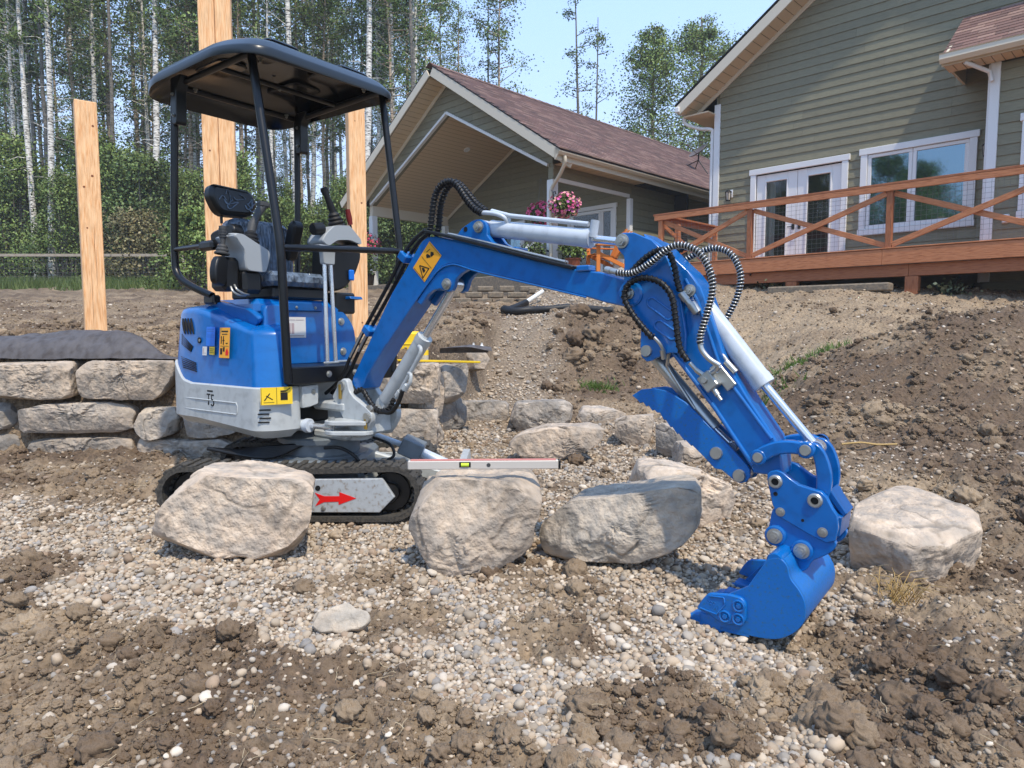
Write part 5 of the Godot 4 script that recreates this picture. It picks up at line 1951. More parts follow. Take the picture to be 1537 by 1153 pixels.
	stone("big pale sloping boulder in front of the excavator's track", gr, Vector3(-1.14, 0.19, -2.72), 0, 0.44, [-0.17,0.16,-0.23,0.10,-0.29,0.01,-0.34,-0.07,-0.35,-0.13,-0.29,-0.15,-0.23,-0.18,-0.14,-0.21,-0.06,-0.21,0.02,-0.20,0.19,-0.20,0.29,-0.17,0.31,-0.13,0.33,0.0,0.35,0.12,0.33,0.15,0.26,0.155,0.17,0.17,0.02,0.185,-0.13,0.185], PALE, Color(0.78, 0.70, 0.625), 0.026, 0.13, -0.10, -0.09)
	stone("blocky tan boulder that carries the spirit level", gr, Vector3(-0.14, 0.185, -2.56), 0, 0.42, [-0.25,0.07,-0.27,-0.03,-0.26,-0.15,-0.19,-0.18,-0.09,-0.21,0.09,-0.20,0.16,-0.16,0.22,-0.08,0.23,0.0,0.26,0.07,0.27,0.13,0.25,0.17,0.13,0.185,-0.04,0.19,-0.19,0.18,-0.23,0.14], Color(0.82, 0.745, 0.665), TAN2, 0.032, 0.2)
	stone("long grey boulder with a dark damp band on its face", gr, Vector3(0.40, 0.18, -2.61), -20, 0.36, [-0.33,-0.06,-0.30,-0.16,-0.20,-0.18,-0.14,-0.21,0.09,-0.15,0.23,-0.08,0.32,0.0,0.33,0.12,0.32,0.19,0.17,0.16,0.0,0.12,-0.28,0.06,-0.31,0.01], Color(0.78, 0.75, 0.70), Color(0.60, 0.57, 0.53), 0.026, 0.1)
	stone("pale boulder behind the right end of the long grey one", gr, Vector3(0.85, 0.14, -3.12), 10, 0.44, [-0.22,-0.06,-0.14,-0.18,-0.02,-0.20,0.10,-0.20,0.20,-0.14,0.23,0.0,0.18,0.08,0.04,0.15,-0.15,0.16,-0.22,0.15], PALE, Color(0.90, 0.83, 0.76), 0.03, 0.14)
	stone("back-left grey block of the stone ring near the wall's end", gr, Vector3(-0.32, 0.12, -6.61), 0, 0.34, [-0.31,-0.14,-0.15,-0.16,0.27,-0.15,0.31,-0.05,0.31,0.10,0.19,0.12,-0.25,0.11,-0.30,0.08], GREY, GREY2, 0.025, 0.12)
	stone("layered grey block at the back of the ring, right of the back-left one", gr, Vector3(0.28, 0.14, -6.28), 0, 0.36, [-0.31,0.03,-0.30,-0.14,-0.12,-0.18,0.28,-0.10,0.31,0.09,0.25,0.14,-0.26,0.12], GREY, GREY2, 0.025, 0.1)
	stone("low tan stone at the back of the ring between two larger ones", gr, Vector3(0.85, 0.09, -6.52), 0, 0.4, [-0.22,-0.13,0.28,-0.12,0.26,0.06,0.14,0.09,-0.20,0.09,-0.26,0.02], TAN, GREY, 0.022)
	stone("tan stone with a flat top right of the flat slab", gr, Vector3(0.97, 0.13, -5.46), -15, 0.46, [-0.17,-0.02,-0.07,-0.16,0.13,-0.17,0.16,0.04,0.16,0.12,-0.04,0.12,-0.17,0.06], Color(0.86, 0.79, 0.71), TAN2, 0.02, 0.12)
	stone("dark grey stone partly behind the toothed thumb", gr, Vector3(1.13, 0.14, -4.91), -35, 0.42, [-0.13,-0.06,-0.01,-0.15,0.13,-0.17,0.15,0.04,0.0,0.13,-0.14,0.09], GREY, GREY2, 0.02)
	stone("small stone lowest under the thumb's middle", gr, Vector3(1.22, 0.10, -4.5), 0, 0.3, [-0.12,-0.10,-0.04,-0.12,0.08,-0.13,0.12,-0.03,0.04,0.07,-0.09,0.10], TAN, TAN2, 0.02)
	stone("flat tan slab lying tilted inside the ring of boulders", gr, Vector3(0.33, 0.13, -4.83), 0, 0.34, [-0.37,-0.04,-0.32,-0.11,-0.21,-0.14,-0.03,-0.15,0.08,-0.09,0.22,-0.05,0.31,0.0,0.37,0.10,0.35,0.13,-0.07,0.115,-0.28,0.055,-0.36,0.01], Color(0.84, 0.76, 0.68), TAN2, 0.02, 0.14)
	# the boulder right of the bucket lies flat: its outline is seen from above
	rock_seed += 1
	var rb := single("boulder", rock_mesh(v2([-0.13,-0.27, 0.0,-0.25, 0.28,-0.09, 0.36,0.05, 0.25,0.34, 0.08,0.36, -0.22,0.06, -0.28,-0.06]), 0.27, 912, 0.02, Color(0.80, 0.735, 0.665), Color(0.72, 0.655, 0.585), 0.02, 0.06), M.rock, "pale flat-topped boulder on the soil right of the digging bucket", "boulder", Vector3(1.57, 0.075, -2.70), 0.0, gr)
	rb.rotation = Vector3(-PI / 2 + 0.10, 0.0, 0.05)
	var fs := single("flat_stone", rock_mesh(v2([-0.095,-0.03, -0.06,-0.045, 0.07,-0.04, 0.095,-0.01, 0.085,0.02, 0.03,0.03, -0.03,0.022, -0.085,0.028]), 0.06, 950, 0.004, Color(0.80, 0.76, 0.69), Color(0.7, 0.66, 0.6), 0.004, 0.2, 48), M.rock, "small pale flat stone sticking out of the foreground soil", "stone", Vector3(-0.535, 0.028, -2.10), 0.1)
	fs.rotation.x = -0.75
# ---------------------------------------------------------------- the excavator
var ex: Node3D
var XR: Transform3D       # turns the upper works (x forward, y up, z to the machine's right) over the tracks

func up(called: String, m: MB, material: Material, label := "") -> MeshInstance3D:
	return put(ex, called, m, material, label, XR)

func sub(parent: Node3D, called: String, m: MB, material: Material, label := "") -> MeshInstance3D:
	return put(parent, called, m, material, label)

func bolt(m: MB, p: Vector3, axis: Vector3, r: float, h := 0.012) -> void:
	# washer, hexagon head
	m.rod(p, p + axis * h * 0.35, r, 18, 0.001)
	m.rod(p + axis * h * 0.35, p + axis * h, r * 0.72, 6, 0.0015)
	m.rod(p + axis * h, p + axis * (h * 1.15), r * 0.36, 10, 0.001)

# each bolt or pin a piece of its own
func bolts(parent: Node3D, list: Array, axis: Vector3, called := "bolt") -> void:
	for q in list:
		var m := MB.new()
		bolt(m, q[0], axis, q[1], q[2])
		put(parent, called, m, M.zinc, "", XR if parent == ex else Transform3D())

func pins(parent: Node3D, list: Array) -> void:
	for q in list:
		var m := MB.new()
		pin(m, q[0], q[1], q[2], q[3], q[4])
		put(parent, "pin", m, M.zinc)

func pin(m: MB, x: float, y: float, z0: float, z1: float, r: float) -> void:
	m.rod(Vector3(x, y, z0), Vector3(x, y, z1), r, 20, 0.002)

func coil(m: MB, path: Array, r: float, wire: float, pitch: float, sides := 5) -> void:
	# helix of wire round a path
	var pts := []
	var L := 0.0
	var lens := [0.0]
	for i in path.size() - 1:
		L += (path[i] as Vector3).distance_to(path[i + 1])
		lens.append(L)
	var n := int(L / pitch * 10.0)
	var d0: Vector3 = (path[1] - path[0]).normalized()
	var s: Vector3 = d0.cross(Vector3(0.1, 0.2, 0.97)).normalized()
	var seg := 0
	for k in n + 1:
		var q := L * k / n
		while seg < lens.size() - 2 and lens[seg + 1] < q:
			seg += 1
		var f: float = (q - lens[seg]) / maxf(lens[seg + 1] - lens[seg], 1e-5)
		var p: Vector3 = (path[seg] as Vector3).lerp(path[seg + 1], f)
		var d: Vector3 = (path[seg + 1] - path[seg]).normalized()
		s = (s - d * s.dot(d)).normalized()
		var t := d.cross(s)
		var a := PI2 * k / 10.0
		pts.append(p + (s * cos(a) + t * sin(a)) * r)
	m.tube(pts, wire, sides)

# hose: core tube and a helical wrap as its sub-part
func hose(called: String, path: Array, r: float, core: Material, wrap: Material = null, pitch := 0.02, wire := 0.003, wrapname := "spiral_wrap") -> MeshInstance3D:
	var m := MB.new()
	m.tube(path, r, 10)
	var o := up(called, m, core)
	if wrap:
		var w := MB.new()
		coil(w, path, r + wire * 0.4, wire, pitch)
		sub(o, wrapname, w, wrap)
	return o

func cylinder_ram(called: String, a: Vector3, b: Vector3, rod_end: Vector3, r: float, rr: float, paint: Material, eye := true) -> MeshInstance3D:
	var d := (b - a).normalized()
	var m := MB.new()
	m.rod(a, b, r, 24, 0.004)
	m.rod(b - d * 0.035, b + d * 0.002, r * 1.06, 24, 0.003)
	m.rod(a - d * 0.001, a + d * 0.012, r * 1.03, 24, 0.003)
	if eye:
		m.rod(a - d * r * 0.7 - Vector3(0, 0, r * 0.8), a - d * r * 0.7 + Vector3(0, 0, r * 0.8), r * 0.85, 18, 0.003)
	var o := up(called, m, paint)
	var q := MB.new()
	q.rod(b, rod_end, rr, 20)
	q.rod(rod_end - Vector3(0, 0, rr * 1.4), rod_end + Vector3(0, 0, rr * 1.4), rr * 1.7, 18, 0.003)
	sub(o, "piston_rod", q, M.chrome)
	return o

func decal(parent: Node3D, called: String, c: Vector3, u: Vector3, v: Vector3, w: float, h: float, material: Material) -> MeshInstance3D:
	var m := MB.new()
	var n := u.cross(v).normalized() * 0.0012
	m.q4(c - u * w / 2 - v * h / 2 + n, c + u * w / 2 - v * h / 2 + n, c + u * w / 2 + v * h / 2 + n, c - u * w / 2 + v * h / 2 + n)
	return put(parent, called, m, material, "", XR)

func ink_on(o: MeshInstance3D, c: Vector3, u: Vector3, v: Vector3, polys: Array, material: Material, called := "print") -> void:
	# flat print: polygons in (u, v) metres, a hair above the sticker
	var m := MB.new()
	var n := u.cross(v).normalized()
	m.X = Transform3D(Basis(u, v, n), c + n * 0.0016)
	for p in polys:
		m.prism(v2(p), 0.0, 0.0006)
	put(o, called, m, material)

func rect(x0: float, y0: float, x1: float, y1: float) -> Array:
	return [x0, y0, x1, y0, x1, y1, x0, y1]

# curved skin between horizontal outlines: rings[k] = PackedVector2Array (x, z) at height ys[k]
func loft(m: MB, rings: Array, ys: Array, cap_top := true, cap_bottom := true) -> void:
	var gd := []
	for k in rings.size():
		var row := []
		for p in rings[k]:
			row.append(Vector3(p.x, ys[k], -p.y))
		gd.append(row)
	# faces with normals by angle: split rows so that creases stay crisp
	for i in gd.size() - 1:
		m.grid([gd[i], gd[i + 1]], true)
	for e in [0, gd.size() - 1]:
		if (e == 0 and not cap_bottom) or (e > 0 and not cap_top):
			continue
		var poly: PackedVector2Array = rings[e]
		var idx := Geometry2D.triangulate_polygon(poly)
		var k := 0
		while k + 2 < idx.size():
			var a := poly[idx[k]]; var b := poly[idx[k + 1]]; var c := poly[idx[k + 2]]
			var A := Vector3(a.x, ys[e], -a.y); var B := Vector3(b.x, ys[e], -b.y); var Cc := Vector3(c.x, ys[e], -c.y)
			if ((B - A).cross(Cc - A).y < 0) == (e > 0):
				var t := B; B = Cc; Cc = t
			m.t3(A, B, Cc)
			k += 3

func outline_xz(a: Array, r: float, grow := 0.0) -> PackedVector2Array:
	# (x, z) list, counter-clockwise in (x, -z); rounded, then grown by a margin
	var p := PackedVector2Array()
	for i in range(0, a.size(), 2):
		p.append(Vector2(a[i], -a[i + 1]))
	var ar := 0.0
	for i in p.size():
		ar += p[i].cross(p[(i + 1) % p.size()])
	if ar < 0:
		p.reverse()
	p = rounded(p, r, 5)
	if grow != 0.0:
		var o := PackedVector2Array()
		var n := p.size()
		for i in n:
			var e1 := (p[i] - p[(i + n - 1) % n]).normalized()
			var e2 := (p[(i + 1) % n] - p[i]).normalized()
			var nn := (Vector2(e1.y, -e1.x) + Vector2(e2.y, -e2.x)).normalized()
			o.append(p[i] + nn * grow)
		p = o
	return p

func build_excavator() -> void:
	ex = thing("mini_excavator", "small blue tracked excavator with black canopy and long arm reaching down", "excavator", Vector3(-1.05, 0.0, -3.75))
	XR = Transform3D(Basis(Vector3.UP, deg_to_rad(-37.0)), Vector3.ZERO)
	build_undercarriage()
	build_upper()
	build_canopy()
	build_boom()
	build_arm()
	build_bucket()

func stadium(x0: float, x1: float, y0: float, y1: float, n := 10) -> PackedVector2Array:
	var o := PackedVector2Array()
	var r := (y1 - y0) / 2
	for i in n + 1:
		var a := -PI / 2 + PI * i / n
		o.append(Vector2(x1 - r + cos(a) * r, (y0 + y1) / 2 + sin(a) * r))
	# slight sag of the upper run
	for i in range(1, 8):
		var t := i / 8.0
		o.append(Vector2(lerpf(x1 - r, x0 + r, t), y1 - 0.012 * sin(PI * t)))
	for i in n + 1:
		var a := PI / 2 + PI * i / n
		o.append(Vector2(x0 + r + cos(a) * r, (y0 + y1) / 2 + sin(a) * r))
	return o

func build_undercarriage() -> void:
	for s in [1.0, -1.0]:
		var zc: float = 0.36 * s
		var zo: float = zc + 0.09
		var outer := stadium(-0.69, 0.60, 0.0, 0.275)
		var inner := stadium(-0.664, 0.574, 0.026, 0.249)
		var m := MB.new()
		var n := outer.size()
		for i in n:
			var j := (i + 1) % n
			var a := outer[i]; var b := outer[j]; var c := inner[j]; var d := inner[i]
			var z0 := zc - 0.09
			var z1 := zc + 0.09
			m.q4(Vector3(a.x, a.y, z1), Vector3(b.x, b.y, z1), Vector3(c.x, c.y, z1), Vector3(d.x, d.y, z1))
			m.q4(Vector3(b.x, b.y, z0), Vector3(a.x, a.y, z0), Vector3(d.x, d.y, z0), Vector3(c.x, c.y, z0))
			m.q4(Vector3(a.x, a.y, z0), Vector3(b.x, b.y, z0), Vector3(b.x, b.y, z1), Vector3(a.x, a.y, z1))
			m.q4(Vector3(d.x, d.y, z1), Vector3(c.x, c.y, z1), Vector3(c.x, c.y, z0), Vector3(d.x, d.y, z0))
		var tr := put(ex, "track", m, M.rubber)
		# lugs along the loop, inner guide teeth
		var lm := MB.new()
		var L := 0.0
		for i in n:
			L += outer[i].distance_to(outer[(i + 1) % n])
		var cnt := 58
		var step := L / cnt
		var acc := 0.0
		var nxt := 0.0
		var kk := 0
		for i in n:
			var a := outer[i]; var b := outer[(i + 1) % n]
			var e := a.distance_to(b)
			while nxt < acc + e and kk < cnt:
				var p := a.lerp(b, (nxt - acc) / e)
				var d := (b - a).normalized()
				var nn := Vector2(d.y, -d.x)
				lm.X = Transform3D(Basis(Vector3(d.x, d.y, 0), Vector3(nn.x, nn.y, 0), Vector3(0, 0, -1)), Vector3(p.x, p.y, zc))
				var alt := 1.0 if kk % 2 == 0 else -1.0
				lm.box(Vector3(0, 0.005, 0.045 * alt), Vector3(0.030, 0.014, 0.082), 0.004)
				lm.box(Vector3(0, 0.004, -0.045 * alt), Vector3(0.016, 0.010, 0.085), 0.003)
				lm.box(Vector3(0, -0.032, 0.0), Vector3(0.018, 0.022, 0.04), 0.003)
				nxt += step
				kk += 1
			acc += e
		sub(tr, "track_lugs", lm, M.rubber)
		# side frame plate with pointed end
		m = MB.new()
		m.prism(v2([-0.50, 0.045, 0.40, 0.045, 0.475, 0.122, 0.415, 0.215, -0.50, 0.205]), zo - 0.03, zo - 0.004, 0.004)
		m.box(Vector3(-0.03, 0.12, zc), Vector3(0.80, 0.12, 0.08), 0.004)
		var fr := put(ex, "track_frame", m, M.grey_worn)
		m = MB.new()
		m.rod(Vector3(0.10, 0.168, zo - 0.006), Vector3(0.10, 0.168, zo - 0.002), 0.013, 18)
		sub(fr, "grease_hole", m, M.dark_hole)
		m = MB.new()
		bolt(m, Vector3(0.125, 0.066, zo - 0.006), Vector3(0, 0, 1), 0.013, 0.01)
		sub(fr, "bolt", m, M.zinc)
		if s > 0:
			# red painted arrow
			m = MB.new()
			m.prism(v2([0.085, 0.145, 0.13, 0.128, 0.205, 0.128, 0.205, 0.148, 0.287, 0.117, 0.20, 0.085, 0.20, 0.101, 0.13, 0.098, 0.085, 0.078, 0.108, 0.112]), zo - 0.0045, zo - 0.0022)
			sub(fr, "painted_arrow", m, M.red_paint)
		# idler, sprocket, rollers
		for wx in [-0.535, 0.445]:
			m = MB.new()
			m.rod(Vector3(wx, 0.137, zc - 0.03), Vector3(wx, 0.137, zc + 0.03), 0.102, 26, 0.006)
			m.rod(Vector3(wx, 0.137, zc - 0.06), Vector3(wx, 0.137, zc + 0.06), 0.05, 18, 0.004)
			if wx > 0:
				for k in 9:
					var a := PI2 * k / 9
					m.X = Transform3D(Basis(Vector3(0, 0, 1), a), Vector3(wx, 0.137, zc))
					m.box(Vector3(0.105, 0, 0), Vector3(0.022, 0.03, 0.03), 0.005)
				m.X = Transform3D()
			put(ex, "track_wheel", m, M.black_paint)
		for k in 3:
			m = MB.new()
			m.rod(Vector3(-0.25 + k * 0.23, 0.058, zc - 0.05), Vector3(-0.25 + k * 0.23, 0.058, zc + 0.05), 0.036, 16, 0.004)
			put(ex, "track_roller", m, M.black_paint)
	# centre frame, slew ring
	var m := MB.new()
	m.box(Vector3(0.0, 0.20, 0.0), Vector3(0.52, 0.14, 0.62), 0.02)
	m.box(Vector3(0.2, 0.155, 0.0), Vector3(0.5, 0.10, 0.40), 0.02)
	put(ex, "centre_frame", m, M.mid_grey)
	m = MB.new()
	m.lathe([Vector2(0.0, 0.25), Vector2(0.25, 0.25), Vector2(0.25, 0.275), Vector2(0.205, 0.278), Vector2(0.205, 0.335), Vector2(0.23, 0.34), Vector2(0.235, 0.365), Vector2(0.22, 0.372), Vector2(0.0, 0.374)], Vector3.ZERO, Vector3.UP, 36)
	put(ex, "slew_ring", m, M.mid_grey)
	for k in 7:
		var z := 0.02 + k * 0.025
		m = MB.new()
		m.tube(smooth3([Vector3(-0.42 - 0.02 * k, 0.29 + 0.005 * k, 0.10 + z * 0.6), Vector3(-0.22, 0.33 - 0.008 * k, 0.22 + 0.2 * z), Vector3(-0.05, 0.34, 0.20), Vector3(0.02, 0.35, 0.12)], 5), 0.011, 7)
		put(ex, "travel_hose", m, M.hose_black)
	# blade arms, ram and blade
	m = MB.new()
	for z in [-0.19, 0.19]:
		m.X = Transform3D(Basis(Vector3(0, 0, 1), -0.28), Vector3(0.25, 0.20, z))
		m.box(Vector3(0.25, 0, 0), Vector3(0.55, 0.07, 0.05), 0.008)
	put(ex, "blade_arm", m, M.grey_paint)
	m = MB.new()
	m.rod(Vector3(0.27, 0.37, 0.0), Vector3(0.46, 0.30, 0.0), 0.016, 14)
	m.rod(Vector3(0.52, 0.27, 0.0), Vector3(0.75, 0.165, 0.0), 0.033, 20, 0.003)
	var br := put(ex, "blade_ram", m, M.white_paint)
	m = MB.new()
	m.X = Transform3D(Basis(Vector3(0, 0, 1), -0.43), Vector3(0.50, 0.29, 0.0))
	m.box(Vector3.ZERO, Vector3(0.125, 0.095, 0.15), 0.006)
	sub(br, "ram_guard", m, M.mid_grey)
	m = MB.new()
	m.prism(v2([0.74, 0.01, 0.79, 0.0, 0.80, 0.1, 0.79, 0.20, 0.75, 0.20, 0.765, 0.1]), -0.47, 0.47, 0.004)
	put(ex, "dozer_blade", m, M.grey_paint)
	m = MB.new()
	m.tube(smooth3([Vector3(0.30, 0.36, 0.08), Vector3(0.40, 0.33, 0.13), Vector3(0.42, 0.27, 0.14), Vector3(0.36, 0.24, 0.15)], 5), 0.008, 6)
	m.tube(smooth3([Vector3(0.08, 0.33, 0.24), Vector3(0.17, 0.335, 0.27), Vector3(0.25, 0.29, 0.28), Vector3(0.30, 0.2, 0.27)], 5), 0.009, 6)
	put(ex, "hydraulic_line", m, M.hose_black)

const RIM := [0.09,0.455, -0.45,0.463, -0.62,0.466, -0.715,0.448, -0.765,0.37, -0.78,0.20, -0.78,0.0, -0.72,-0.24, -0.59,-0.335, -0.38,-0.355, 0.10,-0.355, 0.13,-0.20, 0.02,-0.12, 0.02,0.20, 0.175,0.245, 0.15,0.39]

func build_upper() -> void:
	# counterweight skirt: lower chamfer, straight wall, upper rim that sweeps up at the rear
	var m := MB.new()
	var o0 := outline_xz(RIM, 0.05, -0.05)
	var o1 := outline_xz(RIM, 0.05, 0.0)
	var n := o1.size()
	var gd := [[], [], [], [], []]
	for i in n:
		var p := o1[i]
		var q := o0[i]
		var rear := smoothstep(-0.48, -0.72, p.x)
		var lowf := smoothstep(0.0, -0.5, p.x) * 0.03
		var ty := 0.658 + 0.115 * rear * rear
		gd[0].append(Vector3(q.x, 0.40 + lowf, -q.y))
		gd[1].append(Vector3(p.x, 0.443 + lowf, -p.y))
		gd[2].append(Vector3(p.x - 0.006 * signf(p.x) * rear, ty - 0.008, -p.y))
		gd[3].append(Vector3(lerpf(p.x, q.x, 0.12), ty, -lerpf(p.y, q.y, 0.12)))
		gd[4].append(Vector3(lerpf(p.x, q.x, 0.5), ty - 0.002, -lerpf(p.y, q.y, 0.5)))
	for i in 4:
		m.grid([gd[i], gd[i + 1]], true)
	var cw := up("counterweight", m, M.grey_paint)
	m = MB.new()
	m.X = Transform3D(Basis(Vector3(0, 0, -1), Vector3.UP, Vector3(1, 0, 0)), Vector3(0.178, 0, 0))
	m.prism(rounded(v2([-0.252, 0.545, -0.205, 0.548, -0.155, 0.56, -0.152, 0.66, -0.252, 0.657]), 0.008, 2), -0.03, 0.006, 0.004)
	sub(cw, "front_tab", m, M.grey_paint)
	# underside
	m = MB.new()
	for e in [[gd[0], true], [gd[4], false]]:
		var row: Array = e[0]
		var c := Vector3(-0.25, row[0].y, 0.05)
		for i in n:
			if e[1]:
				m.t3(c, row[(i + 1) % n], row[i])
			else:
				m.t3(c, row[i], row[(i + 1) % n])
	sub(cw, "base_plate", m, M.black_paint)
	# pressed groove outline on the side
	m = MB.new()
	for y in [0.572, 0.514]:
		m.tube([Vector3(-0.57, y, 0.4628), Vector3(-0.45, y, 0.4628), Vector3(-0.08, y, 0.4572)], [0.003, 0.004, 0.004], 6)
	m.tube([Vector3(-0.08, 0.574, 0.457), Vector3(-0.068, 0.558, 0.457), Vector3(-0.068, 0.528, 0.457), Vector3(-0.08, 0.512, 0.457)], 0.004, 6)
	sub(cw, "pressed_rib", m, M.grey_paint)
	# vents near the front corner
	m = MB.new()
	var fu := (Vector3(0.16, 0, 0.38) - Vector3(0.09, 0, 0.455)).normalized()
	for k in 4:
		m.X = Transform3D(Basis(fu, Vector3(0.05, 1, 0).normalized(), Vector3(0.74, 0, 0.67)), Vector3(0.118, 0.548 - k * 0.02, 0.428))
		m.box(Vector3(0.012 * (1 if k % 2 == 0 else -1) * 0.3, 0, 0.0), Vector3(0.055, 0.0065, 0.008), 0.002)
	sub(cw, "vent_slot", m, M.dark_hole)
	# lettering: a short bar, T, 5 and a small mark
	m = MB.new()
	m.X = Transform3D(Basis(), Vector3(-0.03, -0.008, 0.0035))
	m.box(Vector3(-0.285, 0.628, 0.4565), Vector3(0.055, 0.009, 0.003))
	m.box(Vector3(-0.300, 0.610, 0.4565), Vector3(0.036, 0.008, 0.003))
	m.box(Vector3(-0.300, 0.583, 0.4565), Vector3(0.010, 0.046, 0.003))
	m.prism(circle2(Vector2(-0.303, 0.560), 0.0075, 12), 0.4555, 0.458)
	m.box(Vector3(-0.262, 0.608, 0.4565), Vector3(0.026, 0.008, 0.003))
	m.box(Vector3(-0.272, 0.594, 0.4567), Vector3(0.008, 0.030, 0.003))
	var five := []
	for k in 11:
		var a := lerpf(2.0, -2.6, k / 10.0)
		five.append(Vector3(-0.265 + cos(a) * 0.0145, 0.568 + sin(a) * 0.016, 0.457))
	m.tube(five, 0.0040, 6)
	m.prism(v2([-0.362, 0.628, -0.353, 0.616, -0.362, 0.600, -0.367, 0.616]), 0.4555, 0.458)
	sub(cw, "lettering", m, M.ink)
	# right front plate of the frame with a bolt, and the black floor edge above it
	m = MB.new()
	bolt(m, Vector3(0.183, 0.625, 0.185), Vector3(1, 0, 0.0).normalized(), 0.014, 0.008)
	sub(cw, "bolt", m, M.zinc)
	# yellow warning plate on the front corner of the skirt
	var wu := (Vector3(0.16, 0, 0.38) - Vector3(0.09, 0, 0.455))
	wu = (Vector3(0.19, 0, 0.25) - Vector3(0.10, 0, 0.445)).normalized()
	var wv := Vector3.UP
	var wc := Vector3(0.158, 0.618, 0.385) + Vector3(0.9, 0, 0.45).normalized() * 0.012
	var wd := decal(ex, "warning_plate", wc, wu, wv, 0.15, 0.085, M.sticker_yellow)
	ink_on(wd, wc, wu, wv, [rect(-0.073, -0.041, -0.071, 0.041), rect(-0.001, -0.041, 0.001, 0.041), rect(0.018, -0.022, 0.052, 0.016), rect(0.018, 0.018, 0.044, 0.026), [-0.06, -0.02, -0.055, -0.022, -0.03, 0.012, -0.034, 0.014], [-0.05, 0.0, -0.02, -0.02, -0.018, -0.016, -0.048, 0.004], [0.045, 0.02, 0.066, 0.036, 0.063, 0.039, 0.043, 0.024], rect(-0.062, -0.032, -0.012, -0.030)], M.ink)
	# floor
	m = MB.new()
	m.prism(v2([-0.40, -0.36, 0.205, -0.36, 0.215, -0.30, 0.215, 0.33, -0.40, 0.33]), -0.755, -0.668, 0.006)
	put(ex, "floor_plate", m, M.black_paint, "", XR * Transform3D(Basis(Vector3(1, 0, 0), Vector3(0, 0, -1), Vector3(0, 1, 0)).inverse() if false else Basis(Vector3(1, 0, 0), Vector3(0, 0, 1), Vector3(0, -1, 0)), Vector3.ZERO))
	bolts(ex, [[Vector3(0.215, 0.712, 0.11), 0.017, 0.012], [Vector3(0.215, 0.712, -0.06), 0.017, 0.012]], Vector3(1, 0, 0), "floor_bolt")
	# blue side cover: leans in towards the top, sloping lid
	var lo := [0.085,0.445, -0.45,0.452, -0.62,0.453, -0.705,0.436, -0.748,0.36, -0.76,0.05, -0.70,-0.2, -0.05,-0.2, -0.04,0.27, 0.165,0.31, 0.14,0.375]
	var hi := [0.015,0.405, -0.45,0.425, -0.61,0.425, -0.69,0.408, -0.73,0.34, -0.742,0.05, -0.68,-0.2, -0.08,-0.2, -0.07,0.27, 0.105,0.29, 0.07,0.345]
	var r0 := outline_xz(lo, 0.055)
	var r1 := outline_xz(hi, 0.06)
	m = MB.new()
	var rows := [[], [], [], [], []]
	var nn := r0.size()
	for i in nn:
		var a := r0[i]; var b := r1[i]
		var tl := func(x: float) -> float: return 0.945 + smoothstep(0.0, -0.55, x) * 0.115
		var ty: float = tl.call(b.x)
		var bot := 0.655 + 0.11 * pow(smoothstep(-0.48, -0.72, a.x), 2.0)
		rows[0].append(Vector3(a.x, bot, -a.y))
		rows[1].append(Vector3(lerpf(a.x, b.x, 0.9), ty - 0.035, -lerpf(a.y, b.y, 0.9)))
		rows[2].append(Vector3(b.x * 0.99 - 0.003, ty - 0.012, -lerpf(b.y, -0.05, 0.02)))
		rows[3].append(Vector3(lerpf(b.x, -0.3, 0.06), ty, -(-lerpf(-b.y, 0.1, 0.07))))
		rows[4].append(Vector3(lerpf(b.x, -0.3, 0.45), ty + 0.035, lerpf(-b.y, 0.1, 0.5)))
	m.grid(rows, true)
	var c0 := Vector3(-0.3, 1.03, 0.1)
	for i in nn:
		m.t3(c0, rows[4][i], rows[4][(i + 1) % nn])
	var cover := up("side_cover", m, M.blue)
	# raised lid shape on the cover's shoulder
	m = MB.new()
	m.X = Transform3D(Basis(Vector3(0, 0, 1), -0.10) * Basis(Vector3(1, 0, 0), 0.33), Vector3(-0.26, 1.018, 0.325))
	m.prism(rounded(v2([-0.24, 0.055, -0.17, 0.06, 0.14, 0.045, 0.22, 0.0, 0.14, -0.065, 0.03, -0.075]), 0.03), -0.02, 0.016, 0.012)
	put(ex, "filler_lid", m, M.blue, "", XR * Transform3D(Basis(Vector3(1, 0, 0), Vector3(0, 0, -1), Vector3(0, 1, 0)), Vector3.ZERO).inverse() if false else XR * Transform3D())
	# second step under the seat
	m = MB.new()
	m.box(Vector3(-0.33, 1.055, 0.08), Vector3(0.50, 0.09, 0.50), 0.03)
	up("engine_cover", m, M.blue)
	# louvres, grilles, lock on the side
	var sv := func(x: float, y: float) -> Vector3:
		var k := clampf(0.9 * (y - 0.655) / (0.255 + smoothstep(0.0, -0.55, x) * 0.115), 0.0, 1.0)
		var zz := lerpf(0.4455, 0.424, k) + 0.006 * smoothstep(0.05, -0.45, x) * (1.0 - k)
		if x < -0.61:
			zz -= (-0.61 - x) * 0.22
		return Vector3(x, y, zz + 0.0035)
	m = MB.new()
	for k in 4:
		var x := -0.612 + k * 0.030
		var a: Vector3 = sv.call(x - 0.012, 1.0)
		var b: Vector3 = sv.call(x + 0.022, 0.915)
		m.tube([a, a.lerp(b, 0.3), a.lerp(b, 0.7), b], [0.004, 0.008, 0.008, 0.003], 6)
	sub(cover, "louvre_slot", m, M.dark_hole)
	m = MB.new()
	for gq in [[-0.635, 0.920, -0.505, 0.850, -0.525, 0.818, -0.632, 0.858], [-0.632, 0.797, -0.47, 0.765, -0.46, 0.712, -0.60, 0.730]]:
		for k in 6:
			var t := (k + 0.5) / 6.0
			var a: Vector3 = sv.call(lerpf(gq[0], gq[6], t), lerpf(gq[1], gq[7], t))
			var b: Vector3 = sv.call(lerpf(gq[2], gq[4], t), lerpf(gq[3], gq[5], t))
			m.tube([a, b], 0.0030, 5)
	sub(cover, "cooling_grille", m, M.dark_hole)
	m = MB.new()
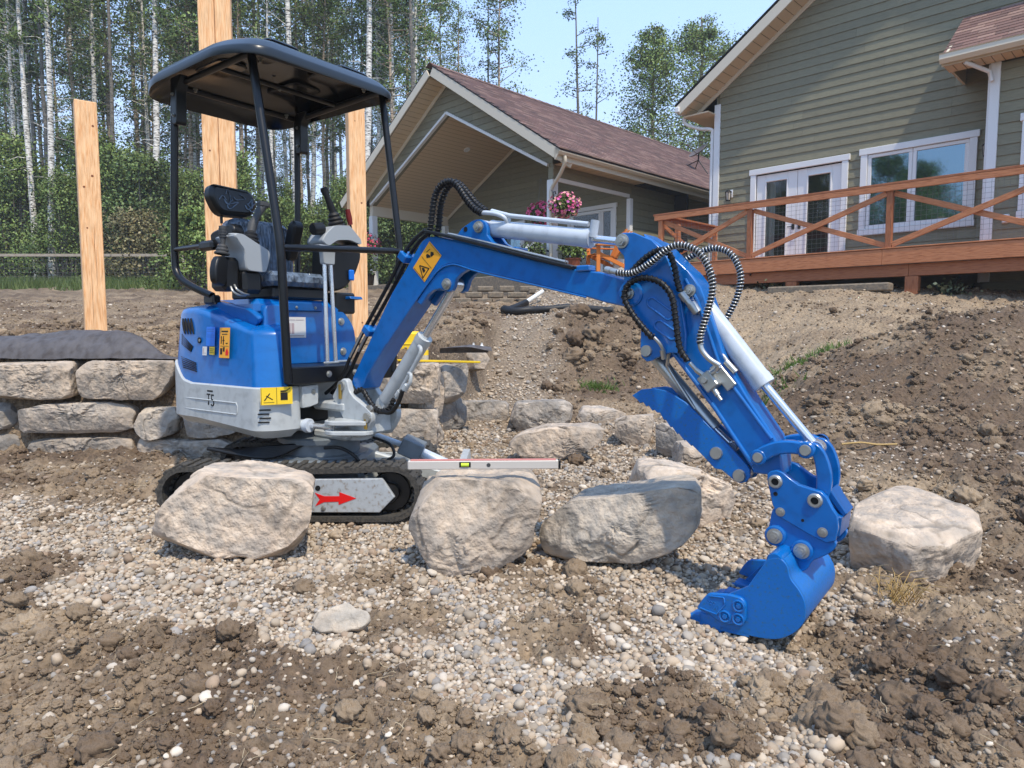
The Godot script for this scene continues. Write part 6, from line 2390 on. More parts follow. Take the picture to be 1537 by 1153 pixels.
	m.rod(sv.call(-0.44, 0.883) - Vector3(0, 0, 0.002), sv.call(-0.44, 0.883) + Vector3(0, 0, 0.003), 0.016, 16)
	var lk := sub(cover, "lock", m, M.dark_hole)
	m = MB.new()
	m.rod(sv.call(-0.434, 0.883) + Vector3(0, 0, 0.002), sv.call(-0.434, 0.883) + Vector3(0, 0, 0.005), 0.008, 12)
	sub(cover, "lock", m, M.zinc)
	# stickers on the cover
	var su := Vector3(1, 0, 0)
	var svv := Vector3(0, 0.28, -0.02).normalized()
	var oc: Vector3 = sv.call(-0.195, 0.873) + Vector3(0, 0, 0.004)
	var st := decal(ex, "orange_sticker", oc, su, svv, 0.095, 0.155, M.sticker_orange)
	ink_on(st, oc, su, svv, [rect(-0.030, 0.055, 0.030, 0.062), rect(-0.025, 0.042, 0.025, 0.046), rect(-0.034, -0.005, -0.026, 0.034), rect(-0.014, -0.01, -0.006, 0.034), rect(-0.02, 0.01, 0.0, 0.014), rect(0.012, -0.005, 0.03, 0.0), rect(-0.038, -0.06, -0.018, -0.028), rect(-0.012, -0.045, 0.004, -0.022), rect(-0.04, -0.018, 0.04, -0.0165)], M.ink)
	ink_on(st, oc, su, svv, [[0.014, -0.064, 0.036, -0.064, 0.04, -0.046, 0.026, -0.026, 0.012, -0.046]], M.red_paint, "print")
	oc = sv.call(-0.326, 0.905) + Vector3(0, 0, 0.0035)
	st = decal(ex, "blue_sticker", oc, su, svv, 0.085, 0.10, M.sticker_blue)
	ink_on(st, oc, su, svv, [rect(-0.034, 0.036, 0.034, 0.038), rect(-0.034, 0.026, 0.03, 0.028), rect(-0.034, 0.006, 0.034, 0.0075), rect(-0.034, -0.004, 0.028, -0.0025)], M.blue, "print")
	oc = sv.call(-0.378, 0.828) + Vector3(0, 0, 0.0035)
	st = decal(ex, "white_sticker", oc, su, svv, 0.044, 0.046, M.sticker_white)
	ink_on(st, oc, su, svv, [rect(-0.014, -0.016, -0.008, 0.014), rect(0.0, -0.012, 0.014, -0.010)], M.ink_faint)
	oc = sv.call(-0.309, 0.830) + Vector3(0, 0, 0.0035)
	st = decal(ex, "yellow_sticker", oc, su, svv, 0.050, 0.042, M.sticker_yellow)
	ink_on(st, oc, su, svv, [rect(-0.02, 0.008, 0.02, 0.011), rect(-0.02, -0.002, 0.016, 0.001), rect(-0.02, -0.012, 0.02, -0.009)], M.ink)
	# seat pedestal
	m = MB.new()
	var ped := rounded(v2([0.30, 0.75, 0.30, 1.075, -0.10, 1.075, -0.20, 1.06, -0.29, 0.96, -0.305, 0.84, -0.25, 0.75]), 0.05)
	var pf := PackedVector2Array()
	for p in ped:
		pf.append(Vector2(-p.x, p.y))
	m.X = Transform3D(Basis(Vector3(0, 0, -1), Vector3.UP, Vector3(1, 0, 0)), Vector3.ZERO)
	m.prism(pf, -0.55, -0.05, 0.01)
	var pd := up("seat_pedestal", m, M.blue)
	bolts(pd, [[Vector3(-0.05, 0.985, -0.19), 0.022, 0.012], [Vector3(-0.05, 0.815, -0.20), 0.022, 0.012]], Vector3(1, 0, 0))
	m = MB.new()
	m.box(Vector3(-0.045, 1.062, 0.06), Vector3(0.03, 0.05, 0.22), 0.006)
	sub(pd, "seat_bracket", m, M.dark_blue)
	bolts(pd, [[Vector3(-0.03, 1.058, 0.12), 0.008, 0.008], [Vector3(-0.03, 1.058, 0.0), 0.008, 0.008]], Vector3(1, 0, 0))
	oc = Vector3(-0.048, 0.952, 0.115)
	st = decal(ex, "instruction_sticker", oc, Vector3(0, 0, -1), Vector3.UP, 0.125, 0.11, M.sticker_white)
	ink_on(st, oc, Vector3(0, 0, -1), Vector3.UP, [rect(-0.055, 0.038, -0.005, 0.041), rect(0.0, 0.038, 0.05, 0.041), rect(-0.052, -0.035, -0.034, 0.022), rect(-0.028, -0.035, -0.012, 0.022)], M.ink_faint)
	ink_on(st, oc, Vector3(0, 0, -1), Vector3.UP, [rect(-0.056, -0.047, 0.05, -0.044)], M.red_grip, "print")
	# seat: cushion, backrest, headrest in a clear plastic bag
	m = MB.new()
	m.X = Transform3D(Basis(Vector3(0, 0, 1), 0.04), Vector3(-0.27, 1.20, 0.045))
	m.box(Vector3.ZERO, Vector3(0.44, 0.075, 0.42), 0.03)
	for k in 7:
		m.box(Vector3(0.0, 0.034, -0.17 + 0.055 * k), Vector3(0.34, 0.016, 0.035), 0.006)
	up("seat_cushion", m, M.vinyl)
	m = MB.new()
	m.box(Vector3(-0.28, 1.135, 0.045), Vector3(0.40, 0.06, 0.36), 0.01)
	up("seat_rail", m, M.plastic_black)
	m = MB.new()
	m.X = Transform3D(Basis(Vector3(0, 0, 1), 0.10), Vector3(-0.46, 1.40, 0.06))
	m.X = m.X * Transform3D(Basis(Vector3(0, 0, -1), Vector3(0, 1, 0), Vector3(1, 0, 0)), Vector3.ZERO)
	m.prism(rounded(v2([-0.20, -0.20, 0.20, -0.20, 0.225, 0.05, 0.18, 0.155, -0.18, 0.155, -0.225, 0.05]), 0.07), -0.05, 0.05, 0.025)
	for k in 9:
		m.tube([Vector3(-0.16 + 0.04 * k, -0.17, 0.046), Vector3(-0.165 + 0.042 * k, 0.0, 0.052), Vector3(-0.15 + 0.038 * k, 0.12, 0.046)], 0.010, 6)
	up("backrest", m, M.vinyl)
	m = MB.new()
	m.X = Transform3D(Basis(Vector3(0, 0, 1), 0.12), Vector3(-0.475, 1.64, 0.21))
	m.X = m.X * Transform3D(Basis(Vector3(0, 0, -1), Vector3(0, 1, 0), Vector3(1, 0, 0)), Vector3.ZERO)
	m.prism(rounded(v2([-0.10, -0.085, 0.10, -0.075, 0.145, 0.0, 0.115, 0.072, -0.125, 0.082, -0.145, 0.02]), 0.05), -0.045, 0.045, 0.022)
	var hr := up("headrest", m, M.black_paint)
	m = MB.new()
	m.X = Transform3D(Basis(Vector3(0, 0, 1), 0.12), Vector3(-0.475, 1.64, 0.21)) * Transform3D(Basis(Vector3(0, 0, -1), Vector3(0, 1, 0), Vector3(1, 0, 0)), Vector3.ZERO)
	var wr := RandomNumberGenerator.new()
	wr.seed = 3
	for k in 12:
		var x := wr.randf_range(-0.10, 0.08)
		var y := wr.randf_range(-0.06, 0.05)
		m.tube(smooth3([Vector3(x, y, 0.046), Vector3(x + wr.randf_range(0.0, 0.04), y + wr.randf_range(-0.03, 0.03), 0.05), Vector3(x + wr.randf_range(0.02, 0.07), y + wr.randf_range(-0.03, 0.03), 0.045)], 3), 0.0035, 5)
	sub(hr, "plastic_wrap", m, M.vinyl)
	m = MB.new()
	for z in [0.15, 0.27]:
		m.rod(Vector3(-0.475, 1.52, z), Vector3(-0.475, 1.60, z), 0.008, 8)
	up("headrest_post", m, M.plastic_black)
	# armrests
	for z in [-0.115, 0.30]:
		m = MB.new()
		m.X = Transform3D(Basis(Vector3(0, 0, 1), 1.2 if z < 0 else 0.15), Vector3(-0.38, 1.45, z))
		m.prism(rounded(v2([-0.11, -0.035, 0.11, -0.04, 0.13, 0.0, 0.10, 0.035, -0.11, 0.03]), 0.03), -0.035, 0.035, 0.012)
		up("armrest", m, M.plastic_black)
	build_consoles()
	# travel levers: two rods with a bracket
	m = MB.new()
	m.rod(Vector3(0.12, 0.755, 0.045), Vector3(0.12, 1.30, 0.050), 0.0115, 12)
	m.rod(Vector3(0.12, 0.765, -0.010), Vector3(0.12, 1.30, 0.010), 0.0115, 12)
	var tl2 := up("travel_lever", m, M.chrome)
	m = MB.new()
	m.X = Transform3D(Basis(Vector3(0, 0, -1), Vector3.UP, Vector3(1, 0, 0)), Vector3(0.12, 1.33, 0.03))
	m.prism(rounded(v2([-0.07, 0.05, 0.07, 0.05, 0.04, 0.02, 0.035, -0.05, -0.035, -0.05, -0.04, 0.02]), 0.012), -0.02, 0.02, 0.005)
	sub(tl2, "lever_bracket", m, M.plastic_grey)
	m = MB.new()
	m.box(Vector3(0.135, 0.765, 0.03), Vector3(0.012, 0.012, 0.10), 0.003)
	m.box(Vector3(0.10, 0.768, -0.07), Vector3(0.02, 0.012, 0.12), 0.003)
	sub(tl2, "pivot_bar", m, M.zinc)

func boot(m: MB, base: Vector3, top: Vector3, r0: float, r1: float, rings: int) -> void:
	var d := top - base
	var L := d.length()
	var prof := []
	for k in rings:
		var t := float(k) / rings
		var r := lerpf(r0, r1, t)
		prof.append(Vector2(r, L * t))
		prof.append(Vector2(r * 1.04, L * (t + 0.35 / rings)))
		prof.append(Vector2(r * 0.80, L * (t + 0.8 / rings)))
	prof.append(Vector2(r1 * 0.8, L))
	prof.append(Vector2(0.0, L))
	m.lathe(prof, base, d.normalized(), 18)

func build_consoles() -> void:
	# right-hand console: grey hood, boot and joystick, blade lever, mirror pad
	var m := MB.new()
	m.X = Transform3D(Basis(Vector3(0, 0, -1), Vector3.UP, Vector3(1, 0, 0)), Vector3(-0.16, 0, 0))
	m.prism(rounded(v2([-0.375, 1.24, -0.27, 1.235, -0.25, 1.30, -0.245, 1.345, -0.31, 1.375, -0.40, 1.42, -0.44, 1.41, -0.385, 1.34]), 0.02), -0.10, 0.09, 0.02)
	var rc := up("control_console", m, M.plastic_grey)
	m = MB.new()
	m.box(Vector3(-0.17, 1.185, 0.325), Vector3(0.15, 0.12, 0.11), 0.02)
	m.box(Vector3(-0.20, 1.22, 0.42), Vector3(0.13, 0.17, 0.10), 0.02)
	sub(rc, "console_base", m, M.plastic_black)
	m = MB.new()
	boot(m, Vector3(-0.13, 1.345, 0.325), Vector3(-0.14, 1.445, 0.305), 0.058, 0.026, 5)
	sub(rc, "lever_boot", m, M.boot_rubber)
	m = MB.new()
	m.tube([Vector3(-0.14, 1.44, 0.305), Vector3(-0.145, 1.485, 0.29), Vector3(-0.15, 1.53, 0.262), Vector3(-0.15, 1.575, 0.236), Vector3(-0.15, 1.597, 0.222)], [0.022, 0.024, 0.018, 0.022, 0.026], 12)
	m.box(Vector3(-0.15, 1.592, 0.225), Vector3(0.05, 0.036, 0.06), 0.012)
	sub(rc, "joystick", m, M.grip_grey)
	m = MB.new()
	boot(m, Vector3(-0.15, 1.315, 0.465), Vector3(-0.15, 1.365, 0.458), 0.036, 0.018, 3)
	sub(rc, "lever_boot", m, M.grip_grey)
	m = MB.new()
	m.tube([Vector3(-0.15, 1.36, 0.458), Vector3(-0.15, 1.40, 0.457), Vector3(-0.15, 1.455, 0.455)], [0.011, 0.015, 0.019], 12)
	for k in 4:
		m.rod(Vector3(-0.15, 1.40 + k * 0.013, 0.456), Vector3(-0.15, 1.405 + k * 0.013, 0.456), 0.0195, 12)
	sub(rc, "blade_lever", m, M.grip_grey)
	m = MB.new()
	m.X = Transform3D(Basis(Vector3(0, 0, -1), Vector3.UP, Vector3(1, 0, 0)).rotated(Vector3.UP, 0.5), Vector3(-0.12, 1.235, 0.50))
	m.prism(rounded(v2([-0.055, -0.07, 0.03, -0.08, 0.055, 0.04, 0.04, 0.07, -0.03, 0.065, -0.06, 0.0]), 0.03), -0.02, 0.02, 0.008)
	sub(rc, "side_pad", m, M.plastic_black)
	m = MB.new()
	m.tube(smooth3([Vector3(-0.12, 1.155, 0.44), Vector3(-0.10, 1.13, 0.44), Vector3(-0.10, 1.115, 0.41), Vector3(-0.12, 1.115, 0.36)], 4), 0.006, 6)
	m.tube(smooth3([Vector3(-0.12, 1.165, 0.42), Vector3(-0.095, 1.14, 0.42), Vector3(-0.10, 1.122, 0.38), Vector3(-0.12, 1.12, 0.34)], 4), 0.006, 6)
	sub(rc, "pipe_loop", m, M.zinc)
	m = MB.new()
	m.lathe([Vector2(0.0, 0.0), Vector2(0.034, 0.0), Vector2(0.036, 0.012), Vector2(0.03, 0.018), Vector2(0.0, 0.02)], Vector3(-0.14, 1.405, 0.395), Vector3.UP, 16)
	sub(rc, "cap", m, M.plastic_grey)
	# left-hand console
	m = MB.new()
	m.X = Transform3D(Basis(Vector3(0, 0, -1), Vector3.UP, Vector3(1, 0, 0)), Vector3(-0.10, 0, 0))
	m.prism(rounded(v2([0.06, 1.425, 0.09, 1.47, 0.15, 1.52, 0.25, 1.53, 0.33, 1.46, 0.335, 1.43, 0.25, 1.45, 0.16, 1.44, 0.10, 1.40]), 0.02), -0.08, 0.07, 0.016)
	var lc := up("control_console", m, M.plastic_grey)
	m = MB.new()
	m.X = Transform3D(Basis(Vector3(0, 0, -1), Vector3.UP, Vector3(1, 0, 0)), Vector3(-0.10, 0, 0))
	m.prism(rounded(v2([0.08, 1.40, 0.33, 1.44, 0.345, 1.36, 0.30, 1.26, 0.23, 1.18, 0.14, 1.15, 0.07, 1.22]), 0.03), -0.06, 0.06, 0.012)
	m.X = Transform3D()
	m.rod(Vector3(-0.08, 1.49, -0.03), Vector3(-0.08, 1.50, -0.10), 0.034, 14, 0.006)
	m.box(Vector3(-0.12, 1.09, -0.23), Vector3(0.14, 0.12, 0.14), 0.01)
	sub(lc, "console_base", m, M.plastic_black)
	m = MB.new()
	boot(m, Vector3(-0.09, 1.52, -0.205), Vector3(-0.09, 1.60, -0.182), 0.05, 0.026, 4)
	sub(lc, "lever_boot", m, M.boot_rubber)
	m = MB.new()
	m.tube([Vector3(-0.09, 1.595, -0.182), Vector3(-0.09, 1.63, -0.168), Vector3(-0.09, 1.68, -0.142), Vector3(-0.09, 1.715, -0.124), Vector3(-0.09, 1.728, -0.118)], [0.018, 0.021, 0.016, 0.023, 0.018], 12)
	sub(lc, "joystick", m, M.boot_rubber)
	m = MB.new()
	m.rod(Vector3(-0.06, 1.42, -0.31), Vector3(-0.06, 1.56, -0.275), 0.006, 8)
	var sl := sub(lc, "safety_lever", m, M.plastic_black)
	m = MB.new()
	m.tube([Vector3(-0.06, 1.54, -0.28), Vector3(-0.06, 1.58, -0.27), Vector3(-0.06, 1.625, -0.26)], [0.013, 0.017, 0.014], 10)
	sub(lc, "lever_grip", m, M.red_grip)
	m = MB.new()
	m.box(Vector3(-0.03, 1.25, -0.255), Vector3(0.02, 0.06, 0.035), 0.006)
	sub(lc, "valve", m, M.sticker_blue)
	m = MB.new()
	m.X = Transform3D(Basis(Vector3.UP, 0.2), Vector3(-0.08, 1.10, -0.27))
	m.prism(v2([-0.12, 0.0, 0.06, 0.015, 0.05, 0.03, -0.12, 0.02]), -0.06, 0.05, 0.003)
	up("console_shelf", m, M.dark_blue)

func build_canopy() -> void:
	# four tube posts, front and side bars
	var m := MB.new()
	var knee := smooth3([Vector3(0.20, 0.68, 0.345), Vector3(0.20, 1.20, 0.362), Vector3(0.198, 1.32, 0.367), Vector3(0.175, 1.46, 0.367), Vector3(0.0, 2.29, 0.365)], 5)
	m.tube(knee, 0.021, 14)
	up("canopy_post", m, M.black_paint)
	m = MB.new()
	m.tube(smooth3([Vector3(0.205, 0.70, -0.345), Vector3(0.205, 1.30, -0.40), Vector3(0.20, 1.40, -0.415), Vector3(0.185, 1.55, -0.41), Vector3(0.09, 2.29, -0.395)], 5), 0.019, 14)
	up("canopy_post", m, M.black_paint)
	m = MB.new()
	m.tube(smooth3([Vector3(-0.68, 2.27, 0.395), Vector3(-0.715, 1.75, 0.40), Vector3(-0.74, 1.36, 0.40), Vector3(-0.715, 1.245, 0.40), Vector3(-0.60, 1.18, 0.39), Vector3(-0.42, 1.12, 0.37)], 6), 0.020, 14)
	m.box(Vector3(-0.44, 1.10, 0.36), Vector3(0.10, 0.05, 0.05), 0.01)
	up("canopy_post", m, M.black_paint)
	m = MB.new()
	m.tube(smooth3([Vector3(-0.69, 2.27, -0.39), Vector3(-0.695, 1.75, -0.385), Vector3(-0.70, 1.25, -0.375), Vector3(-0.66, 1.15, -0.36), Vector3(-0.55, 1.1, -0.3)], 6), 0.019, 14)
	up("canopy_post", m, M.black_paint)
	m = MB.new()
	m.tube([Vector3(0.197, 1.335, 0.367), Vector3(0.20, 1.385, -0.416)], 0.017, 12)
	up("front_bar", m, M.black_paint)
	m = MB.new()
	m.tube([Vector3(-0.74, 1.385, 0.40), Vector3(-0.36, 1.375, 0.44)], 0.014, 10)
	m.box(Vector3(-0.30, 1.37, 0.45), Vector3(0.13, 0.05, 0.045), 0.014)
	up("side_bar", m, M.black_paint)
	# bolted brackets at the rear posts
	for z in [0.395, -0.39]:
		m = MB.new()
		m.X = Transform3D(Basis(Vector3(1, 0, 0), 0.0), Vector3(-0.665, 2.14, z))
		m.prism(rounded(v2([-0.005, -0.09, 0.045, -0.10, 0.05, 0.08, 0.11, 0.15, -0.005, 0.15]), 0.02), -0.03, 0.03, 0.004)
		var b := up("post_bracket", m, M.black_paint)
		for y in [-0.05, 0.06]:
			bolts(b, [[Vector3(-0.645, 2.14 + y, z + 0.03), 0.010, 0.01]], Vector3(0, 0, 1))
	# roof: shallow moulded shell with a rolled rim
	var out := outline_xz([0.20,0.47, -0.02,0.525, -0.72,0.515, -0.87,0.45, -0.91,0.30, -0.91,-0.22, -0.87,-0.37, -0.72,-0.435, -0.02,-0.46, 0.20,-0.40], 0.09)
	var c := Vector2(-0.35, 0.0)
	var nn := out.size()
	var ring := func(s: float, y: float, curve: float) -> Array:
		var row := []
		for p in out:
			var q := c + (p - c) * s
			# the roof is a little lower at the front and rear edges
			var drop: float = curve * (pow(absf(q.x + 0.35) / 0.55, 2.4) * 0.045 + pow(absf(q.y) / 0.5, 2.4) * 0.02)
			row.append(Vector3(q.x, y - drop, -q.y))
		return row
	m = MB.new()
	m.grid([ring.call(0.995, 2.268, 1.0), ring.call(1.0, 2.278, 1.0), ring.call(1.0, 2.302, 1.0), ring.call(0.985, 2.312, 1.0)], true)
	m.grid([ring.call(0.985, 2.312, 1.0), ring.call(0.93, 2.340, 1.0), ring.call(0.88, 2.352, 0.95), ring.call(0.7, 2.368, 0.8), ring.call(0.45, 2.386, 0.5), ring.call(0.2, 2.388, 0.2), ring.call(0.02, 2.388, 0.0)], true)
	var roof := up("canopy_roof", m, M.canopy_top)
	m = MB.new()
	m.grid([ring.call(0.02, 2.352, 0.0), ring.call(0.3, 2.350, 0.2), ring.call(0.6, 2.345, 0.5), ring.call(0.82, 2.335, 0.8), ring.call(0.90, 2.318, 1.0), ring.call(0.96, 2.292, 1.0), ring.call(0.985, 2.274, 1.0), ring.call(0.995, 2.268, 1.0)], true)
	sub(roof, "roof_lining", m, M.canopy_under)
	# raised panels pressed into the lining, and the tube frame below it
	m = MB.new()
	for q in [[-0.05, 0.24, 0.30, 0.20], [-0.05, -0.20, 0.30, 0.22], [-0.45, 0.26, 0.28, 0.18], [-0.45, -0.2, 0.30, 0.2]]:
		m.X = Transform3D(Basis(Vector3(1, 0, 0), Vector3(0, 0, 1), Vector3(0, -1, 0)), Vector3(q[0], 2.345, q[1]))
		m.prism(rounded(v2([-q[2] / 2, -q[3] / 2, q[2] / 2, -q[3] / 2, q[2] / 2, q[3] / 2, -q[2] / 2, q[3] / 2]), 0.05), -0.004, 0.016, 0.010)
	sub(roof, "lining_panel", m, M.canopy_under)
	m = MB.new()
	m.tube([Vector3(-0.685, 2.262, 0.40), Vector3(-0.685, 2.262, -0.39)], 0.017, 10)
	m.tube([Vector3(0.03, 2.285, 0.365), Vector3(0.09, 2.285, -0.395)], 0.017, 10)
	m.tube([Vector3(-0.685, 2.262, 0.385), Vector3(0.03, 2.285, 0.365)], 0.017, 10)
	m.tube([Vector3(-0.685, 2.262, -0.39), Vector3(0.09, 2.285, -0.395)], 0.017, 10)
	m.tube([Vector3(-0.3, 2.28, 0.375), Vector3(-0.3, 2.28, -0.39)], 0.014, 10)
	up("roof_frame", m, M.black_paint)
	for q in [[-0.64, 0.30], [-0.64, -0.28], [-0.02, 0.30], [0.05, -0.3], [-0.3, 0.0]]:
		bolts(ex, [[Vector3(q[0], 2.262 if q[0] < -0.5 else 2.283, q[1]), 0.012, 0.02]], Vector3(0, -1, 0), "roof_bolt")

func build_boom() -> void:
	# swing bracket
	var m := MB.new()
	for z in [0.085, -0.085]:
		m.prism(rounded(v2([0.225, 0.595, 0.285, 0.675, 0.315, 0.695, 0.345, 0.685, 0.362, 0.63, 0.395, 0.60, 0.49, 0.555, 0.528, 0.53, 0.525, 0.49, 0.49, 0.44, 0.45, 0.40, 0.37, 0.40, 0.30, 0.50]), 0.015, 3), z - 0.018, z + 0.018, 0.005)
	m.rod(Vector3(0.30, 0.37, 0), Vector3(0.30, 0.56, 0), 0.07, 24, 0.006)
	m.box(Vector3(0.40, 0.47, 0.0), Vector3(0.17, 0.11, 0.15), 0.012)
	m.box(Vector3(0.20, 0.545, 0.0), Vector3(0.26, 0.05, 0.22), 0.012)
	m.box(Vector3(0.20, 0.395, 0.0), Vector3(0.26, 0.045, 0.22), 0.012)
	var sb := up("swing_bracket", m, M.grey_paint)
	# fork for the swing ram at the right
	m = MB.new()
	for y in [0.428, 0.478]:
		m.X = Transform3D(Basis(Vector3(1, 0, 0), Vector3(0, 0, -1), Vector3(0, 1, 0)), Vector3(0, y, 0))
		m.prism(rounded(v2([0.27, -0.16, 0.30, -0.215, 0.36, -0.225, 0.50, -0.12, 0.50, -0.06, 0.30, -0.05]), 0.02), -0.011, 0.011, 0.004)
	sub(sb, "swing_fork", m, M.grey_paint)
	m = MB.new()
	m.rod(Vector3(0.33, 0.41, 0.19), Vector3(0.33, 0.505, 0.19), 0.017, 16, 0.002)
	sub(sb, "pin", m, M.zinc)
	pins(sb, [[0.305, 0.655, 0.10, 0.112, 0.026], [0.497, 0.505, 0.10, 0.114, 0.026]])
	for q in [[0.30, 0.625, 0.075], [0.49, 0.475, 0.055]]:
		m = MB.new()
		m.box(Vector3(q[0], q[1], 0.110), Vector3(0.021, q[2], 0.008), 0.003)
		sub(sb, "lock_plate", m, M.brass)
	m = MB.new()
	m.rod(Vector3(0.05, 0.453, 0.232), Vector3(0.165, 0.453, 0.222), 0.030, 20, 0.004)
	m.rod(Vector3(0.165, 0.453, 0.222), Vector3(0.195, 0.453, 0.218), 0.037, 20, 0.005)
	var sr := up("swing_ram", m, M.white_paint)
	m = MB.new()
	m.rod(Vector3(0.09, 0.453, 0.223), Vector3(0.33, 0.453, 0.19), 0.015, 16)
	m.rod(Vector3(0.285, 0.453, 0.195), Vector3(0.345, 0.453, 0.188), 0.021, 14, 0.003)
	sub(sr, "piston_rod", m, M.chrome)
	# dark well behind the ram
	m = MB.new()
	m.box(Vector3(0.04, 0.50, 0.10), Vector3(0.06, 0.10, 0.20), 0.01)
	up("ram_well", m, M.black_paint)
	# boom: welded box, gentle bend, chamfered edges
	var bp := v2([0.330,0.665, 0.346,0.703, 0.531,0.967, 0.637,1.115, 0.726,1.214, 0.825,1.330, 0.845,1.348, 0.875,1.361, 0.929,1.362, 1.19,1.297, 1.464,1.227, 1.691,1.172, 1.783,1.160, 1.880,1.128, 1.94,1.098, 1.955,1.065, 1.935,1.035, 1.886,1.028, 1.807,1.044, 1.715,1.070, 1.46,1.130, 1.19,1.191, 1.11,1.212, 1.05,1.232, 1.011,1.235, 0.965,1.222, 0.912,1.183, 0.853,1.126, 0.782,1.060, 0.581,0.855, 0.451,0.708, 0.415,0.645, 0.375,0.630])
	m = MB.new()
	m.prism(bp, -0.062, 0.062, 0.005)
	var bm := up("boom", m, M.blue)
	# lug for the lift ram: two cheeks, hollow between
	m = MB.new()
	for z in [0.045, -0.045]:
		m.prism(v2([1.12,1.205, 1.075,1.188, 1.045,1.165, 1.034,1.135, 1.022,1.116, 1.000,1.109, 0.973,1.120, 0.945,1.127, 0.905,1.120, 0.872,1.102, 0.827,1.055, 0.80,1.07, 0.90,1.18, 1.0,1.24, 1.08,1.23]), z - 0.012, z + 0.012, 0.003)
	m.box(Vector3(0.90, 1.13, 0.0), Vector3(0.10, 0.02, 0.085), 0.004)
	sub(bm, "lift_lug", m, M.blue)
	m = MB.new()
	bolt(m, Vector3(0.993, 1.145, 0.057), Vector3(0, 0, 1), 0.026, 0.02)
	sub(bm, "pin", m, M.zinc)
	# weld flange line along the lower edge
	m = MB.new()
	m.tube(curve2([0.60,0.872, 0.78,1.056, 0.905,1.176, 0.96,1.216, 1.011,1.229, 1.06,1.226, 1.19,1.188, 1.46,1.127, 1.72,1.067], 0.062, 4), 0.004, 6)
	sub(bm, "weld_seam", m, M.blue)
	# bracket for the arm ram on top
	m = MB.new()
	for z in [0.046, -0.046]:
		m.prism(v2([1.02,1.335, 1.061,1.365, 1.081,1.384, 1.135,1.409, 1.165,1.415, 1.193,1.412, 1.216,1.398, 1.226,1.375, 1.225,1.345, 1.25,1.316, 1.30,1.288, 1.42,1.250, 1.44,1.23, 1.2,1.285]), z - 0.012, z + 0.012, 0.003)
	m.box(Vector3(1.29, 1.28, 0.0), Vector3(0.16, 0.012, 0.085), 0.003)
	sub(bm, "ram_bracket", m, M.blue)
	m = MB.new()
	bolt(m, Vector3(1.181, 1.381, 0.058), Vector3(0, 0, 1), 0.025, 0.022)
	sub(bm, "pin", m, M.zinc)
	m = MB.new()
	m.rod(Vector3(1.105, 1.378, 0.0575), Vector3(1.105, 1.378, 0.0595), 0.011, 14)
	sub(bm, "hole", m, M.dark_hole)
	# dark guard strip along the top edge with the lines under it
	m = MB.new()
	var gp := [Vector3(0.880, 1.385, 0.045), Vector3(0.90, 1.382, 0.045), Vector3(1.04, 1.347, 0.045), Vector3(1.203, 1.305, 0.045), Vector3(1.449, 1.238, 0.045), Vector3(1.665, 1.182, 0.045)]
	for i in gp.size() - 1:
		var a: Vector3 = gp[i]
		var b: Vector3 = gp[i + 1]
		var dd := (b - a)
		m.X = Transform3D(Basis(dd.normalized(), Vector3(0, 0, 1).cross(dd.normalized()), Vector3(0, 0, 1)), (a + b) * 0.5)
		m.box(Vector3(0, 0, 0.012), Vector3(dd.length() + 0.004, 0.014, 0.055), 0.003)
	up("hose_guard", m, M.plastic_black)
	m = MB.new()
	for z in [0.055, 0.038]:
		m.tube([Vector3(1.0, 1.368, z), Vector3(1.203, 1.318, z), Vector3(1.449, 1.252, z), Vector3(1.62, 1.208, z)], 0.006, 6)
	up("steel_line", m, M.zinc)
	m = MB.new()
	m.box(Vector3(1.71, 1.178, 0.05), Vector3(0.06, 0.022, 0.05), 0.004)
	up("hose_clamp", m, M.blue)
	# hoses up the back of the boom
	for k in 2:
		var z := 0.045 - 0.03 * k
		var off := 0.012 * k
		hose("hydraulic_hose", curve2([0.10 + off, 0.60, 0.19 + off, 0.655, 0.262 + off, 0.728, 0.302 + off, 0.792, 0.417 + off, 0.940, 0.600 + off, 1.160, 0.691 + off, 1.278, 0.769 + off, 1.354, 0.85 + off, 1.397], z, 5), 0.0095, M.hose_black)
	m = MB.new()
	m.tube([Vector3(0.31, 0.80, 0.05), Vector3(0.415, 0.935, 0.05)], 0.006, 6)
	m.tube([Vector3(0.35, 0.83, 0.03), Vector3(0.44, 0.945, 0.03)], 0.006, 6)
	up("steel_line", m, M.zinc)
	for q in [Vector2(0.452, 0.935), Vector2(0.715, 1.282)]:
		m = MB.new()
		m.X = Transform3D(Basis(Vector3(0, 0, 1), 0.9), Vector3(q.x, q.y, 0.03))
		m.box(Vector3(0, 0.0, 0), Vector3(0.04, 0.055, 0.08), 0.005)
		up("hose_clamp", m, M.blue)
	# yellow warning plate
	var wu := (Vector3(0.969, 1.276, 0) - Vector3(0.860, 1.160, 0)).normalized()
	var wv := Vector3(-wu.y, wu.x, 0)
	var wc := Vector3(0.876, 1.250, 0.0626)
	var wd := decal(ex, "warning_plate", wc, wu, wv, 0.158, 0.100, M.sticker_orange)
	var Pq := []
	var tq := Vector2(-0.042, -0.006)
	Pq.append([tq.x - 0.030, tq.y - 0.026, tq.x + 0.030, tq.y - 0.026, tq.x + 0.030, tq.y - 0.0215, tq.x - 0.030, tq.y - 0.0215])
	Pq.append([tq.x - 0.032, tq.y - 0.026, tq.x - 0.027, tq.y - 0.026, tq.x + 0.002, tq.y + 0.028, tq.x - 0.002, tq.y + 0.032])
	Pq.append([tq.x + 0.027, tq.y - 0.026, tq.x + 0.032, tq.y - 0.026, tq.x + 0.002, tq.y + 0.032, tq.x - 0.002, tq.y + 0.028])
	Pq.append([tq.x - 0.008, tq.y - 0.012, tq.x + 0.006, tq.y - 0.014, tq.x + 0.010, tq.y + 0.002, tq.x, tq.y + 0.012, tq.x - 0.006, tq.y + 0.0])
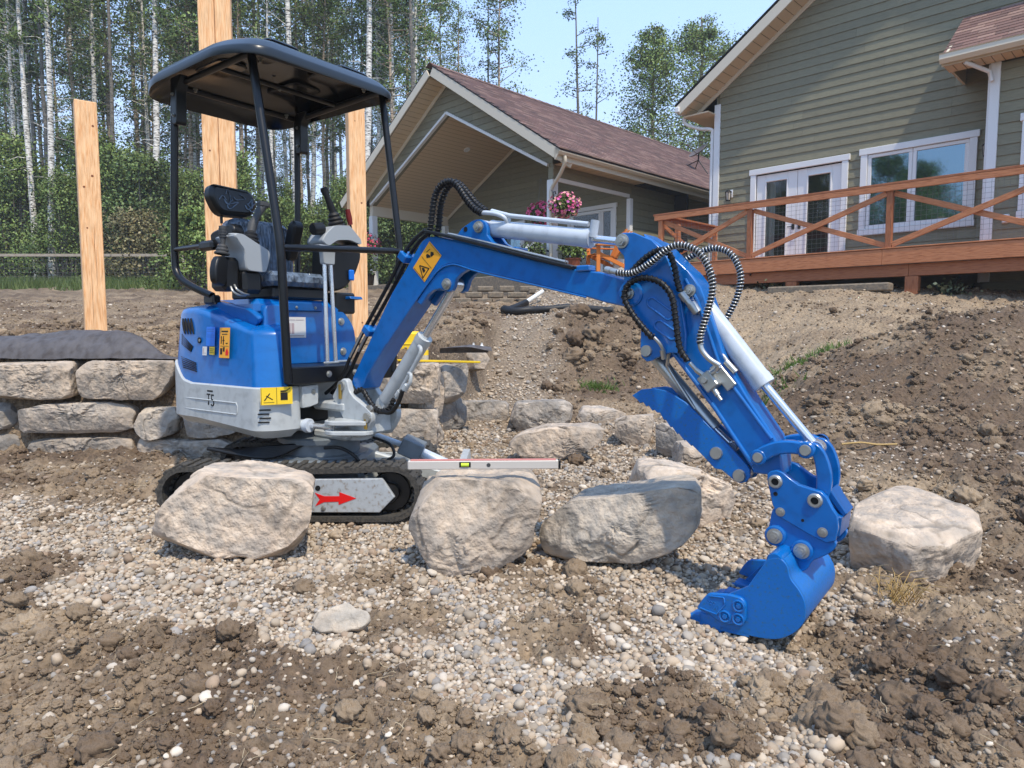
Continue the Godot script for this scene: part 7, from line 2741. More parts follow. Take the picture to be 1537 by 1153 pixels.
	Pq.append(rect(-0.0745, -0.046, -0.073, 0.046))
	Pq.append(rect(0.073, -0.046, 0.0745, 0.046))
	Pq.append(rect(-0.004, -0.042, -0.0025, 0.042))
	Pq.append([0.012, 0.012, 0.03, -0.004, 0.034, 0.004, 0.030, 0.020, 0.020, 0.026])
	Pq.append([0.034, -0.006, 0.052, -0.012, 0.058, -0.002, 0.050, 0.012, 0.036, 0.004])
	Pq.append([0.03, 0.03, 0.055, 0.022, 0.056, 0.025, 0.031, 0.033])
	ink_on(wd, wc, wu, wv, Pq, M.ink)
	# lift ram under the boom
	var lr := cylinder_ram("lift_ram", Vector3(0.525, 0.588, 0.0), Vector3(0.795, 0.905, 0.0), Vector3(0.993, 1.145, 0.0), 0.039, 0.019, M.grey_paint)
	m = MB.new()
	m.tube(smooth3([Vector3(0.80, 0.862, 0.045), Vector3(0.822, 0.850, 0.055), Vector3(0.808, 0.810, 0.058), Vector3(0.702, 0.670, 0.058), Vector3(0.655, 0.610, 0.055)], 4), 0.010, 8)
	m.tube(smooth3([Vector3(0.76, 0.735, 0.075), Vector3(0.785, 0.728, 0.085), Vector3(0.78, 0.69, 0.088), Vector3(0.74, 0.655, 0.085)], 4), 0.009, 8)
	for q in [Vector3(0.672, 0.632, 0.057), Vector3(0.75, 0.668, 0.086)]:
		m.rod(q - Vector3(0.010, 0.012, 0), q + Vector3(0.010, 0.012, 0), 0.016, 8, 0.002)
	sub(lr, "steel_line", m, M.grey_paint)
	m = MB.new()
	m.rod(Vector3(0.50, 0.545, -0.10), Vector3(0.50, 0.545, 0.10), 0.024, 16, 0.003)
	sub(lr, "pin", m, M.zinc)
	hose("hydraulic_hose", curve2([0.375, 0.625, 0.43, 0.640, 0.462, 0.608, 0.505, 0.565, 0.555, 0.540, 0.62, 0.555, 0.655, 0.605], 0.075, 5), 0.011, M.hose_black, M.hose_black, 0.02, 0.003)
	hose("hydraulic_hose", curve2([0.60, 0.545, 0.66, 0.545, 0.71, 0.59, 0.745, 0.655], 0.10, 5), 0.011, M.hose_black)
	# arching pair of hoses over the boom's bend
	hose("hydraulic_hose", curve2([0.870,1.375, 0.892,1.404, 0.908,1.490, 0.926,1.549, 0.962,1.586, 1.014,1.594, 1.058,1.569, 1.104,1.512, 1.150,1.465, 1.195,1.439], 0.055, 6), 0.013, M.hose_black, M.hose_black, 0.017, 0.0032)
	hose("hydraulic_hose", curve2([0.880,1.375, 0.902,1.410, 0.917,1.506, 0.947,1.569, 0.989,1.598, 1.035,1.584, 1.085,1.535, 1.131,1.488, 1.185,1.452], 0.012, 6), 0.013, M.hose_black, M.hose_black, 0.017, 0.0032)
	# arm ram on top of the boom
	var ar := cylinder_ram("arm_ram", Vector3(1.205, 1.379, 0.0), Vector3(1.705, 1.297, 0.0), Vector3(1.884, 1.266, 0.0), 0.036, 0.0155, M.white_paint)
	m = MB.new()
	m.tube(smooth3([Vector3(1.19, 1.442, 0.05), Vector3(1.225, 1.438, 0.05), Vector3(1.27, 1.428, 0.045), Vector3(1.30, 1.410, 0.03), Vector3(1.30, 1.385, 0.01)], 4), 0.009, 8)
	m.tube([Vector3(1.22, 1.450, 0.02), Vector3(1.32, 1.420, 0.02), Vector3(1.70, 1.352, 0.015)], 0.0095, 8)
	m.rod(Vector3(1.716, 1.30, 0.01), Vector3(1.728, 1.366, 0.012), 0.0175, 16, 0.003)
	m.rod(Vector3(1.305, 1.37, 0.015), Vector3(1.315, 1.425, 0.018), 0.008, 8)
	sub(ar, "steel_line", m, M.white_paint)

func build_arm() -> void:
	# arm: box section, two top cheeks that take the boom's end
	var m := MB.new()
	var side := v2([1.955,1.290, 2.037,1.236, 2.077,1.196, 2.138,1.140, 2.176,1.090, 2.225,0.965, 2.273,0.835, 2.35,0.715, 2.440,0.590, 2.462,0.540, 2.470,0.470, 2.455,0.445, 2.425,0.462, 2.374,0.462, 2.355,0.500, 2.238,0.662, 2.12,0.80, 2.050,0.890, 2.000,1.0, 1.99,1.1])
	m.prism(side, -0.058, 0.058, 0.006)
	var arm := up("arm", m, M.blue)
	m = MB.new()
	for z in [0.073, -0.073]:
		m.prism(v2([1.893,1.096, 1.890,1.159, 1.893,1.190, 1.888,1.214, 1.866,1.236, 1.856,1.262, 1.862,1.284, 1.884,1.297, 1.928,1.294, 2.000,1.262, 2.050,1.215, 2.090,1.13, 2.118,1.03, 2.135,0.93, 2.135,0.86, 2.075,0.86, 2.026,0.842, 2.010,0.832, 1.988,0.827, 1.966,0.845, 1.961,0.87, 1.962,0.92, 1.962,0.945, 1.938,0.985, 1.906,1.036]), z - 0.009, z + 0.009, 0.003)
	sub(arm, "cheek_plate", m, M.blue)
	# edge flanges that stand proud of the side faces
	m = MB.new()
	for z in [0.058, -0.058]:
		var up_e := [Vector2(2.12, 1.12), Vector2(2.165, 1.045), Vector2(2.258, 0.80), Vector2(2.43, 0.585)]
		for i in 3:
			var a := Vector3(up_e[i].x, up_e[i].y, z)
			var b := Vector3(up_e[i + 1].x, up_e[i + 1].y, z)
			m.tube([a, b], 0.007, 8)
		m.tube([Vector3(2.06, 0.885, z), Vector3(2.238, 0.672, z), Vector3(2.372, 0.49, z)], 0.008, 8)
	sub(arm, "edge_flange", m, M.blue)
	# pressed slots on the near cheek: raised rims
	m = MB.new()
	for q in [[2.005, 1.040, 2.070, 0.995], [2.035, 0.958, 2.085, 0.925]]:
		var a := Vector2(q[0], q[1])
		var b := Vector2(q[2], q[3])
		var d := (b - a).normalized()
		var nrm := Vector2(-d.y, d.x)
		var loop := []
		for k in 9:
			var t := -PI / 2 + PI * k / 8.0
			var p := b + d * cos(t) * 0.017 + nrm * sin(t) * 0.017
			loop.append(Vector3(p.x, p.y, 0.0825))
		for k in 9:
			var t := PI / 2 + PI * k / 8.0
			var p := a + d * cos(t) * 0.017 + nrm * sin(t) * 0.017
			loop.append(Vector3(p.x, p.y, 0.0825))
		loop.append(loop[0])
		m.tube(loop, 0.0045, 6)
	sub(arm, "pressed_slot", m, M.blue)
	bolts(arm, [[Vector3(1.884, 1.266, 0.082), 0.027, 0.022], [Vector3(1.922, 1.074, 0.094), 0.020, 0.018], [Vector3(2.139, 1.079, 0.060), 0.022, 0.02]], Vector3(0, 0, 1), "pin")
	pins(arm, [[1.988, 0.866, -0.085, 0.092, 0.021]])
	m = MB.new()
	m.lathe([Vector2(0.048, 0.0), Vector2(0.048, 0.008), Vector2(0.040, 0.013), Vector2(0.0, 0.014)], Vector3(1.922, 1.074, 0.080), Vector3(0, 0, 1), 26)
	sub(arm, "pin_boss", m, M.blue)
	# ears for the bucket ram
	m = MB.new()
	for z in [0.05, -0.05]:
		m.prism(rounded(v2([2.09, 1.14, 2.12, 1.16, 2.165, 1.10, 2.185, 1.05, 2.16, 1.0, 2.12, 1.05]), 0.015), z - 0.01, z + 0.01, 0.003)
	sub(arm, "ram_ear", m, M.blue)
	# bucket ram
	var br := cylinder_ram("bucket_ram", Vector3(2.150, 1.045, 0.0), Vector3(2.385, 0.757, 0.0), Vector3(2.558, 0.560, 0.0), 0.0365, 0.0155, M.white_paint)
	m = MB.new()
	m.rod(Vector3(2.116, 1.072, 0.085), Vector3(2.136, 1.045, 0.08), 0.015, 6, 0.002)
	m.rod(Vector3(2.136, 1.045, 0.08), Vector3(2.150, 1.028, 0.078), 0.011, 10)
	m.rod(Vector3(2.148, 1.034, 0.075), Vector3(2.172, 1.002, 0.07), 0.017, 14, 0.003)
	m.rod(Vector3(2.165, 1.010, 0.06), Vector3(2.185, 1.03, 0.0), 0.016, 12)
	sub(br, "fitting", m, M.zinc)
	m = MB.new()
	m.tube([Vector3(2.20, 0.93, 0.045), Vector3(2.24, 0.878, 0.05), Vector3(2.30, 0.80, 0.05)], 0.008, 8)
	m.tube([Vector3(2.27, 0.835, 0.055), Vector3(2.305, 0.80, 0.055)], 0.012, 6)
	sub(br, "steel_line", m, M.zinc)
	# thumb: two toothed plates with a bridge
	m = MB.new()
	var th := v2([1.917,0.697, 1.954,0.722, 2.004,0.729, 2.047,0.723, 2.085,0.707, 2.128,0.685, 2.19,0.630, 2.266,0.564, 2.345,0.492, 2.360,0.472, 2.362,0.448, 2.350,0.428, 2.330,0.421, 2.313,0.425, 2.292,0.440, 2.264,0.459, 2.239,0.461, 2.20,0.497, 2.155,0.535, 2.152,0.531, 2.130,0.551, 2.126,0.547, 2.104,0.572, 2.099,0.568, 2.078,0.594, 2.073,0.590, 2.052,0.618, 2.047,0.614, 2.030,0.641, 2.020,0.640, 2.008,0.650, 2.000,0.646, 1.985,0.664, 1.975,0.660, 1.963,0.675, 1.950,0.671, 1.937,0.684])
	m.prism(th, 0.040, 0.054, 0.002)
	m.prism(th, -0.054, -0.040, 0.002)
	m.prism(v2([2.05, 0.70, 2.075, 0.705, 2.16, 0.635, 2.155, 0.60]), -0.040, 0.040)
	var tb := up("thumb", m, M.blue_worn)
	pins(tb, [[2.245, 0.516, -0.062, 0.064, 0.022], [2.327, 0.448, -0.062, 0.064, 0.022]])
	var tr := cylinder_ram("thumb_ram", Vector3(1.985, 0.842, 0.0), Vector3(2.215, 0.594, 0.0), Vector3(2.285, 0.535, 0.0), 0.025, 0.012, M.zinc)
	m = MB.new()
	m.tube(smooth3([Vector3(2.065, 0.868, 0.06), Vector3(2.055, 0.83, 0.05), Vector3(2.055, 0.80, 0.035), Vector3(2.12, 0.705, 0.028), Vector3(2.15, 0.66, 0.022)], 4), 0.007, 8)
	sub(tr, "steel_line", m, M.zinc)
	# valve block on the arm's side with fittings
	m = MB.new()
	m.X = Transform3D(Basis(Vector3(0, 0, 1), -0.85), Vector3(2.228, 0.768, 0.088))
	m.box(Vector3.ZERO, Vector3(0.062, 0.05, 0.05), 0.004)
	m.rod(Vector3(-0.01, -0.005, 0.024), Vector3(-0.01, -0.005, 0.034), 0.012, 12, 0.002)
	m.box(Vector3(0.012, 0.040, -0.02), Vector3(0.10, 0.04, 0.012), 0.003)
	var vb := up("valve_block", m, M.zinc)
	m = MB.new()
	m.rod(Vector3(2.243, 0.745, 0.095), Vector3(2.262, 0.722, 0.10), 0.010, 6, 0.001)
	m.rod(Vector3(2.255, 0.730, 0.098), Vector3(2.275, 0.706, 0.102), 0.0065, 8)
	m.rod(Vector3(2.210, 0.787, 0.10), Vector3(2.186, 0.806, 0.11), 0.0095, 6, 0.001)
	m.rod(Vector3(2.192, 0.800, 0.108), Vector3(2.166, 0.830, 0.115), 0.0075, 8)
	m.rod(Vector3(2.238, 0.795, 0.10), Vector3(2.262, 0.806, 0.115), 0.009, 6, 0.001)
	m.rod(Vector3(2.256, 0.804, 0.11), Vector3(2.273, 0.822, 0.12), 0.009, 6, 0.001)
	sub(vb, "fitting", m, M.zinc)
	# thumb ram supply: black wrapped hose that loops round the boom pin
	hose("hydraulic_hose", curve2([2.030,0.917, 2.015,0.925, 1.955,0.989, 1.917,1.048, 1.915,1.080, 1.933,1.108, 1.985,1.127, 2.052,1.109, 2.096,1.059, 2.112,0.983, 2.129,0.884, 2.160,0.836], 0.118, 7), 0.0098, M.hose_black, M.hose_black, 0.018, 0.0026)
	m = MB.new()
	m.tube(smooth3([Vector3(2.033, 0.916, 0.118), Vector3(2.05, 0.897, 0.112), Vector3(2.058, 0.875, 0.10), Vector3(2.058, 0.86, 0.09)], 4), 0.006, 8)
	m.rod(Vector3(2.057, 0.872, 0.10), Vector3(2.057, 0.84, 0.085), 0.0105, 6, 0.001)
	up("elbow_fitting", m, M.zinc)
	# wrapped hoses over the arm's head to the bucket ram
	hose("hydraulic_hose", curve2([1.93,1.150, 1.961,1.180, 2.001,1.208, 2.045,1.224, 2.080,1.203, 2.098,1.155, 2.108,1.11, 2.120,1.075], 0.100, 6), 0.0095, M.hose_black, M.hose_black, 0.017, 0.0026)
	hose("hydraulic_hose", curve2([1.95,1.19, 2.05,1.245, 2.10,1.235, 2.135,1.19, 2.155,1.13, 2.165,1.07], -0.085, 6), 0.0095, M.hose_black, M.hose_black, 0.017, 0.0026)
	# two steel-spring guarded hoses arching over the head
	var core := hose("spring_hose", curve2([1.885,1.150, 1.902,1.147, 1.953,1.146, 2.020,1.178, 2.084,1.222, 2.134,1.230, 2.196,1.199, 2.236,1.132, 2.243,1.070, 2.225,0.99, 2.207,0.93, 2.205,0.895], 0.125, 7), 0.010, M.hose_black, M.steel_spring, 0.0115, 0.0027, "spring_guard")
	m = MB.new()
	m.rod(Vector3(1.825, 1.166, 0.10), Vector3(1.892, 1.149, 0.122), 0.011, 12, 0.002)
	m.rod(Vector3(1.83, 1.165, 0.102), Vector3(1.855, 1.158, 0.11), 0.014, 6, 0.001)
	sub(core, "hose_end", m, M.zinc)
	m = MB.new()
	m.tube(smooth3([Vector3(2.205, 0.90, 0.125), Vector3(2.212, 0.875, 0.125), Vector3(2.238, 0.845, 0.123), Vector3(2.273, 0.824, 0.12)], 4), 0.0095, 10)
	sub(core, "hose_end", m, M.zinc)
	var c2 := hose("spring_hose", curve2([1.90,1.13, 1.98,1.16, 2.03,1.187, 2.068,1.207, 2.100,1.222, 2.135,1.233, 2.175,1.236, 2.228,1.210, 2.262,1.143, 2.256,1.070, 2.225,1.0, 2.195,0.955, 2.19,0.90], -0.09, 7), 0.010, M.hose_black, M.steel_spring, 0.0115, 0.0027, "spring_guard")
	# curved links
	for z in [0.085, -0.085]:
		m = MB.new()
		m.prism(smooth_poly([2.386,0.530, 2.392,0.553, 2.432,0.576, 2.465,0.587, 2.500,0.592, 2.545,0.588, 2.562,0.570, 2.552,0.550, 2.534,0.549, 2.494,0.549, 2.452,0.536, 2.425,0.512, 2.400,0.508]), z - 0.018, z + 0.018, 0.006)
		var lk := up("guide_link", m, M.blue)
		pins(lk, [[2.402, 0.526, z - 0.022, z + 0.026, 0.017], [2.548, 0.566, z - 0.022, z + 0.026, 0.018]])
		m = MB.new()
		for q in [Vector2(2.402, 0.526), Vector2(2.548, 0.566)]:
			m.lathe([Vector2(0.027, 0.0), Vector2(0.027, 0.016), Vector2(0.023, 0.020), Vector2(0.0, 0.021)], Vector3(q.x, q.y, z), Vector3(0, 0, 1 if z > 0 else -1), 22)
		sub(lk, "link_boss", m, M.blue)
		m = MB.new()
		var z2: float = z - signf(z) * 0.028
		m.prism(smooth_poly([2.535,0.575, 2.560,0.590, 2.591,0.570, 2.612,0.525, 2.622,0.475, 2.617,0.425, 2.600,0.385, 2.570,0.39, 2.576,0.44, 2.574,0.492, 2.563,0.545]), z2 - 0.010, z2 + 0.010, 0.004)
		up("tipping_link", m, M.blue)

func smooth_poly(a: Array) -> PackedVector2Array:
	var p := v2(a)
	for it in 2:
		var o := PackedVector2Array()
		for i in p.size():
			var q := p[i]
			var r := p[(i + 1) % p.size()]
			o.append(q.lerp(r, 0.25))
			o.append(q.lerp(r, 0.75))
		p = o
	return p

func build_bucket() -> void:
	# quick hitch: two cheeks with a block between
	var m := MB.new()
	var hp := v2([2.431,0.474, 2.442,0.485, 2.461,0.490, 2.481,0.484, 2.504,0.467, 2.53,0.451, 2.574,0.442, 2.597,0.438, 2.614,0.422, 2.632,0.389, 2.647,0.369, 2.650,0.331, 2.643,0.290, 2.619,0.279, 2.579,0.291, 2.478,0.336, 2.462,0.353, 2.450,0.376, 2.441,0.415, 2.432,0.454])
	for z in [0.085, -0.085]:
		m.prism(hp, z - 0.012, z + 0.012, 0.003)
	var qh := up("quick_hitch", m, M.blue)
	m = MB.new()
	m.prism(v2([2.462,0.36, 2.48,0.33, 2.62,0.272, 2.650,0.30, 2.655,0.36, 2.60,0.38, 2.52,0.385]), -0.072, 0.072, 0.004)
	m.prism(v2([2.60, 0.42, 2.655, 0.355, 2.665, 0.37, 2.615, 0.44]), -0.05, 0.05, 0.004)
	sub(qh, "hitch_block", m, M.dark_blue)
	for q in [[2.459, 0.453, 0.022], [2.581, 0.409, 0.023]]:
		m = MB.new()
		m.lathe([Vector2(0.012, 0.008), Vector2(0.012, 0.0), Vector2(q[2], 0.0), Vector2(q[2], 0.006), Vector2(q[2] - 0.004, 0.010), Vector2(0.012, 0.010)], Vector3(q[0], q[1], 0.097), Vector3(0, 0, 1), 22)
		m.lathe([Vector2(0.0, 0.0), Vector2(q[2], 0.0), Vector2(q[2], 0.008), Vector2(0.0, 0.008)], Vector3(q[0], q[1], -0.105), Vector3(0, 0, 1), 22)
		sub(qh, "pin", m, M.zinc)
	bolts(qh, [[Vector3(2.477, 0.355, 0.097), 0.015, 0.008], [Vector3(2.606, 0.311, 0.097), 0.016, 0.008]], Vector3(0, 0, 1))
	for q in [[2.459, 0.453, 0.012], [2.581, 0.409, 0.012], [2.546, 0.339, 0.005], [2.460, 0.412, 0.007]]:
		m = MB.new()
		m.rod(Vector3(q[0], q[1], 0.096), Vector3(q[0], q[1], 0.1025 if q[2] > 0.01 else 0.0978), q[2], 16)
		sub(qh, "hole", m, M.dark_hole)
	# bucket ears
	m = MB.new()
	for z in [0.078, -0.078]:
		m.prism(smooth_poly([2.430,0.27, 2.440,0.30, 2.448,0.365, 2.470,0.36, 2.53,0.325, 2.62,0.29, 2.648,0.287, 2.640,0.255, 2.600,0.225, 2.575,0.21, 2.560,0.17, 2.50,0.16, 2.49,0.22, 2.45,0.245]), z - 0.011, z + 0.011, 0.003)
	var ears := up("bucket_ears", m, M.blue)
	for q in [[2.463, 0.274], [2.547, 0.241]]:
		m = MB.new()
		m.lathe([Vector2(0.034, 0.0), Vector2(0.034, 0.010), Vector2(0.028, 0.013), Vector2(0.0, 0.014)], Vector3(q[0], q[1], 0.088), Vector3(0, 0, 1), 24)
		sub(ears, "pin_boss", m, M.blue)
		m = MB.new()
		bolt(m, Vector3(q[0], q[1], 0.101), Vector3(0, 0, 1), 0.025, 0.016)
		m.rod(Vector3(q[0], q[1], -0.10), Vector3(q[0], q[1], 0.10), 0.02, 14)
		sub(ears, "pin", m, M.zinc)
	# bucket: rolled back skin, two side plates, lip, top tube
	var back := smooth_bk([2.470,0.225, 2.505,0.236, 2.530,0.216, 2.541,0.179, 2.569,0.145, 2.586,0.109, 2.587,0.062, 2.573,0.029, 2.547,0.0, 2.502,-0.027, 2.434,-0.037, 2.367,-0.037, 2.286,-0.041, 2.262,-0.040])
	m = MB.new()
	var g0 := []
	var g1 := []
	for k in 2:
		var ro := []
		var ri := []
		var z := 0.188 if k == 0 else -0.188
		for i in back.size():
			var p := back[i]
			var d := (back[mini(i + 1, back.size() - 1)] - back[maxi(i - 1, 0)]).normalized()
			var nn := Vector2(d.y, -d.x)
			ro.append(Vector3(p.x, p.y, z))
			ri.append(Vector3(p.x + nn.x * 0.010, p.y + nn.y * 0.010, z))
		g0.append(ro)
		g1.append(ri)
	m.grid([g0[0], g0[1]])
	m.grid([g1[1], g1[0]])
	var bk := up("bucket", m, M.blue_worn)
	var sp := PackedVector2Array()
	for p in back:
		sp.append(p)
	for q in [[2.262, -0.020], [2.353, 0.086], [2.411, 0.123]]:
		sp.append(Vector2(q[0], q[1]))
	m = MB.new()
	m.prism(sp, 0.188, 0.200, 0.002)
	m.prism(sp, -0.200, -0.188, 0.002)
	sub(bk, "side_plate", m, M.blue_worn)
	m = MB.new()
	m.rod(Vector3(2.492, 0.222, -0.199), Vector3(2.492, 0.222, 0.199), 0.026, 20, 0.003)
	sub(bk, "top_tube", m, M.blue)
	m = MB.new()
	for z in [0.10, -0.10, 0.0]:
		var strip := PackedVector2Array()
		for i in range(3, back.size() - 3):
			strip.append(back[i])
		var offs := PackedVector2Array()
		for i in range(back.size() - 4, 2, -1):
			var d := (back[i + 1] - back[i - 1]).normalized()
			offs.append(back[i] + Vector2(-d.y, d.x) * 0.008)
		strip.append_array(offs)
		m.prism(strip, z - 0.022, z + 0.022, 0.002)
	if false:
		sub(bk, "wear_strip", m, M.blue_worn)
	m = MB.new()
	m.prism(v2([2.245, -0.052, 2.42, -0.044, 2.42, -0.030, 2.262, -0.030]), -0.200, 0.200, 0.002)
	sub(bk, "lip_plate", m, M.blue_worn)
	# teeth on adapters
	for z in [0.170, 0.057, -0.057, -0.170]:
		m = MB.new()
		m.X = Transform3D(Basis(Vector3(1, 0, 0), PI / 2), Vector3(0, 0, 0))
		m.X = Transform3D()
		m.prism(v2([2.190, -0.034, 2.232, -0.012, 2.264, -0.006, 2.300, -0.020, 2.300, -0.050, 2.240, -0.055]), z - 0.024, z + 0.024, 0.006)
		m.prism(v2([2.255, 0.0, 2.300, -0.004, 2.330, -0.022, 2.330, -0.058, 2.258, -0.060]), z - 0.031, z + 0.031, 0.006)
		sub(bk, "tooth", m, M.blue_worn)
	# side cutters with three bolts each
	for z in [0.206, -0.206]:
		m = MB.new()
		m.prism(rounded(v2([2.287,0.076, 2.360,0.088, 2.397,0.086, 2.412,0.070, 2.412,0.010, 2.396,-0.004, 2.347,-0.016, 2.316,-0.008, 2.296,0.006, 2.246,0.012, 2.266,0.048]), 0.012, 3), z - 0.008, z + 0.008, 0.004)
		var sc := sub(bk, "side_cutter", m, M.blue_worn)
	for q in [[2.389, 0.058], [2.389, 0.014], [2.345, 0.012]]:
		m = MB.new()
		m.lathe([Vector2(0.021, 0.0), Vector2(0.021, 0.004), Vector2(0.017, 0.006), Vector2(0.013, 0.003)], Vector3(q[0], q[1], 0.213), Vector3(0, 0, 1), 20)
		m.rod(Vector3(q[0], q[1], 0.212), Vector3(q[0], q[1], 0.219), 0.0105, 6, 0.002)
		sub(bk, "cutter_bolt", m, M.blue)
	# cast rim and marks on the cutter
	m = MB.new()
	m.tube([Vector3(2.292, 0.068, 0.215), Vector3(2.340, 0.074, 0.215), Vector3(2.345, 0.052, 0.215), Vector3(2.318, 0.012, 0.215), Vector3(2.262, 0.020, 0.215)], 0.003, 6)
	for k in 3:
		var a := Vector3(2.284 + k * 0.010, 0.046 - k * 0.001, 0.214)
		m.tube([a, a + Vector3(0.004, 0.008, 0), a + Vector3(0.009, 0.002, 0), a + Vector3(0.003, -0.005, 0), a], 0.0013, 4)
	for k in 4:
		var a := Vector3(2.296 + k * 0.008, 0.028, 0.214)
		m.tube([a, a + Vector3(0.004, 0.012, 0)], 0.0013, 4)
	sub(bk, "cast_mark", m, M.blue)
	# soil left inside the mouth
	m = MB.new()
	m.col = Color(0.13, 0.09, 0.06)
	var n := FastNoiseLite.new()
	n.seed = 4
	n.frequency = 14.0
	n.fractal_octaves = 4
	var gd := []
	for i in 22:
		var row := []
		for j in 34:
			var x := lerpf(2.30, 2.55, i / 21.0)
			var z := lerpf(-0.186, 0.186, j / 33.0)
			var y := lerpf(-0.02, 0.13, smoothstep(0.1, 1.0, i / 21.0)) * (1.0 - 0.55 * smoothstep(-0.05, 0.186, z)) + 0.03 * n.get_noise_3d(x, 0, z)
			row.append(Vector3(x, y, z))
		gd.append(row)
	m.grid(gd)
	sub(bk, "soil_inside", m, M.clod)

func smooth_bk(a: Array) -> PackedVector2Array:
	var p := v2(a)
	var o := PackedVector2Array()
	for i in p.size() - 1:
		for k in 4:
			o.append(p[i].cubic_interpolate(p[i + 1], p[maxi(i - 1, 0)], p[mini(i + 2, p.size() - 1)], k / 4.0))
	o.append(p[-1])
	return o
# ---------------------------------------------------------------- smaller things
func hanging_basket(label: String, at: Vector3, r: float, seed_: int, pinks: Array, wire_to: Vector3) -> void:
	var rng := RandomNumberGenerator.new()
	rng.seed = seed_
	var t := thing("hanging_basket", label, "hanging basket", at, 0.0, "hanging flower baskets of the porch")
	var m := MB.new()
	m.lathe([Vector2(0.0, -0.22), Vector2(0.09, -0.21), Vector2(0.15, -0.13), Vector2(0.18, 0.0), Vector2(0.165, 0.0), Vector2(0.0, -0.03)], Vector3.ZERO, Vector3.UP, 16)
	put(t, "basket", m, M.basket)
	m = MB.new()
	for k in 3:
		var a := PI2 * k / 3
		m.tube([Vector3(cos(a) * 0.17, 0, sin(a) * 0.17), wire_to], 0.004, 4)
	put(t, "hanger", m, M.wire)
	m = MB.new()
	for i in 900:
		var v := Vector3(rng.randfn(), rng.randfn(), rng.randfn()).normalized() * r * rng.randf_range(0.45, 1.0)
		v.y = v.y * 0.75 - 0.02
		m.col = leaf_tone(rng, 1)
		leaf_quad(m, v, rng.randf_range(0.04, 0.07), rng)
	put(t, "leaves", m, M.leaf)
	m = MB.new()
	for i in 210:
		var v := Vector3(rng.randfn(), rng.randfn() * 0.9, rng.randfn()).normalized() * r * rng.randf_range(0.85, 1.1)
		v.y = v.y * 0.8
		m.col = (pinks[rng.randi() % pinks.size()] as Color) * rng.randf_range(0.8, 1.15)
		# open trumpet of five petals
		var n := (v.normalized() + Vector3(rng.randf_range(-0.4, 0.4), rng.randf_range(-0.2, 0.5), rng.randf_range(-0.4, 0.4))).normalized()
		var s := n.cross(Vector3(0.3, 0.9, 0.2)).normalized()
		var q := n.cross(s)
		var pr := rng.randf_range(0.028, 0.042)
		for k in 5:
			var a := PI2 * k / 5
			var b := PI2 * (k + 1) / 5
			m.t3(v, v + (s * cos(a) + q * sin(a)) * pr + n * 0.018, v + (s * cos(b) + q * sin(b)) * pr + n * 0.018)
	put(t, "flowers", m, M.petal)

func potted_plant(label: String, at: Vector3, pot_r: float, pot_h: float, R: float, H: float, seed_: int, pot_mat: Material, tone := 1, blooms := Color(0, 0, 0)) -> void:
	var rng := RandomNumberGenerator.new()
	rng.seed = seed_
	var t := thing("potted_plant", label, "potted plant", at)
	var m := MB.new()
	m.lathe([Vector2(0.0, 0.0), Vector2(pot_r * 0.75, 0.0), Vector2(pot_r, pot_h), Vector2(pot_r * 1.08, pot_h), Vector2(pot_r * 1.08, pot_h + 0.03), Vector2(pot_r * 0.9, pot_h + 0.03), Vector2(pot_r * 0.88, pot_h - 0.02), Vector2(0.0, pot_h - 0.02)], Vector3.ZERO, Vector3.UP, 18)
	put(t, "pot", m, pot_mat)
	m = MB.new()
	for i in 700:
		var v := Vector3(rng.randfn(), rng.randfn(), rng.randfn()).normalized() * rng.randf_range(0.3, 1.0)
		var p := Vector3(v.x * R, pot_h + H * 0.45 + v.y * H * 0.5, v.z * R)
		m.col = leaf_tone(rng, tone)
		if blooms.r > 0.0 and rng.randf() < 0.25:
			m.col = blooms * rng.randf_range(0.8, 1.1)
		leaf_quad(m, p, rng.randf_range(0.05, 0.10), rng)
	put(t, "leaves", m, M.leaf)

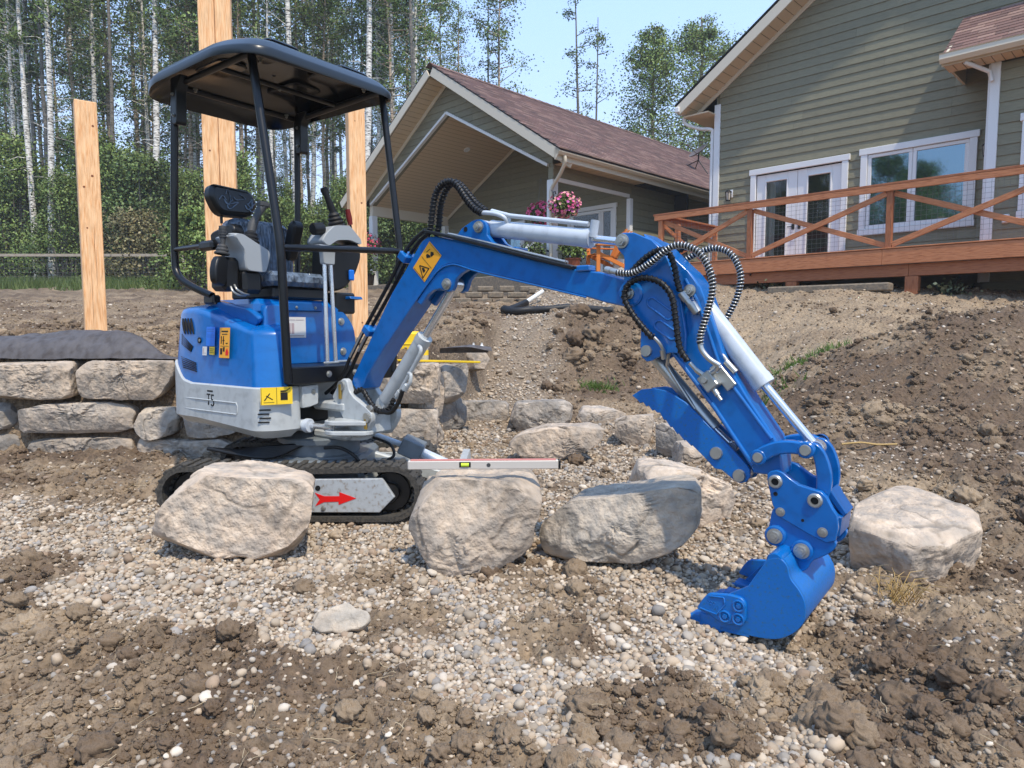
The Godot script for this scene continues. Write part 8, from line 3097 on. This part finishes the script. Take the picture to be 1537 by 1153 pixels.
func build_small_things() -> void:
	var rng := RandomNumberGenerator.new()
	rng.seed = 12
	# spirit level on the tan boulder
	var m := MB.new()
	m.box(Vector3.ZERO, Vector3(0.590, 0.034, 0.030), 0.003)
	var lv := thing("spirit_level", "long metal spirit level with yellow vial lying on the tan boulder", "spirit level", Vector3(-0.112, 0.415, -2.66), 0.03)
	put(lv, "bar", m, M.level_metal)
	m = MB.new()
	m.box(Vector3(0.0, 0.0185, 0.0), Vector3(0.570, 0.003, 0.026), 0.001)
	put(lv, "red_edge", m, M.level_red)
	m = MB.new()
	m.box(Vector3(-0.072, 0.002, 0.0152), Vector3(0.045, 0.021, 0.002), 0.001)
	var vf := put(lv, "vial_frame", m, M.plastic_black)
	m = MB.new()
	m.rod(Vector3(-0.087, 0.002, 0.0158), Vector3(-0.057, 0.002, 0.0158), 0.0072, 12)
	put(vf, "vial", m, M.vial)
	m = MB.new()
	m.rod(Vector3(0.02, 0.0, 0.0148), Vector3(0.02, 0.0, 0.0158), 0.008, 14)
	put(lv, "maker_mark", m, M.grip_grey)
	m = MB.new()
	m.box(Vector3(0.298, 0.0, 0.0), Vector3(0.010, 0.036, 0.032), 0.003)
	put(lv, "end_cap", m, M.plastic_black)
	# steel stake behind the level
	m = MB.new()
	m.rod(Vector3(0, 0, 0), Vector3(0.008, 0.15, 0), 0.004, 8)
	m.rod(Vector3(-0.02, 0.0, 0.01), Vector3(-0.008, 0.11, 0.01), 0.005, 8)
	m.box(Vector3(0.006, 0.06, 0.0), Vector3(0.018, 0.08, 0.003), 0.001)
	single("steel_stake", m, M.zinc, "short steel stake standing in the gravel just behind the spirit level", "stake", Vector3(-0.16, 0.14, -3.35))
	# black landscape fabric over the wall's top
	m = MB.new()
	var gd := []
	var n := FastNoiseLite.new()
	n.seed = 9
	n.frequency = 2.2
	for i in 26:
		var row := []
		for j in 70:
			var x := lerpf(-4.3, -2.36, j / 69.0)
			var t := i / 25.0
			var w := 0.34 * smoothstep(-2.30, -2.95, x) + 0.02
			var bump := 0.20 * smoothstep(-2.45, -3.05, x) * (0.95 + 0.18 * n.get_noise_2d(x * 0.7, 3.0))
			var z := -5.02 - w * t * 1.2
			var y := 0.725 + bump * sin(PI * pow(t, 0.8) * 0.75) + 0.012 * n.get_noise_2d(x * 1.2, t * 3.0) + 0.028 * sin(x * 4.2 + t * 3.5) * smoothstep(0.1, 0.5, t) * smoothstep(-2.45, -2.8, x)
			row.append(Vector3(x, y, z))
		gd.append(row)
	m.grid(gd)
	single("landscape_fabric", m, M.fabric, "black landscape fabric folded along the top of the stone wall at left", "fabric")
	m = MB.new()
	m.tube(smooth3([Vector3(-2.42, 0.80, -5.5), Vector3(-2.2, 0.80, -5.55), Vector3(-1.95, 0.82, -5.6)], 5), 0.035, 12)
	single("drain_pipe_end", m, M.pipe_black, "black pipe end lying on soil just left of the blue side cover", "pipe")
	# things on the far wall: yellow case, bottle, rule, fabric roll
	var case := thing("yellow_case", "yellow tool case standing on the wall behind the lift cylinder", "tool case", Vector3(-0.86, 0.72, -5.62), 0.4)
	m = MB.new()
	m.box(Vector3(0, 0.10, 0), Vector3(0.22, 0.20, 0.12), 0.02)
	m.box(Vector3(0, 0.10, 0.061), Vector3(0.19, 0.012, 0.01), 0.003)
	put(case, "shell", m, M.yellow)
	m = MB.new()
	m.tube([Vector3(-0.05, 0.20, 0), Vector3(-0.05, 0.23, 0), Vector3(0.05, 0.23, 0), Vector3(0.05, 0.20, 0)], 0.010, 8)
	m.box(Vector3(0.06, 0.10, 0.066), Vector3(0.03, 0.04, 0.012), 0.003)
	put(case, "handle", m, M.plastic_black)
	var bt := thing("plastic_bottle", "clear plastic bottle with a white cap beside the yellow case", "bottle", Vector3(-0.69, 0.69, -5.40))
	m = MB.new()
	m.lathe([Vector2(0, 0), Vector2(0.030, 0.0), Vector2(0.033, 0.01), Vector2(0.033, 0.10), Vector2(0.030, 0.115), Vector2(0.014, 0.15), Vector2(0.012, 0.16), Vector2(0, 0.16)], Vector3.ZERO, Vector3.UP, 16)
	put(bt, "body", m, M.lamp_glass)
	m = MB.new()
	m.rod(Vector3(0, 0.155, 0), Vector3(0, 0.18, 0), 0.014, 12, 0.002)
	put(bt, "cap", m, M.white_plastic)
	m = MB.new()
	m.rod(Vector3(0, 0.045, 0), Vector3(0, 0.085, 0), 0.0337, 16)
	put(bt, "wrapper", m, M.sticker_yellow)
	m = MB.new()
	m.box(Vector3.ZERO, Vector3(0.75, 0.014, 0.045), 0.002)
	var rl := single("yellow_rule", m, M.yellow, "long yellow straight edge lying across the end stones of the wall", "straight edge", Vector3(-0.62, 0.693, -5.32), -0.08)
	rl.rotation.z = -0.02
	m = MB.new()
	var g2 := []
	for i in 12:
		var row := []
		for j in 20:
			var a := PI * (0.55 + 0.35 * j / 19.0) * i / 11.0
			var x := lerpf(-0.2, 0.24, j / 19.0)
			var r := lerpf(0.075, 0.045, absf(j - 11.0) / 11.0)
			row.append(Vector3(x, 0.05 + sin(a) * r, -cos(a) * r * 1.2))
		g2.append(row)
	m.grid(g2)
	single("fabric_roll", m, M.fabric, "loose roll of black fabric on the end stones behind the yellow straight edge", "fabric", Vector3(-0.42, 0.68, -5.95), 0.3)
	for q in [[-0.37, "left one of two small white bottles beyond the fabric roll"], [-0.29, "right one of two small white bottles beyond the fabric roll"]]:
		m = MB.new()
		m.lathe([Vector2(0, 0), Vector2(0.022, 0.0), Vector2(0.022, 0.05), Vector2(0.009, 0.07), Vector2(0.009, 0.085), Vector2(0, 0.086)], Vector3.ZERO, Vector3.UP, 12)
		single("small_bottle", m, M.white_plastic, q[1], "bottle", Vector3(q[0], 0.72, -6.6))
	# corrugated drain pipe on the bank
	var dp := []
	for q in [[0.22, -10.9], [0.02, -10.5], [-0.10, -10.15], [-0.10, -9.85], [0.02, -9.68], [0.22, -9.66], [0.5, -9.80], [0.85, -9.88], [1.2, -9.80], [1.6, -9.72], [2.3, -9.8]]:
		var zb: float = q[1]
		dp.append(Vector3(q[0], maxf(ground_y(q[0], zb), base_height(q[0], zb)) + 0.06, zb))
	dp = smooth3(dp, 12)
	var rad := []
	for i in dp.size():
		rad.append(0.056 if i % 2 == 0 else 0.048)
	m = MB.new()
	m.tube(dp, rad, 14)
	var pipe := thing("corrugated_pipe", "black corrugated drain pipe curving along the top of the soil bank", "pipe")
	put(pipe, "pipe", m, M.pipe_black)
	m = MB.new()
	var e0: Vector3 = dp[0]
	m.tube([e0 + Vector3(-0.01, 0.0, 0.02), e0 + Vector3(0.14, 0.10, -0.22), e0 + Vector3(0.28, 0.20, -0.46)], 0.035, 12)
	put(pipe, "white_stub", m, M.white_plastic)
	# low block edging by the porch
	for r in 3:
		for k in 7:
			m = MB.new()
			m.box(Vector3.ZERO, Vector3(rng.randf_range(0.28, 0.40), rng.randf_range(0.10, 0.125), 0.22), 0.02)
			var x := -1.35 + k * 0.415 + 0.2 * (r % 2)
			single("edging_block", m, M.concrete, "small stone block of the low edging in front of the porch", "stone block", Vector3(x, base_height(x, -13.35) + 0.02 + r * 0.118, -13.35 - 0.03 * r), rng.randf_range(-0.08, 0.08), "blocks of the low edging by the porch")
	# baskets
	hanging_basket("hanging basket of hot pink petunias left of the corner post", to_porch(Vector3(-0.70, 1.50, -0.35)), 0.32, 1, [Color(0.80, 0.10, 0.26), Color(0.86, 0.17, 0.36), Color(0.72, 0.07, 0.20)], Vector3(0, 0.85, 0))
	hanging_basket("hanging basket of pink and peach petunias right of the corner post", to_porch(Vector3(0.44, 1.50, 0.10)), 0.35, 2, [Color(0.85, 0.28, 0.38), Color(0.75, 0.12, 0.30), Color(0.86, 0.48, 0.38), Color(0.60, 0.12, 0.40)], Vector3(-0.3, 0.36, -0.1))
	hanging_basket("hanging basket of red flowers on the far porch post", to_porch(Vector3(-7.35, 1.25, 0.25)), 0.42, 3, [Color(0.55, 0.03, 0.12), Color(0.70, 0.08, 0.22), Color(0.60, 0.20, 0.10)], Vector3(0, 0.9, 0))
	# garden chair
	var ch := thing("garden_chair", "orange wooden slatted garden chair on the porch", "chair", to_porch(Vector3(1.07, 0.0, -0.6)), -PI / 2 + 0.3)
	for k in 5:
		var x := -0.22 + k * 0.11
		board(ch, "back_slat", Vector3(x * 0.8, 0.30, -0.18), Vector3(x * 1.15, 1.0 - absf(x) * 0.4, -0.52), 0.10, 0.02, M.chair_wood, Vector3(1, 0, 0))
	for k in 5:
		board(ch, "seat_slat", Vector3(-0.26, 0.40 - k * 0.02, 0.28 - k * 0.105), Vector3(0.26, 0.40 - k * 0.02, 0.28 - k * 0.105), 0.02, 0.095, M.chair_wood)
	for s in [-1.0, 1.0]:
		board(ch, "leg", Vector3(s * 0.28, 0.0, 0.30), Vector3(s * 0.28, 0.56, 0.30), 0.09, 0.025, M.chair_wood, Vector3(0, 0, 1))
		board(ch, "leg", Vector3(s * 0.25, 0.40, 0.28), Vector3(s * 0.25, 0.02, -0.62), 0.09, 0.025, M.chair_wood)
		board(ch, "armrest", Vector3(s * 0.34, 0.575, 0.38), Vector3(s * 0.34, 0.575, -0.42), 0.022, 0.13, M.chair_wood)
	potted_plant("leafy potted plant right of the porch's corner post", to_porch(Vector3(0.62, 0.0, 0.0)), 0.17, 0.28, 0.34, 0.55, 4, M.terracotta)
	potted_plant("potted plant with small white blooms left of the corner post", to_porch(Vector3(-0.30, 0.0, 0.34)), 0.16, 0.28, 0.36, 0.5, 5, M.basket, 2, Color(0.8, 0.8, 0.82))
	potted_plant("dark leafy plant at the foot of the far porch post", to_porch(Vector3(-6.75, 0.0, 0.6)), 0.2, 0.3, 0.4, 0.7, 6, M.basket, 2)
	m = MB.new()
	m.lathe([Vector2(0, 0), Vector2(0.13, 0.0), Vector2(0.15, 0.33), Vector2(0.155, 0.34), Vector2(0.14, 0.345), Vector2(0.0, 0.33)], Vector3.ZERO, Vector3.UP, 18)
	single("white_bucket", m, M.white_plastic, "white plastic bucket standing near the far porch post", "bucket", Vector3(-4.25, base_height(-4.25, -20.6), -20.6))
	m = MB.new()
	m.box(Vector3(0, 0.16, 0), Vector3(0.24, 0.3, 0.18), 0.02)
	single("tag_sign", m, M.white_plastic, "small white box beside the garden chair on the porch", "box", to_porch(Vector3(1.25, 0.0, -0.85)))
	# wire fence with a top rail at the far left
	var fe := thing("wire_fence", "low rail and wire fence in front of the forest at far left", "fence")
	var px := [-20.5, -17.4, -14.2, -11.0]
	for x in px:
		var y := base_height(x, -23.2)
		board(fe, "fence_post", Vector3(x, y - 0.2, -23.2), Vector3(x, y + 1.12, -23.2), 0.11, 0.11, M.grey_timber, Vector3(1, 0, 0))
	for k in 3:
		var a: float = px[k]
		var b: float = px[k + 1]
		board(fe, "fence_rail", Vector3(a, base_height(a, -23.2) + 1.1, -23.13), Vector3(b, base_height(b, -23.2) + 1.1, -23.13), 0.09, 0.05, M.grey_timber)
	m = MB.new()
	for k in 7:
		m.tube([Vector3(-20.5, base_height(-20.5, -23.2) + 0.12 + 0.14 * k, -23.2), Vector3(-11.0, base_height(-11.0, -23.2) + 0.12 + 0.14 * k, -23.2)], 0.004, 3)
	for k in 60:
		var x := -20.5 + k * 0.16
		m.tube([Vector3(x, base_height(x, -23.2) + 0.1, -23.2), Vector3(x, base_height(x, -23.2) + 1.0, -23.2)], 0.003, 3)
	put(fe, "wire_netting", m, M.wire)
	# slab and weeds under the deck
	m = MB.new()
	m.box(Vector3.ZERO, Vector3(1.9, 0.13, 0.28), 0.02)
	var sw := to_main(Vector3(3.6, 0, 2.75))
	single("concrete_slab", m, M.concrete, "pale concrete slab lying on the soil at the deck's foot", "slab", Vector3(sw.x, base_height(sw.x, sw.z) + 0.06, sw.z), HOUSE_TURN + 0.05)
	for q in [[2.4, 2.2, "pale-leaved weed under the deck left of the first support post"], [5.25, 2.2, "clump of pale leaves under the deck right of the second support post"], [6.6, 2.2, "small weed under the deck near the right edge"]]:
		var w := to_main(Vector3(q[0], 0, q[1]))
		m = MB.new()
		for i in 130:
			m.col = Color(0.20, 0.26, 0.13).lerp(Color(0.40, 0.42, 0.26), rng.randf())
			leaf_quad(m, Vector3(rng.randfn() * 0.16, absf(rng.randfn()) * 0.10 + 0.02, rng.randfn() * 0.1), rng.randf_range(0.05, 0.10), rng)
		single("leafy_weed", m, M.leaf, q[2], "weed", Vector3(w.x, base_height(w.x, w.z), w.z))
	# bent stick on the soil, dry grass tuft by the right boulder
	m = MB.new()
	m.tube(smooth3([Vector3(-0.15, 0.02, 0.0), Vector3(-0.05, 0.035, 0.02), Vector3(0.05, 0.02, -0.01), Vector3(0.16, 0.025, 0.0)], 4), 0.006, 6)
	single("dry_stick", m, M.straw, "pale dry stick lying on the dark soil right of the bucket link", "stick", Vector3(2.1, ground_y(2.1, -4.0) + 0.02, -4.0), -0.1)
	m = MB.new()
	for i in 46:
		var a := rng.randf_range(0, PI2)
		var h := rng.randf_range(0.04, 0.11)
		var b := Vector3(rng.randfn() * 0.03, 0, rng.randfn() * 0.02)
		m.tube([b, b + Vector3(cos(a) * h * 0.5, h * 0.8, sin(a) * h * 0.5), b + Vector3(cos(a) * h * 1.1, h * 0.8, sin(a) * h * 1.1)], [0.002, 0.0016, 0.0007], 3, false)
	single("dry_grass_tuft", m, M.straw, "tuft of dry straw-coloured grass at the foot of the right boulder", "grass tuft", Vector3(1.36, ground_y(1.36, -2.36), -2.36))
